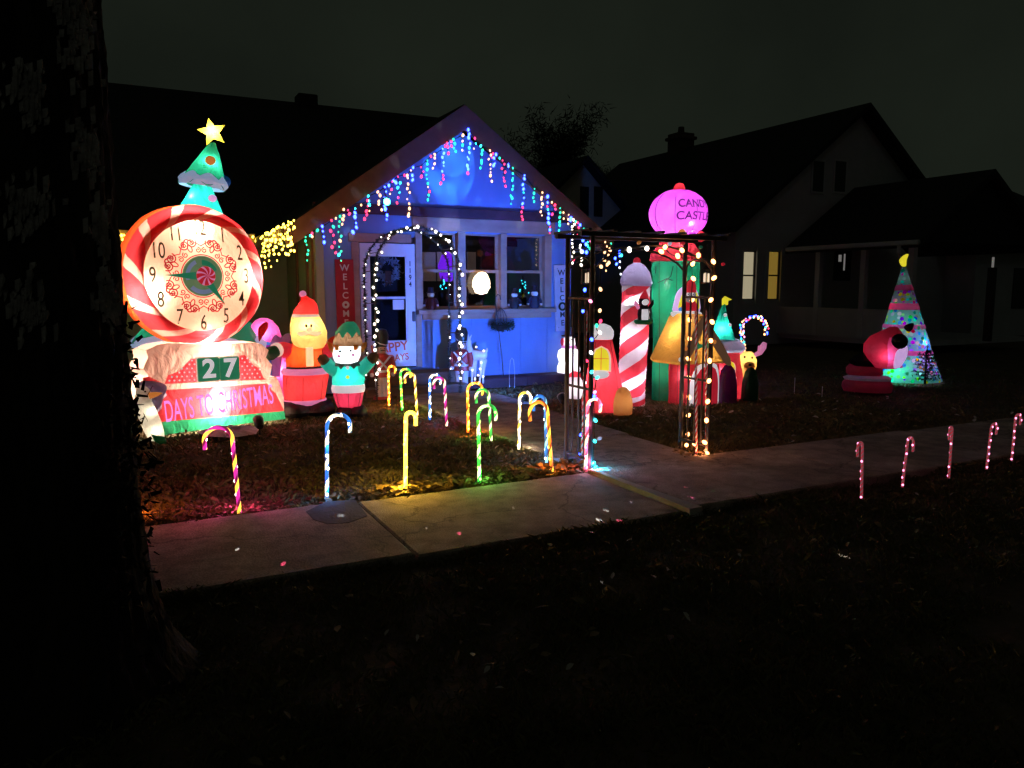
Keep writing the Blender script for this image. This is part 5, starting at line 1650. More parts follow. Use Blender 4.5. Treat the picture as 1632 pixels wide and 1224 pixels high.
# ================================================================== PINK FIGURE BETWEEN CLOCK AND SANTA
PR = PY(432, 640, 10.35); PR.z = 0
PF = Frame(PR, facing(PR))
pk = thing('pink_inflatable', 'pink inflatable figure with blue striped scarf and red bow between clock and santa', 'inflatable figure', PR, PF.rz)
MB().loft([sec(PF, 405, 462, 655, .7), sec(PF, 408, 462, 620, .7), sec(PF, 410, 458, 580, .7), sec(PF, 414, 452, 555, .7)], 26, (True, False)).build('body', FB['pink'], pk, True)
MB().loft([sec(PF, 402, 446, 556, .75), sec(PF, 396, 449, 540, .8), sec(PF, 398, 444, 522, .8), sec(PF, 406, 434, 511, .8), sec(PF, 413, 425, 507, .8)], 26, (False, True)).build('head', FB['pink'], pk, True)
MB().loft([sec(PF, 400, 448, 562, .85), sec(PF, 397, 451, 552, .88), sec(PF, 402, 446, 544, .85)], 26, (False, False)).build('scarf', BL['blue'], pk, True)
MB().loft([sec(PF, 398, 450, 556, .9), sec(PF, 397, 451, 552, .905), sec(PF, 399, 449, 549, .9)], 26, (False, False)).build('scarf_stripe', BL['purple'], pk, True)
q = [PF.f(a, c, -.25) for a, c in ((413, 565), (437, 563), (434, 600), (418, 600))]
MB().puff(q, -.26, .03).build('scarf_end', FB['blue'], pk, True)
q = [PF.f(a, c, -.3) for a, c in ((412, 522), (424, 513), (427, 522), (420, 535), (413, 545), (411, 535))]
MB().puff(smooth_poly(q), -.33, .05).build('bow', FB['red'], pk, True)
q = [PF.f(a, c, -.1) for a, c in ((430, 552), (434, 538), (440, 533), (447, 538), (455, 532), (463, 532), (462, 545), (450, 550))]
MB().puff(smooth_poly(q), -.16, .06).build('white_wing', FB['lilac'], pk, True)
q = [PF.f(a, c, -.25) for a, c in ((432, 570), (450, 566), (446, 600), (434, 600))]
MB().puff(q, -.27, .04).build('front_panel', FB['lilac'], pk, True)
for px, py, w_ in ((420, 530, 4), (443, 590, 6), (428, 590, 4), (430, 640, 3)):
    x, z = PF.f(px, py); lamp(pk, (x, -.08, z), w_, (.95, .85, 1), .05)

# white leaning figure at the clock's foot
WR = G(246, 705); WR.z = 0
WF = Frame(WR, facing(WR))
wf = thing('white_inflatable', 'glowing white leaning goose-like figure with orange beak beside the clock base', 'inflatable figure', WR, WF.rz)
def s2(px, py, w_, d=.7):
    x, z = WF.f(px, py); return (x, 0, max(z, 0), w_, w_ * d)
MB().loft([s2(250, 702, .07), s2(246, 690, .09), s2(240, 672, .10), s2(234, 655, .09), s2(229, 640, .075), s2(229, 630, .075), s2(227, 620, .06), s2(226, 615, .03)], 20).build('body', FB['white'], wf, True)
x, z = WF.f(232, 630); MB().loft([(0, 0, 0, .035, .03), (0, 0, .07, .025, .02), (0, 0, .13, .004, .004)], 10).build('beak', BL['orange'], wf, True, loc=(x + .03, -.06, z), rot=(0, R(80), 0))
x, z = WF.f(228, 624, -.05); MB().ball((x + .02, -.06, z), .01).build('eye', BL['black'], wf, True)
q = [WF.f(a, c, -.05) for a, c in ((240, 690), (262, 694), (266, 704), (258, 707), (246, 702))]
MB().puff(q, -.12, .04).build('green_foot', FB['green'], wf, True)
for px, py, w_ in ((248, 685, .7), (240, 655, .7)):
    x, z = WF.f(px, py); lamp(wf, (x, -.02, z), w_, (1, .85, .55), .03)
QR = PY(172, 600, 9.9)
qf = thing('cyan_inflatable', 'cyan and white lit figure glimpsed between tree trunk and green inflatable', 'inflatable figure', (QR.x, 9.9, 0), facing(QR))
k0 = PY(172, 575, 9.9).z
MB().loft([(0, 0, 0, .14, .12), (0, 0, .25, .19, .15), (0, 0, k0 - .15, .15, .12), (0, 0, k0 - .03, .08, .07)], 18).build('body', FB['teal'], qf, True)
MB().ball((0, 0, k0 + .06), .11).build('head', FB['white'], qf, True)
MB().loft([(0, 0, k0 + .12, .1, .1), (0, 0, k0 + .2, .05, .05), (0, 0, k0 + .25, .01, .01)], 12).build('hat', BL['orange'], qf, True)
lamp(qf, (0, 0, k0 * .6), 3, (.8, .95, 1)); lamp(qf, (0, 0, k0 + .05), 1.5, (.8, .95, 1))

# ================================================================== CANDY CASTLE
KR = Vector((6.5, 8.45, 0))
KF = Frame(KR, 0)
ca = thing('castle_inflatable', 'large inflatable candy castle with striped tower and pink ball top', 'inflatable castle', KR, 0)
K = KF.f
def ks(pl_, pr_, py, y=0.0, dep=1.0):
    a, z = KF.f(pl_, py, y); c, _ = KF.f(pr_, py, y)
    # silhouette width seen obliquely equals the tower's own width for a round section
    v = Vector(((a + c) / 2 + KR.x, KR.y + y, 0)); bear = math.atan2(v.x, v.y)
    r = abs(c - a) / 2 * math.cos(bear)
    return ((a + c) / 2, y, max(z, 0.0), r, r * dep)
def kbuild(mb, name, m, smooth=True, par=None):
    return mb.build(name, m, par or ca, smooth)
# left red tower
yl = -.10
kbuild(MB().loft([ks(926, 997, 662, yl), ks(927, 995, 640, yl), ks(932, 990, 610, yl), ks(938, 983, 575, yl), ks(944, 976, 545, yl), ks(946, 974, 536, yl)], 30, (True, False)), 'red_tower', FB['red'])
kbuild(MB().loft([ks(944, 976, 541, yl), ks(940, 978, 536, yl), ks(939, 978, 528, yl), ks(944, 973, 520, yl), ks(952, 964, 516, yl)], 24, (False, True)), 'snow_roof', BL['white'])
seams([ks(927, 995, 640, yl), ks(932, 990, 610, yl), ks(938, 983, 575, yl), ks(944, 976, 545, yl)], (-75, -165), ca)
# decorations on the camera-side of round towers: angle around the axis
def on_tower(cx, cy, r, ang, z, wd, ht, mm, name, arch=True, out=.012, par=None, thick=.012):
    """patch wrapped on a round tower; ang from -y towards -x (the camera side)"""
    b = MB(); vs = []; n = 10; m_ = 8
    rows = []
    for j in range(m_ + 1):
        t = j / m_
        half = wd / 2
        if arch:
            half *= math.sqrt(max(0.0, 1 - max(0, (t - .45) / .55) ** 2)) if t > .45 else 1
        for i in range(n + 1):
            u = -half + 2 * half * i / n
            a = ang - u / r
            rr = r(z + ht * t) if callable(r) else r
            vs.append((cx - (rr + out) * math.sin(a), cy - (rr + out) * math.cos(a), z + ht * t))
    fs = [(j * (n + 1) + i, j * (n + 1) + i + 1, (j + 1) * (n + 1) + i + 1, (j + 1) * (n + 1) + i) for j in range(m_) for i in range(n)]
    return b.add(vs, fs).build(name, mm, par or ca, fixn=False)
cl = ks(932, 990, 610, yl)
def ang_px(px, py, cx, cy, r):
    """angle on a tower where the ray through a pixel meets it"""
    d = ray(px, py); O = Vector((0, 0, CAMH)); c = Vector((KR.x + cx, KR.y + cy))
    A = d.x ** 2 + d.y ** 2; Bq = -2 * (d.x * c.x + d.y * c.y); Cq = c.length_squared - r * r
    disc = Bq * Bq - 4 * A * Cq
    t = (-Bq - math.sqrt(disc)) / (2 * A) if disc > 0 else -Bq / (2 * A)
    p = O + d * t
    return math.atan2(-(p.x - c.x), -(p.y - c.y)), p.z
def win(cx, cy, r, px, py0, py1, wd, sill=True):
    a, z0 = ang_px(px, py1, cx, cy, r); _, z1 = ang_px(px, py0, cx, cy, r)
    f = on_tower(cx, cy, r, a, z0 - .02, wd * 1.3, (z1 - z0) * 1.12, BL['cream'], 'window_surround', out=.010)
    on_tower(cx, cy, r, a, z0, wd, z1 - z0, BL['yellow'], 'window', out=.016)
    bx = MB()
    x, y = cx - (r + .02) * math.sin(a), cy - (r + .02) * math.cos(a)
    s = Vector((math.cos(a), -math.sin(a), 0)); o = Vector((-math.sin(a), -math.cos(a), 0))
    c = Vector((x, y, 0))
    for (u0, u1, zz0, zz1) in ((-.006, .006, z0, z1 * .99), (-wd / 2, wd / 2, (z0 + z1) / 2 - .006, (z0 + z1) / 2 + .006)):
        q = [c + s * u0, c + s * u1]
        bx.add([(*q[0].xy, zz0), (*q[1].xy, zz0), (*q[1].xy, zz1), (*q[0].xy, zz1)], [(0, 1, 2, 3)])
    bx.build('window_bars', BL['orange'], ca, fixn=False)
    if sill:
        MB().ball((x + o.x * .02, y + o.y * .02, z0 - .05), wd * .62, .09, .055, 18, 7).build('snow_sill', BL['white'], ca, True)
win(cl[0], cl[1], .29, 958, 553, 590, .19)
gd = lambda px, py0, py1, w_, mm, y: kbuild(MB().loft([(K(px, 600, y)[0], y, 0, w_, w_ * .85), (K(px, 600, y)[0], y, .12, w_ * 1.03, w_ * .88), (K(px, 600, y)[0], y, (K(px, py0, y)[1]) * .55, w_ * .97, w_ * .8), (K(px, 600, y)[0], y, K(px, py0, y)[1] * .85, w_ * .70, w_ * .6), (K(px, 600, y)[0], y, K(px, py0, y)[1] * .97, w_ * .34, w_ * .3), (K(px, 600, y)[0], y, K(px, py0, y)[1], w_ * .05, w_ * .05)], 20), 'gumdrop', mm)
gd(994, 617, 655, .125, FB['gumdrop'], -.52)
gd(1160, 581, 640, .14, FB['purple'], -.36); gd(1196, 585, 640, .125, FB['darkgreen'], -.32)
# striped tower
ysT = .10
secs = [ks(983, 1027, 650, ysT), ks(984, 1028, 630, ysT), ks(985, 1031, 590, ysT), ks(987, 1034, 540, ysT), ks(989, 1036, 490, ysT), ks(991, 1037, 455, ysT)]
fine = []
for i in range(len(secs) - 1):
    for k in range(6):
        t = k / 6
        fine.append(tuple(a + (b_ - a) * t for a, b_ in zip(secs[i], secs[i + 1])))
fine.append(secs[-1])
NS = 40
b = MB(); vs, fs, ms = [], [], []
for j, (x, y, z, rx, ry) in enumerate(fine):
    for k in range(NS):
        a = 2 * PI * (k + j * 3.5) / NS
        vs.append((x + rx * math.cos(a), y + ry * math.sin(a), z))
for j in range(len(fine) - 1):
    for k in range(NS):
        k2 = (k + 1) % NS
        fs.append((j * NS + k, j * NS + k2, (j + 1) * NS + k2, (j + 1) * NS + k)); ms.append(0 if (k % 20) < 10 else 1)
kbuild(b.add(vs, fs, ms), 'striped_tower', [FB['red'], FB['white']])
kbuild(MB().loft([ks(990, 1037, 456, ysT), ks(987, 1040, 451, ysT), ks(988, 1038, 446, ysT), ks(992, 1035, 434, ysT), ks(1000, 1028, 424, ysT), ks(1010, 1020, 419, ysT)], 26, (False, True)), 'tower_cap', FB['lilac'])
x, z = K(1015, 416, ysT); kbuild(MB().ball((x, ysT, z), .05), 'cap_knob', BL['red'])
# penguin on its green ledge
a, zp = ang_px(1022, 513, secs[3][0], ysT, secs[3][3])
pc = Vector((secs[3][0] - (secs[3][3] + .06) * math.sin(a), ysT - (secs[3][3] + .06) * math.cos(a), zp))
pg = MB().loft([(0, 0, -.03, .10, .08), (0, 0, 0.0, .14, .11), (0, 0, .03, .13, .10)], 18).build('ledge', FB['green'], ca, True, loc=pc)
pen = MB().loft([(0, 0, .03, .07, .05), (0, 0, .10, .085, .06), (0, 0, .17, .075, .05), (0, 0, .22, .055, .04)], 16).build('penguin_body', BL['black'], ca, True, loc=pc, rot=(0, 0, -a))
MB().loft([(0, -.02, .03, .05, .05), (0, -.02, .10, .06, .055), (0, -.02, .17, .05, .045)], 14).build('belly', BL['white'], pen, True)
MB().ball((0, 0, .27), .075, .065, .065).build('head', BL['black'], pen, True)
MB().ball((0, -.03, .265), .055, .045, .045).build('face', BL['white'], pen, True)
MB().loft([(0, -.075, .26, .012, .01), (0, -.09, .265, .004, .004)], 8).build('beak', BL['orange'], pen, True)
MB().loft([(0, 0, .31, .065, .06), (.01, 0, .36, .045, .04), (.02, 0, .43, .005, .005)], 14).build('hat', BL['red'], pen, True)
for s in (-1, 1):
    MB().tube([(s * .075, 0, .18), (s * .12, -.01, .24), (s * .13, -.01, .29)], [.022, .022, .01], 8).build('wing', BL['black'] if s > 0 else BL['pink'], pen, True)
# green tower with red roof
yg = .28
gsec = [ks(1034, 1116, 662, yg, .8), ks(1036, 1114, 600, yg, .8), ks(1036, 1115, 540, yg, .8), ks(1035, 1116, 470, yg, .8), ks(1035, 1117, 428, yg, .8), ks(1036, 1116, 415, yg, .8)]
kbuild(MB().loft(gsec, 34, (True, False)), 'green_tower', FB['castle_green'])
kbuild(MB().loft([ks(1036, 1116, 417, yg, .8), ks(1031, 1121, 414, yg, .84), ks(1033, 1119, 405, yg, .84), ks(1046, 1110, 390, yg, .8), ks(1050, 1106, 384, yg, .8)], 30, (False, False)), 'red_roof', FB['red'])
seams(gsec, (-165, -120, -80), ca)
gr = gsec[3][3]
def gpt(px, py, out=.012):
    a, z = ang_px(px, py, gsec[3][0], yg, gr)
    return Vector((gsec[3][0] - (gr + out) * math.sin(a), yg - (gr * .8 + out) * math.cos(a), z))
for line in ([(1036, 458), (1052, 450), (1066, 444), (1076, 447)], [(1077, 424), (1073, 440), (1066, 446)], [(1066, 444), (1062, 452)], [(1047, 424), (1046, 436)]):
    MB().tube([gpt(*q) for q in line], .007, 5).build('printed_twig', BL['dkgreen'], ca)
# arched niche with the hatted figure
pn = gpt(1096, 496, 0)
an, _ = ang_px(1096, 496, gsec[3][0], yg, gr)
ni = Frame(KR + pn, -an * .75)
def nb_xy(px, py, yy=-.05):
    r = ni.f(px, py, yy); return r
nic = MB().puff(smooth_poly([(lambda q: (q[0], q[1]))(nb_xy(*q)) for q in ((1076, 500), (1077, 478), (1082, 464), (1092, 456), (1104, 456), (1114, 466), (1116, 500))]), -.02, .05).build('niche', BL['lilac'], ca, True, loc=pn, rot=(0, 0, ni.rz))
MB().puff(smooth_poly([nb_xy(*q) for q in ((1082, 495), (1083, 478), (1088, 467), (1096, 462), (1106, 463), (1112, 472), (1112, 496))]), -.06, .03).build('niche_lining', BL['yellow'], nic, True)
MB().puff(smooth_poly([nb_xy(*q, -.1) for q in ((1085, 499), (1088, 485), (1095, 478), (1108, 480), (1112, 499))]), -.10, .05).build('figure_body', BL['red'], nic, True)
hx, hz = nb_xy(1099, 472, -.1)
MB().ball((hx, -.12, hz), .085, .06, .10, 16, 9).build('figure_head', BL['grey'], nic, True)
for q in ((1096, 469), (1104, 469)):
    ex, ez_ = nb_xy(*q, -.17)
    e_ = MB().ball((ex, -.172, ez_), .022, .010, .024, 12, 6).build('eye', BL['white'], nic, True)
    MB().ball((ex, -.185, ez_), .010, .005, .011, 8, 5).build('pupil', BL['black'], nic, True)
hx2, hz2 = nb_xy(1099, 452, -.1)
MB().loft([(hx, -.12, hz + .05, .085, .06), (hx, -.12, hz + .12, .08, .055), (hx + .01, -.12, hz + .20, .05, .04), (hx + .02, -.12, hz + .24, .01, .01)], 16).build('figure_hat', BL['red'], nic, True)
ex, ez_ = nb_xy(1084, 493, -.12); MB().ball((ex, -.13, ez_), .03).build('blue_button', BL['blue'], nic, True)
MB().puff(smooth_poly([nb_xy(*q, -.12) for q in ((1068, 500), (1075, 496), (1112, 496), (1118, 502), (1112, 508), (1078, 508))]), -.13, .06).build('snow_ledge', BL['white'], nic, True)
# pink ball on top
yb_ = .28
bx_, bz_ = K(1081, 337, yb_)
xl_, _ = K(1033, 337, yb_); xr_, _ = K(1129, 337, yb_)
rb_ = ks(1033, 1129, 337, yb_)[3]
_, zt_ = K(1081, 305, yb_); _, zb_ = K(1081, 378, yb_)
cyc = Vector((bx_, yb_, (zt_ + zb_) / 2)); rz_ = (zt_ - zb_) / 2
b = MB(); vs, fs = [], []
NB, NK = 48, 18
for j in range(NK + 1):
    t = -PI / 2 + PI * j / NK
    for k in range(NB):
        a = 2 * PI * k / NB
        gore = 1 - .035 * (abs(math.cos(a * 4)) ** 6) * math.cos(t)
        q = max(.02, math.cos(t) ** .8) * gore
        vs.append((cyc.x + rb_ * q * math.cos(a), cyc.y + rb_ * q * math.sin(a), cyc.z + rz_ * 1.05 * math.sin(t) * (1 if t > 0 else 1)))
for j in range(NK):
    for k in range(NB):
        k2 = (k + 1) % NB
        fs.append((j * NB + k, j * NB + k2, (j + 1) * NB + k2, (j + 1) * NB + k))
kbuild(b.add(vs, fs), 'candy_ball', FB['magenta'])
for k in range(8):
    a = PI / 4 * k
    MB().tube([(cyc.x + rb_ * .968 * max(.02, math.cos(t) ** .8) * math.cos(a), cyc.y + rb_ * .968 * max(.02, math.cos(t) ** .8) * math.sin(a), cyc.z + rz_ * 1.05 * math.sin(t)) for t in np.linspace(-1.45, 1.45, 19)], .005, 5, False).build('seam', FB['violet'], ca)
def wrap(dz, lift=.012):
    def w_(co):
        z = co.z + dz
        t = max(-1, min(1, z / (rz_ * 1.05)))
        q = rb_ * (1 - t * t) ** .4
        a = co.x / rb_ - R(4)
        return Vector((cyc.x + (q + lift) * math.sin(a), cyc.y - (q + lift) * math.cos(a), cyc.z + z))
    return w_
vio = FB['violet']
text('lettering', 'CANDY', .155, vio, ca, (0, 0, 0), wide=.95, bold=.003, ext=.001, warp=wrap(.11))
text('lettering', 'CASTLE', .155, vio, ca, (0, 0, 0), wide=1.05, bold=.003, ext=.001, warp=wrap(-.055))
x, z = K(1083, 298, yb_); kbuild(MB().loft([(x, yb_, z - .09, .075, .075), (x, yb_, z - .02, .08, .08), (x, yb_, z + .04, .05, .05), (x, yb_, z + .055, .01, .01)], 16), 'ball_knob', FB['red'])
for px, py, mm in ((1087, 374, 'orange'), (1104, 376, 'magenta'), (1117, 377, 'red')):
    yy = yb_ - .38
    x, z = K(px, py, yy); kbuild(MB().ball((x, yy, z), .068, .05, .075, 14, 8), 'small_gumdrop', BL[mm])
# gingerbread gable with icing band over the pink gate
yq = -.14
yg0, yg1 = -.62, -.06
apx, apz = K(1119, 501, yg0); glx, glz = K(1083, 583, yg0); grx, grz = K(1163, 583, yg0)
def tri_round(cx, apz_, lx, rx, bz, r=.06):
    pts = []
    for (px_, pz_, a0, a1) in ((lx + r, bz + r, 200, 290), (rx - r, bz + r, 250, 340), (cx, apz_ - r, 30, 150)):
        for t_ in np.linspace(a0, a1, 6):
            pts.append((px_ + r * math.cos(R(t_)), pz_ + r * math.sin(R(t_))))
    return pts
gp = tri_round(apx, apz, glx - .02, grx + .02, glz)
n_ = len(gp)
gcx, gcz = apx, (apz + 2 * glz) / 3
b = MB(); vs = []
rows_ = [(yg0 - .0, .90), (yg0 - .02, .96), (yg0 + .03, 1.0), (yg1, 1.0), (yg1 + .06, .95), (yg1 + .08, .8)]
for (yy, s_) in rows_:
    vs += [(gcx + (x - gcx) * s_, yy, gcz + (z - gcz) * s_) for x, z in gp]
fs = []
for jj in range(len(rows_) - 1):
    for k in range(n_):
        k2 = (k + 1) % n_; fs.append((jj * n_ + k, jj * n_ + k2, (jj + 1) * n_ + k2, (jj + 1) * n_ + k))
fs.append(tuple(range(n_)))
kbuild(b.add(vs, fs), 'gingerbread_roof', FB['ginger'])
def strip(p0, p1, w_, yy, mm, name, th=.02):
    p0, p1 = Vector((p0[0], 0, p0[1])), Vector((p1[0], 0, p1[1]))
    d = (p1 - p0).normalized(); s = Vector((-d.z, 0, d.x)) * w_
    return MB().puff(smooth_poly([((p0 - s).x, (p0 - s).z), ((p0 + s).x, (p0 + s).z), ((p1 + s).x, (p1 + s).z), ((p1 - s).x, (p1 - s).z)]), yy, th).build(name, mm, ca, True)
yst = yg0 - .02
strip((glx + .06, glz + .07), (apx - .02, apz - .10), .055, yst - .012, BL['brown'], 'icing_band'); strip((apx + .02, apz - .10), (grx - .06, grz + .07), .055, yst, BL['brown'], 'icing_band')
for px, py in ((1085, 573), (1094, 556), (1101, 540), (1110, 522), (1140, 545)):
    x, z = K(px, py, yst - .03); kbuild(MB().ball((x, yst - .02, z), .028, .012, .028, 12, 6), 'icing_button', BL['white'] if px == 1085 else BL['orange'])
gsx = [ks(1058, 1150, 662, yq, .7), ks(1059, 1150, 630, yq, .7), ks(1060, 1150, 590, yq, .7), ks(1062, 1148, 570, yq, .7)]
kbuild(MB().loft(gsx, 30, (True, False)), 'pink_gate', FB['red'])
seams(gsx, (-160, -105), ca)
ad, _ = ang_px(1100, 620, gsx[1][0], yq, gsx[1][3])
def garch(half, h0, h1, out, mm, name):
    b = MB(); vs = []
    for j in range(9):
        t = j / 8
        hw = half * (math.sqrt(1 - max(0, (t - .4) / .6) ** 2) if t > .4 else 1)
        for i in range(9):
            u = -hw + 2 * hw * i / 8
            a_ = -u / gsx[1][3] * 1.0
            vs.append((gsx[1][0] - (gsx[1][3] + out) * math.sin(a_), yq - (gsx[1][3] * .7 + out) * math.cos(a_), h0 + (h1 - h0) * t))
    fs = [(j * 9 + i, j * 9 + i + 1, (j + 1) * 9 + i + 1, (j + 1) * 9 + i) for j in range(8) for i in range(8)]
    b.add(vs, fs).build(name, mm, ca, fixn=False)
garch(.27, 0.0, .62, .014, BL['white'], 'gate_surround'); garch(.21, 0.0, .56, .022, BL['red'], 'gate_opening')
x, z = K(1118, 552, yg0 - .05); kbuild(MB().puff(smooth_poly([(x - .1, z - .05), (x, z - .01), (x + .1, z - .05), (x + .1, z + .06), (x, z + .02), (x - .1, z + .06)]), yg0 - .05, .03), 'green_bow', BL['green'])
# right red tower with tree roof
yr = .05
rtow = [ks(1132, 1186, 648, yr), ks(1133, 1186, 620, yr), ks(1134, 1183, 590, yr), ks(1136, 1179, 566, yr), ks(1137, 1178, 556, yr)]
kbuild(MB().loft(rtow, 26, (True, False)), 'red_tower', FB['red'])
kbuild(MB().loft([ks(1133, 1181, 562, yr), ks(1125, 1188, 558, yr), ks(1125, 1187, 551, yr), ks(1130, 1178, 541, yr)], 24, (False, False)), 'snow_skirt', FB['lilac'])
kbuild(MB().loft([ks(1131, 1174, 545, yr), ks(1136, 1168, 528, yr), ks(1143, 1160, 505, yr), ks(1149, 1157, 490, yr), ks(1151, 1156, 485, yr)], 22, (False, True)), 'tree_roof', FB['teal'])
x, z = K(1155, 483, yr); kbuild(MB().puff([(x - .05, z - .03), (x + .05, z - .03), (x + .06, z + .04), (x + .13, z + .05), (x, z + .10), (x - .05, z + .06)], yr, .03), 'tree_topper', BL['yellow'])
for px, py in ((1156, 502), (1163, 518), (1161, 531)):
    x, z = K(px, py, yr - .1); kbuild(MB().ball((x, yr - .1, z), .025), 'roof_ball', BL['white'])
win(rtow[2][0], yr, rtow[2][3], 1164, 576, 596, .11)
# reindeer beside the right tower, looking at the street
rq = K(1193, 620, -.14)
rpos = Vector((rq[0], -.14, 0)); rrz = facing(KR + rpos) - R(8)
RF2 = Frame(KR + rpos, rrz)
def rv(px, py, y=0.0):
    x, z = RF2.f(px, py, y); return x, z
def rsec(a, c, py, y=0, d=.85):
    x0, z = rv(a, py, y); x1, _ = rv(c, py, y); return ((x0 + x1) / 2, y, max(z, 0), abs(x1 - x0) / 2, abs(x1 - x0) / 2 * d)
rdh = MB().loft([rsec(1180, 1206, 640), rsec(1179, 1207, 622), rsec(1180, 1204, 606), rsec(1182, 1200, 596), rsec(1181, 1203, 591, -.02), rsec(1178, 1206, 583, -.03), rsec(1177, 1206, 573, -.02), rsec(1181, 1203, 564), rsec(1187, 1198, 560)], 24).build('reindeer_body', FB['skin'], ca, True, loc=rpos, rot=(0, 0, rrz))
mx, mz = rv(1195, 583, -.12)
MB().ball((mx, -.13, mz), .075, .075, .055).build('muzzle', FB['skin'], rdh, True)
MB().ball((mx + .015, -.205, mz + .02), .024, .018, .018).build('nose', BL['black'], rdh, True)
MB().tube([(mx - .04, -.19, mz - .015), (mx, -.207, mz - .03), (mx + .045, -.19, mz - .012)], .005, 5).build('mouth', BL['black'], rdh)
for q in ((1187, 569), (1199, 570)):
    ex, ez_ = rv(*q, -.13)
    MB().ball((ex, -.135, ez_), .014, .01, .018, 8, 5).build('eye', BL['black'], rdh, True)
a0, a1, a2, a3 = rv(1203, 566), rv(1211, 562), rv(1216, 553), rv(1219, 546)
MB().tube([(a0[0], 0, a0[1]), (a1[0], 0, a1[1]), (a2[0], 0, a2[1]), (a3[0], 0, a3[1])], [.03, .04, .05, .03], 10).build('antler', BL['pink'], rdh, True)
a4 = rv(1211, 551); MB().tube([(a1[0], 0, a1[1]), (a4[0], 0, a4[1])], [.035, .025], 10).build('antler', BL['pink'], rdh, True)
a0, a1, a2 = rv(1182, 563), rv(1178, 557), rv(1176, 551)
MB().tube([(a0[0], 0, a0[1]), (a1[0], 0, a1[1]), (a2[0], 0, a2[1])], [.03, .04, .025], 10).build('antler', BL['pink'], rdh, True)
hx_, hz_ = rv(1192, 575); lamp(rdh, (hx_, -.03, hz_), 1.6, (1, .8, .4), .03)
hx_, hz_ = rv(1193, 603); lamp(rdh, (hx_, 0, hz_), 1.4, (1, .7, .25), .03)
for px, py, yy, w_, c in ((955, 600, yl, 6, (1, .85, .9)), (960, 640, yl, 3, (1, .85, .9)), (1006, 478, ysT - .1, 3.5, (1, .9, 1)), (1008, 540, ysT, 5, (1, .85, 1)), (1006, 610, ysT, 5, (1, .8, 1)), (1014, 436, ysT, .8, (.9, .8, 1)),
                          (1052, 450, yg - .26, 3.0, (.85, 1, .95)), (1075, 480, yg, 6, (.85, 1, .95)), (1072, 405, yg, 5, (1, .85, .9)), (1060, 590, yg, 1.2, (.85, 1, .95)),
                          (1078, 348, yb_, 17, (1, .9, 1)), (1104, 358, yb_ - .38, 3, (1, .9, 1)), (1062, 325, yb_ - .36, 1.6, (1, .9, 1)), (1083, 297, yb_, .5, (1, .8, .8)), (1090, 535, -.28, 6, (1, .85, .55)), (1112, 560, -.35, 4, (1, .85, .6)), (1083, 600, yq - .2, 3.5, (1, .8, .95)), (1120, 610, yq, 4, (1, .8, .95)),
                          (1150, 525, yr - .05, 4, (.85, 1, .95)), (1150, 590, yr - .1, 3, (1, .85, .95)), (1166, 620, yr, 2.5, (1, .85, .95)), (1166, 552, yr, 1.2, (.9, .9, 1)),
                          (994, 640, -.52, .7, (1, .8, .6))):
    x, z = K(px, py, yy); lamp(ca, (x, yy, z), w_, c, .035)

# ================================================================== RIGHT YARD: TREE, SLUMPED FIGURE, SEEDLINGS
RT = G(1440, 606); RT.y += .25
RF = Frame(RT, facing(RT))
rt_ = thing('tree_inflatable', 'cone tree inflatable with red bands and painted specks of coloured light in the far yard', 'inflatable tree', RT, RF.rz)
def mottled():
    m, n, l, b = nt('mottled_nylon')
    n.remove(b)
    tc = n.new('ShaderNodeTexCoord'); vo = n.new('ShaderNodeTexVoronoi'); vo.inputs['Scale'].default_value = 13
    l.new(tc.outputs['Object'], vo.inputs['Vector'])
    hs = n.new('ShaderNodeHueSaturation'); hs.inputs['Saturation'].default_value = 1.9; hs.inputs['Value'].default_value = .9
    l.new(vo.outputs['Color'], hs.inputs['Color'])
    rp_ = n.new('ShaderNodeValToRGB'); rp_.color_ramp.elements[0].position = .40; rp_.color_ramp.elements[1].position = .50
    rp_.color_ramp.elements[0].color = (1, 1, 1, 1); rp_.color_ramp.elements[1].color = (0, 0, 0, 1)
    l.new(vo.outputs['Distance'], rp_.inputs[0])
    mx = n.new('ShaderNodeMix'); mx.data_type = 'RGBA'; mx.inputs['A'].default_value = (.20, .40, .38, 1)
    l.new(rp_.outputs[0], mx.inputs['Factor']); l.new(hs.outputs[0], mx.inputs['B'])
    d = n.new('ShaderNodeBsdfDiffuse'); t_ = n.new('ShaderNodeBsdfTranslucent'); ms_ = n.new('ShaderNodeMixShader'); ms_.inputs[0].default_value = .7
    for s in (d, t_): l.new(mx.outputs['Result'], s.inputs['Color'])
    l.new(d.outputs[0], ms_.inputs[1]); l.new(t_.outputs[0], ms_.inputs[2]); l.new(ms_.outputs[0], n['Material Output'].inputs['Surface'])
    return m
MOT = mottled()
def rs(pl_, pr_, py, k=1): 
    a, z = RF.f(pl_, py); c, _ = RF.f(pr_, py); return ((a + c) / 2, 0, max(z, 0), abs(c - a) / 2 * k, abs(c - a) / 2 * k)
def half_w(py): return 3 + (py - 425) * .318
def rrow(py, k=1): w_ = half_w(py); return rs(1441 - w_, 1441 + w_, py, k)
bands = [(454, 463), (483, 493), (516, 522), (555, 562)]
edges_ = [425] + [v for b_ in bands for v in b_] + [609]
for i in range(len(edges_) - 1):
    red_ = i % 2 == 1
    MB().loft([rrow(edges_[i + 1], 1.03 if red_ else 1), rrow((edges_[i] + edges_[i + 1]) / 2, 1.05 if red_ else 1.02), rrow(edges_[i], 1.03 if red_ else 1)], 30, (False, i == 0)).build('red_band' if red_ else 'tree_panel', FB['pink'] if red_ else MOT, rt_, True)
q = [RF.f(a, c) for a, c in ((1437, 424), (1433, 415), (1440, 407), (1448, 405), (1445, 415), (1444, 424))]
MB().puff(smooth_poly(q), 0, .05).build('topper', BL['yellow'], rt_, True)
rd = random.Random(2)
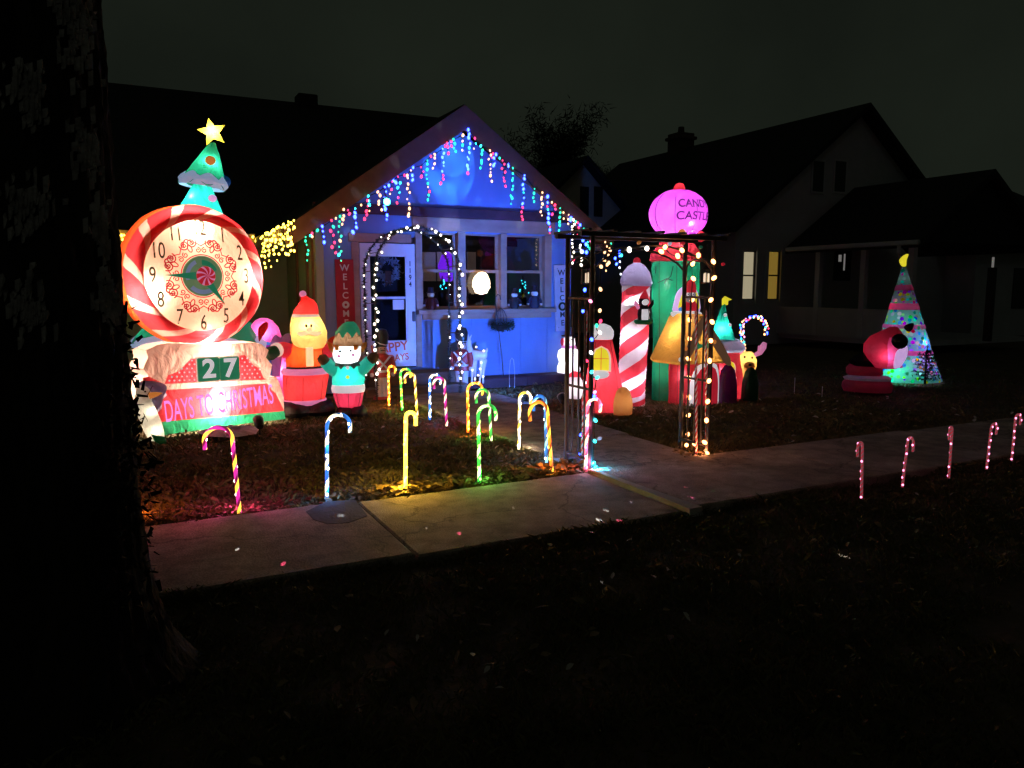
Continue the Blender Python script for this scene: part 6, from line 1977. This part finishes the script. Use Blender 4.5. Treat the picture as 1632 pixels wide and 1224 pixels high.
for i in range(14):
    py = rd.uniform(505, 595); u = rd.uniform(-.85, .85)
    w_ = half_w(py); x, z = RF.f(1441 + u * w_, py); R0 = RF.f(1441 + w_, py)[0] - RF.f(1441, py)[0]
    yy = -math.sqrt(max(0.0, 1 - u * u)) * R0 - .02
    MB().puff([(x + .028 * math.cos(a), z + .034 * math.sin(a)) for a in np.linspace(0, 2 * PI, 9)[:-1]], yy, .012).build('painted_light_spot', rd.choice([BL['pink'], BL['blue'], BL['lilac'], BL['green'], FB['white']]), rt_, True)  # specks of coloured light modelled as small glowing discs
for px, py, yy, w_, c in ((1430, 592, -.35, 6, (.05, 1, .6)), (1470, 545, -.2, 3, (.15, .3, 1)), (1415, 545, -.2, 2.4, (1, .15, .5)), (1465, 578, -.25, 3, (.9, .1, 1)), (1440, 515, -.12, .9, (.1, 1, .6)), (1430, 488, -.05, .4, (1, .1, .2)), (1440, 550, .1, 2.6, (.5, .9, 1)), (1441, 445, 0, .08, (1, 1, .9))):
    x, z = RF.f(px, py); lamp(rt_, (x, yy, z), w_, c, .04)

# slumped red and pink figure
FR = G(1395, 625); 
FF = Frame(FR, facing(FR))
sl_ = thing('slumped_inflatable', 'sagging red and pink inflatable with black oval patch before the far tree', 'inflatable figure', FR, FF.rz)
def fs_(pl_, pr_, py, d=.7, y=0): 
    a, z = FF.f(pl_, py, y); c, _ = FF.f(pr_, py, y); return ((a + c) / 2, y, max(z, 0), abs(c - a) / 2, abs(c - a) / 2 * d)
dimred = mat('dim_red_nylon', (.42, .02, .06), .5, var=.35, scale=3, emit=.035)  # cushion and rim glow painted in as emission
MB().loft([fs_(1352, 1413, 626.5, .45), fs_(1344, 1421, 622, .53), fs_(1341, 1424, 615, .56), fs_(1342, 1423, 608, .55), fs_(1347, 1418, 603, .5), fs_(1356, 1410, 600, .4)], 28).build('red_cushion', dimred, sl_, True)
MB().loft([fs_(1346, 1420, 604, .52), fs_(1343, 1422, 600, .55), fs_(1352, 1416, 597, .5)], 28).build('white_rim', mat('dim_white_nylon', (.5, .4, .55), .5, emit=.03), sl_, True)
MB().loft([fs_(1354, 1402, 599, .45), fs_(1348, 1408, 594, .52), fs_(1348, 1407, 586, .52), fs_(1353, 1400, 580, .45), fs_(1362, 1392, 577, .35)], 24).build('upper_cushion', dimred, sl_, True)
MB().loft([fs_(1356, 1400, 582, .6), fs_(1352, 1402, 574, .62), fs_(1362, 1394, 566, .55), fs_(1370, 1388, 562, .5)], 24).build('dark_band', FB['black'], sl_, True)
pb = MB().loft([fs_(1395, 1428, 586, .8, -.05), fs_(1384, 1440, 574, .8, -.05), fs_(1376, 1446, 560, .8, -.05), fs_(1377, 1444, 548, .8), fs_(1386, 1442, 536, .75), fs_(1408, 1436, 526, .7), fs_(1418, 1430, 521, .6)], 26, matf=lambda i, k: 0 if (k in (20, 21, 22, 23, 24, 25, 0, 1, 2) and i < 4) else 1).build('pink_body', [FB['pink'], FB['crimson']], sl_, True)
q = [FF.f(a, c, -.4) for a, c in ((1424, 584), (1428, 562), (1438, 555), (1446, 552), (1446, 568), (1436, 584), (1428, 588))]
MB().puff(smooth_poly(q), -.34, .06).build('white_patch', BL['lilac'], sl_, True)
q = [FF.f(1434 + 13 * math.cos(a) * 1.0, 544 + 12 * math.sin(a), -.35) for a in np.linspace(0, 2 * PI, 15)[:-1]]
MB().puff(q, -.40, .06).build('black_patch', FB['black'], sl_, True)
q = [FF.f(a, c, -.2) for a, c in ((1440, 521), (1450, 515), (1457, 515), (1456, 523), (1448, 529))]
MB().puff(smooth_poly(q), -.2, .05).build('black_tip', FB['black'], sl_, True)
x, z = FF.f(1412, 565); lamp(sl_, (x, -.2, z), 1.5, (1, .7, .9)); x, z = FF.f(1395, 552); lamp(sl_, (x, 0, z), .35, (1, .5, .5))
def seedling(label, px, py, h, wdt):
    p = G(px, py); t = thing('spruce_seedling', label, 'small tree', p)
    MB().tube([(0, 0, 0), (0, 0, h)], [.02, .004], 6).build('trunk', M['bark'], t)
    b = MB(); r = random.Random(int(px))
    for i in range(9):
        z = h * (.12 + .8 * i / 9); L = wdt * (1 - z / h * .8)
        for k in range(12):
            a = r.uniform(0, 6.28)
            for s_ in range(14):
                u = s_ / 13
                c = Vector((math.cos(a) * L * u, math.sin(a) * L * u, z + .03 * u))
                d = Vector((r.gauss(0, 1), r.gauss(0, 1), r.gauss(.1, .4))).normalized() * .06
                s = d.cross(Vector((0, 0, 1))).normalized() * .012
                b.add([c - s, c + s, c + d], [(0, 1, 2)])
    b.build('crown', M['needle'], t, fixn=False)
seedling('small dark spruce seedling before the far cone tree', 1474, 612, .62, .30)
seedling('tiny dark spruce seedling beside the sagging red inflatable', 1376, 600, .45, .2)
st_m = mat('white_stake', (.7, .7, .72), .5)
for px, py, ty_, lab in ((1266, 624, 602, 'thin white marker stake in the dark lawn, the one nearer the reindeer'), (1310, 632, 616, 'thin white marker stake in the dark lawn, the one nearer the sagging inflatable')):
    p = G(px, py); z = PY(px, ty_, p.y).z
    s_ = MB().tube([(0, 0, -.05), (0, 0, z)], .006, 6).build('marker_stake', st_m, None, loc=p); tag(s_, lab, 'stake')

# ================================================================== BLOW MOULD SNOWMAN, SOLDIERS, DEER, HOOK
SN = PY(905, 605, 11.27); SN.z = .14
NF = Frame(SN, facing(SN))
sn = thing('snowman_light', 'bright white light-up snowman with black hat and pink scarf by the blue wall', 'snowman', SN, NF.rz)
def nsn(a, c, py, d=.8): 
    x0, z = NF.f(a, py); x1, _ = NF.f(c, py); return ((x0 + x1) / 2, 0, max(z, 0), abs(x1 - x0) / 2, abs(x1 - x0) / 2 * d)
snow_white = fabric('blow_mould_white', (.88, .86, .88))
MB().loft([nsn(892, 920, 606), nsn(888, 924, 597), nsn(888, 925, 585), nsn(891, 922, 577), nsn(888, 924, 568), nsn(890, 922, 559), nsn(897, 916, 553)], 26, (True, False)).build('body', snow_white, sn, True)
MB().loft([nsn(898, 916, 554), nsn(897, 917, 547), nsn(898, 916, 540), nsn(902, 912, 535)], 22, (False, True)).build('head', snow_white, sn, True)
MB().loft([nsn(896, 918, 556), nsn(894, 919, 553), nsn(897, 917, 550)], 22, (False, False)).build('scarf', BL['pink'], sn, True)
x, z = NF.f(897, 545); MB().ball((x, 0, z), .04, .05, .07).build('earmuff', BL['red'], sn, True)
MB().loft([nsn(895, 920, 536), nsn(894, 921, 534), nsn(900, 917, 533), nsn(901, 916, 519)], 20).build('hat', M['glass_black'], sn, True)
for px in (905, 911):
    x, z = NF.f(px, 541, -.08); MB().ball((x, -.085, z), .012, n=8, k=5).build('eye', BL['black'], sn, True)
x, z = NF.f(908, 543, -.09); MB().ball((x, -.1, z), .012, .02, .012, 8, 5).build('nose', BL['orange'], sn, True)
x, z = NF.f(908, 548, -.09); MB().tube([(x - .03, -.083, z + .01), (x, -.09, z - .008), (x + .03, -.083, z + .01)], .005, 5).build('smile', BL['black'], sn)
for py in (571, 588):
    x, z = NF.f(906, py, -.12); MB().ball((x, -.14, z), .012, n=8, k=5).build('button', BL['black'], sn, True)
x, z = NF.f(906, 585); lamp(sn, (x, 0, z), 6, (1, .95, 1)); x, z = NF.f(906, 563); lamp(sn, (x, 0, z), 4, (1, .95, 1)); x, z = NF.f(907, 546); lamp(sn, (x, 0, z), 1.0, (1, .92, .95))
s2_ = PY(916, 628, 9.4)
c2 = thing('small_snowman_light', 'small lit white and red figure glimpsed behind the left arbor posts', 'light-up figure', (s2_.x, 9.4, 0), facing(s2_))
zz = PY(916, 592, 9.4).z
MB().loft([(0, 0, 0, .09, .08), (0, 0, zz * .3, .125, .1), (0, 0, zz * .65, .11, .09), (0, 0, zz * .8, .07, .06)], 18).build('body', snow_white, c2, True)
MB().loft([(0, 0, zz * .8, .08, .07), (0, 0, zz * .92, .075, .07), (0, 0, zz, .03, .03)], 16).build('red_hood', FB['red'], c2, True)
lamp(c2, (0, 0, zz * .4), 1.6, (1, .9, .95)); lamp(c2, (0, 0, zz * .88), .5, (1, .9, .9))

def soldier(label, base, h, rz):
    t = thing('toy_soldier', label, 'toy soldier', base, rz, 'toy soldiers beside the lit arch')
    k = h / .95
    wm = mat('soldier_white', (.66, .62, .68), .4, emit=.04); rm = mat('soldier_red', (.42, .05, .05), .4, emit=.03); hm = M['glass_black']; fm = mat('soldier_face', (.6, .42, .36), .45)  # faint emission painted in, no lamp inside
    MB().loft([(0, 0, 0, .13 * k, .11 * k), (0, 0, .04 * k, .12 * k, .10 * k)], 16).build('base', rm, t, True)
    for s in (-1, 1):
        MB().loft([(s * .045 * k, -.02, .04 * k, .05 * k, .07 * k), (s * .045 * k, 0, .08 * k, .042 * k, .05 * k), (s * .045 * k, 0, .10 * k, .045 * k, .045 * k), (s * .05 * k, 0, .34 * k, .058 * k, .06 * k)], 14).build('leg', wm, t, True)
    c = MB().loft([(0, 0, .30 * k, .118 * k, .085 * k), (0, 0, .40 * k, .105 * k, .08 * k), (0, 0, .55 * k, .125 * k, .085 * k), (0, 0, .60 * k, .09 * k, .07 * k), (0, 0, .625 * k, .045 * k, .045 * k)], 20).build('coat', rm, t, True)
    for s in (-1, 1):
        MB().tube([(s * .10 * k, -.07 * k, .585 * k), (0, -.10 * k, .48 * k), (-s * .09 * k, -.082 * k, .38 * k)], .013 * k, 6).build('cross_strap', wm, t)
        MB().tube([(s * .125 * k, 0, .575 * k), (s * .15 * k, 0, .47 * k), (s * .145 * k, -.03 * k, .36 * k)], [.038 * k, .036 * k, .03 * k], 10).build('sleeve', rm, t, True)
        MB().ball((s * .145 * k, -.03 * k, .335 * k), .03 * k).build('glove', wm, t, True)
    MB().loft([(0, 0, .37 * k, .112 * k, .085 * k), (0, 0, .40 * k, .110 * k, .084 * k)], 18, (False, False)).build('belt', wm, t, True)
    MB().ball((0, 0, .68 * k), .068 * k, .065 * k, .075 * k).build('head', fm, t, True)
    for s in (-1, 1):
        MB().ball((s * .025 * k, -.062 * k, .69 * k), .008 * k, n=8, k=4).build('eye', hm, t, True)
    MB().tube([(-.03 * k, -.064 * k, .665 * k), (0, -.07 * k, .67 * k), (.03 * k, -.064 * k, .665 * k)], .006 * k, 5).build('moustache', hm, t)
    hb2 = MB().loft([(0, 0, .715 * k, .075 * k, .072 * k), (0, 0, .75 * k, .088 * k, .085 * k), (0, 0, .88 * k, .095 * k, .09 * k), (0, 0, .945 * k, .07 * k, .065 * k), (0, 0, .96 * k, .02 * k, .02 * k)], 18).build('tall_hat', hm, t, True)
    MB().tube([(-.09 * k, -.02 * k, .80 * k), (-.04 * k, -.085 * k, .76 * k), (.04 * k, -.09 * k, .74 * k), (.085 * k, -.03 * k, .74 * k)], .007 * k, 5).build('hat_cord', wm, hb2)
    return t
p = PY(735, 616, 10.98); soldier('toy soldier with tall black hat at the arch leg beside the deer', (p.x, 10.95, 0), .98, facing(p) - .3)
p = PY(604, 612, 10.98); soldier('toy soldier at the arch leg behind the raised hand of the elf', (p.x - .06, 10.62, 0), 1.0, facing(p) + .2)

# acrylic deer
DR = PY(762, 612, 11.02); DR.z = 0
DF = Frame(DR, facing(DR))
de = thing('acrylic_deer', 'clear frosted deer figure with tiny white lights before the blue wall', 'deer figure', DR, DF.rz)
def dv(px, py, y=0): 
    x, z = DF.f(px, py, y); return Vector((x, y, max(z, 0)))
b = MB()
b.tube([dv(751, 568), dv(757, 566), dv(764, 566), dv(771, 565)], [.075, .085, .075, .055], 12)
b.ball(dv(751, 568), .085, .075, .09, 12, 7); b.ball(dv(771, 566), .065, .06, .075, 12, 7)
b.tube([dv(751, 566), dv(748, 557), dv(747, 549), dv(748, 542)], [.07, .055, .045, .04], 10)
b.tube([dv(749, 541), dv(745, 542), dv(741, 545)], [.048, .042, .026], 10)
b.tube([dv(749, 539, .02), dv(752, 533, .04)], [.02, .012], 6); b.tube([dv(747, 539, -.02), dv(746, 532, -.05)], [.02, .012], 6)
for (a, c, e, y) in ((752, 753, 752, -.05), (757, 757, 757, .05), (768, 767, 765, -.05), (773, 771, 770, .05)):
    b.tube([dv(a, 572, y), dv(c, 590, y), dv(e, 604, y), dv(e, 612, y)], [.045, .026, .019, .022], 8)
b.tube([dv(773, 563), dv(776, 558), dv(777, 554)], [.03, .025, .012], 8)
body = b.build('body', M['clear'], de, True)
rm_ = body.modifiers.new('remesh', 'REMESH'); rm_.mode = 'VOXEL'; rm_.voxel_size = .013; rm_.use_smooth_shade = True
sm_ = body.modifiers.new('smooth', 'SMOOTH'); sm_.iterations = 6; sm_.factor = .5
for px, py in ((759, 553), (771, 559), (767, 578), (765, 588), (762, 598), (757, 604), (753, 590), (770, 600)):
    bulb(de, dv(px, py, -.1), 'white' if px != 767 else 'cool', .013, 1.0)

# shepherd hook with greenery and small wire cage
HR = PY(803, 606, 11.27); HR.z = .14
HF = Frame(HR, facing(HR))
sh = thing('shepherd_hook', 'thin black shepherd hook leaning before the blue wall', 'garden hook', HR, HF.rz)
def hv(px, py, y=0): 
    x, z = HF.f(px, py, y); return Vector((x, y, z))
MB().tube([Vector((0, 0, -.1)), hv(800, 570), hv(794, 520), hv(790, 485), hv(790, 474), hv(793, 469), hv(797, 471), hv(798, 478)], .009, 7).build('pole', MBm, sh)
pq = hv(798, 480) + Vector((0, 0, 0))
W0 = HR + HF.x * pq.x + Vector((0, 0, pq.z))
hg = thing('hanging_basket', 'dark evergreen hanging basket with wire cage top on the shepherd hook', 'hanging basket', W0, HF.rz)
def gv(px, py, y=0):
    v = hv(px, py, y) - pq; v.y = y; return v
b = MB(); rd = random.Random(6)
for i in range(700):
    u = rd.uniform(-1, 1); c = gv(801 + 18 * u, 521 + rd.gauss(0, 3.5) - 3 * abs(u)); c.y = rd.uniform(-.12, .12) * (1 - u * u * .6)
    d = Vector((rd.gauss(0, 1), rd.gauss(0, 1), rd.gauss(0, .8))).normalized() * rd.uniform(.03, .075)
    s = d.cross(Vector((rd.random(), rd.random(), rd.random()))).normalized() * .007
    b.add([c - s, c + s, c + d], [(0, 1, 2)])
b.build('greenery', M['needle'], hg, fixn=False)
MB().loft([(0, 0, gv(801, 528).z, .05, .05), (0, 0, gv(801, 519).z, .13, .11)], 16).build('pot', M['dark'], hg, True)
for k in range(6):
    a = PI * k / 6
    pts = [Vector((.10 * math.cos(a) * q, .10 * math.sin(a) * q, zz)) for q, zz in ((1, gv(801, 517).z), (1, gv(801, 505).z), (.6, gv(801, 496).z), (0, gv(801, 490).z))]
    pts += [Vector((-v.x, -v.y, v.z)) for v in pts[-2::-1]]
    MB().tube(pts, .004, 5).build('cage_wire', MBm, hg)
MB().tube([(0, 0, gv(801, 490).z), (0, 0, .0)], .003, 5).build('hanger', MBm, hg)
lo = PY(816, 606, 11.05)
wlp = MB().tube([(lo.x - .045, 11.05, -.05), (lo.x - .05, 11.05, .25), (lo.x - .03, 11.05, .42), (lo.x, 11.05, .46), (lo.x + .03, 11.05, .42), (lo.x + .05, 11.05, .2), (lo.x + .045, 11.05, -.05)], .005, 6).build('wire_loop', st_m, None)
tag(wlp, 'thin white wire plant loop before the blue wall beside the hook pole', 'plant support')

# ------------------------------------------------------------------ projectors on stakes
def stake_projector(label, base, target, hgt=.24):
    t = thing('stake_projector', label, 'projector', base)
    hd = Vector((0, 0, hgt))
    d = (Vector(target) - Vector(base) - hd).normalized()
    MB().tube([(0, 0, -.08), (0, 0, hgt - .03)], .008, 6).build('stake', M['glass_black'], t)
    MB().tube([hd - d * .06, hd - d * .03, hd + d * .05, hd + d * .065], [.035, .05, .055, .05], 14).build('housing', M['glass_black'], t, True)
    MB().tube([hd + d * .055, hd + d * .075], [.057, .060], 14, False).build('rim', mat('pale_rim', (.6, .6, .62), .3), t, True)
    MB().tube([hd + d * .0655, hd + d * .067], [.042, .042], 12).build('lens', emit('projector_lens', (.2, .35, 1.0), 3), t)
    return t, hd + d * .09
pb_ = G(897, 662)
PT_ = Vector((5.7, 11.5, 1.9))
pj, src = stake_projector('black projector on a short stake in the lawn behind the arbor', pb_, PT_, .20)
W0_ = lambda v: Vector(v) - Vector(pb_)
BLUE = (.05, .20, 1.0)
spot(pj, src, W0_((5.3, 11.5, 1.25)), 900, BLUE, 70, .8, .03)
spot(pj, src, W0_((4.85, 11.5, 3.3)), 620, (.03, .12, 1.0), 40, .7, .03)
fg = PY(716, 268, 11.5)
gobo(pj, src, W0_(fg), 2200, (.06, .34, 1.0), 11.5)
gobo(pj, src, W0_(PY(722, 250, 11.5)), 1200, (.08, .40, 1.0), 6)
spot(pj, src, W0_(PY(718, 300, 11.5)), 500, (.05, .28, 1.0), 7, .6, .01)
spot(pj, src, W0_(PY(712, 325, 11.5)), 500, (.08, .30, 1.0), 5.5, .6, .01)
spot(pj, src, W0_(PY(717, 362, 11.46)), 420, (.45, .60, 1.0), 6.0, .4, .01)
for (px, py, yy, s) in ((762, 320, 11.5, 1.0), (800, 330, 11.5, .8), (880, 395, 11.5, .8), (900, 470, 11.5, .6), (838, 560, 11.5, 1), (771, 550, 11.5, .9), (792, 590, 11.5, .9), (885, 535, 11.5, .8), (740, 510, 11.46, .8), (715, 505, 11.46, .8), (820, 265, 11.01, .7), (700, 197, 11.01, .6), (630, 258, 11.01, .7), (568, 309, 11.01, .6), (505, 355, 11.01, .4), (955, 365, 11.01, .5), (828, 358, 11.46, .8), (775, 625, 10.9, .5), (740, 372, 11.46, .6), (735, 412, 11.46, .6), (798, 415, 11.46, .6), (845, 508, 11.42, .9), (648, 562, 11.48, 1.1), (640, 572, 11.48, 1.1), (555, 370, 11.5, .7), (708, 600, 11.4, .5)):
    q = PY(px, py, yy)
    spot(pj, src, W0_(q), 520 * s, (.30, .58, 1.0), random.choice((1.6, 1.9, 2.2)), 1.0, .0)
pb2 = G(414, 692)
p2, src2 = stake_projector('small black projector on a stake at the foot of the clock base', pb2, (1.2, 13, 3.0), .12)
# pale crumpled wrapping on the grass before the clock
cl_ = [G(a, b_) for a, b_ in ((312, 690), (340, 683), (380, 680), (414, 684), (408, 693), (372, 699), (330, 697))]
b = MB(); rd = random.Random(3)
ctr = sum(cl_, Vector()) / len(cl_)
ringv = []
for s_ in (1, .7, .4, .1):
    for k in range(28):
        p0 = cl_[k * 7 // 28].lerp(cl_[(k * 7 // 28 + 1) % 7], (k % 4) / 4)
        q = ctr.lerp(p0, s_)
        ringv.append((q.x - ctr.x, q.y - ctr.y, .01 + (rd.uniform(0, .05) if s_ < 1 else 0)))
b.add(ringv, [(j * 28 + k, j * 28 + (k + 1) % 28, (j + 1) * 28 + (k + 1) % 28, (j + 1) * 28 + k) for j in range(3) for k in range(28)])
cs = b.build('crumpled_sheet', mat('crumpled_nylon', (.42, .38, .40), .6), None, loc=(ctr.x, ctr.y, 0), fixn=False)
tag(cs, 'crumpled pale nylon skirt lying on the lawn before the clock base', 'fabric sheet')

# ================================================================== GRASS AND LEAVES
def tri_cloud(name, material, verts, tris):
    me = bpy.data.meshes.new(name)
    me.vertices.add(len(verts)); me.vertices.foreach_set('co', verts.astype(np.float32).ravel())
    n = len(tris)
    me.loops.add(n * 3); me.loops.foreach_set('vertex_index', tris.astype(np.int32).ravel())
    me.polygons.add(n); me.polygons.foreach_set('loop_start', np.arange(0, n * 3, 3, dtype=np.int32))
    me.update(calc_edges=True); me.validate()
    me.materials.append(material)
    o = link(name, me); o['kind'] = 'stuff'
    return o
def hmap(x, y):
    return -.03 + .012 * np.sin(x * 3.1 + 1.3 * np.sin(y * 2.3)) + .010 * np.sin(y * 4.7 + x * 1.9) + .006 * np.sin(x * 11 + y * 9)
def grass(name, regions, hl, hh, w):
    X, Y = [], []
    for (x0, x1, y0, y1, n) in regions:
        X.append(rng.uniform(x0, x1, n)); Y.append(rng.uniform(y0, y1, n))
    x, y = np.concatenate(X), np.concatenate(Y)
    wob = .03 * np.sin(x * 7) + .02 * np.sin(x * 17 + 2)
    keep = ~(((y > 4.22 + wob) & (y < 5.48 - wob)) | ((x > 3.58) & (x < 4.86) & (y > 5.4) & (y < 10.8)) | ((y > 11.05) & (x > 2.6)))
    clump = np.sin(x * 5.3 + 2 * np.sin(y * 3.1)) * np.sin(y * 6.1 + 1.7 * np.sin(x * 2.7)) + rng.normal(0, .5, len(x))
    keep &= clump > -.7
    x, y, clump = x[keep], y[keep], clump[keep]
    n = len(x); z = hmap(x, y)
    a = rng.uniform(0, 2 * PI, n); L = rng.uniform(hl, hh, n) * (.8 + .25 * np.clip(clump, -1, 1.5)); ln = rng.normal(0, .55, (n, 2))
    dx, dy = np.cos(a) * w / 2, np.sin(a) * w / 2
    v = np.empty((n, 4, 3))
    v[:, 0] = np.stack([x - dx, y - dy, z], 1); v[:, 1] = np.stack([x + dx, y + dy, z], 1)
    v[:, 2] = np.stack([x + ln[:, 0] * L * .35 + dx * .5, y + ln[:, 1] * L * .35 + dy * .5, z + L * .65], 1)
    v[:, 3] = np.stack([x + ln[:, 0] * L, y + ln[:, 1] * L, z + L * .9], 1)
    i = np.arange(n)[:, None] * 4
    t = np.concatenate([i + [[0, 1, 2]], i + [[0, 2, 3]]])
    return tri_cloud(name, M['grass'], v.reshape(-1, 3), t)
grass('lawn_grass', [(-1, 3.5, 5.44, 5.58, 5000), (5, 9, 5.45, 5.58, 3500), (3.5, 3.62, 5.6, 10.5, 2500), (4.8, 4.98, 5.6, 10.5, 2500), (-1.2, 3.55, 5.5, 7.2, 26000), (-1.5, 3.55, 7.2, 11.5, 22000), (4.95, 9, 5.5, 8.2, 20000), (9, 15, 5.5, 9.5, 9000), (4.95, 7.5, 8.2, 11.1, 6000), (7.5, 15, 8.2, 15, 8000)], .025, .07, .008)
grass('verge_grass', [(-2, 4, 2.2, 4.25, 30000), (4, 9, 2.4, 4.25, 20000), (9, 16, 2.5, 4.25, 6000), (-.8, 3.5, .9, 2.3, 14000), (-3, 0, 4.0, 6.5, 4000), (-1, 3.5, 4.12, 4.28, 5000), (3.6, 9, 4.12, 4.27, 4000)], .025, .065, .008)
def leaves(name, clusters, material):
    V, T, o = [], [], 0
    for (x0, x1, y0, y1, n, s0, s1, zz) in clusters:
        for k in range(n):
            x, y = rng.uniform(x0, x1), rng.uniform(y0, y1)
            s = rng.uniform(s0, s1); a = rng.uniform(0, 6.28)
            e = Vector((math.cos(a), math.sin(a), rng.normal(0, .35))).normalized(); f = Vector((-math.sin(a), math.cos(a), rng.normal(0, .45))).normalized()
            c = Vector((x, y, float(hmap(x, y)) + .02 + rng.uniform(0, zz)))
            up = Vector((0, 0, s * rng.uniform(.05, .3)))
            pts = [c - e * s, c - e * s * .35 + f * s * .42 + up, c + e * s * .3 + f * s * .36 + up, c + e * s, c + e * s * .3 - f * s * .36 + up, c - e * s * .35 - f * s * .42 + up, c]
            V += [tuple(p_) for p_ in pts]
            T += [(o + q, o + (q + 1) % 6, o + 6) for q in range(6)]; o += 7
    return tri_cloud(name, material, np.array(V), np.array(T))
leaves('fallen_leaves', [(1.3, 3.55, 5.52, 5.85, 620, .02, .045, .05), (2.9, 3.6, 5.5, 5.8, 160, .03, .05, .08), (1.55, 2.4, 5.52, 5.75, 320, .022, .045, .07), (-.2, 1.3, 5.52, 5.9, 260, .02, .04, .03), (-.5, 3.5, 5.8, 9.2, 420, .02, .045, .03), (4.95, 8.5, 5.55, 8, 330, .02, .045, .03), (4.6, 5.0, 5.5, 5.95, 90, .025, .045, .05), (0, 8, 2.5, 4.2, 220, .02, .045, .03), (3.4, 3.7, 6, 10.5, 90, .02, .04, .02), (4.9, 7, 10.6, 11.05, 80, .02, .04, .02)], M['leaf'])
leaves('pale_leaves', [(-.3, 3.5, 5.6, 9, 40, .025, .05, .03), (5, 10, 5.6, 8.5, 60, .025, .05, .03), (1, 7, 2.6, 4.2, 22, .02, .035, .03)], mat('pale_fallen_leaf', (.5, .45, .40), .7))
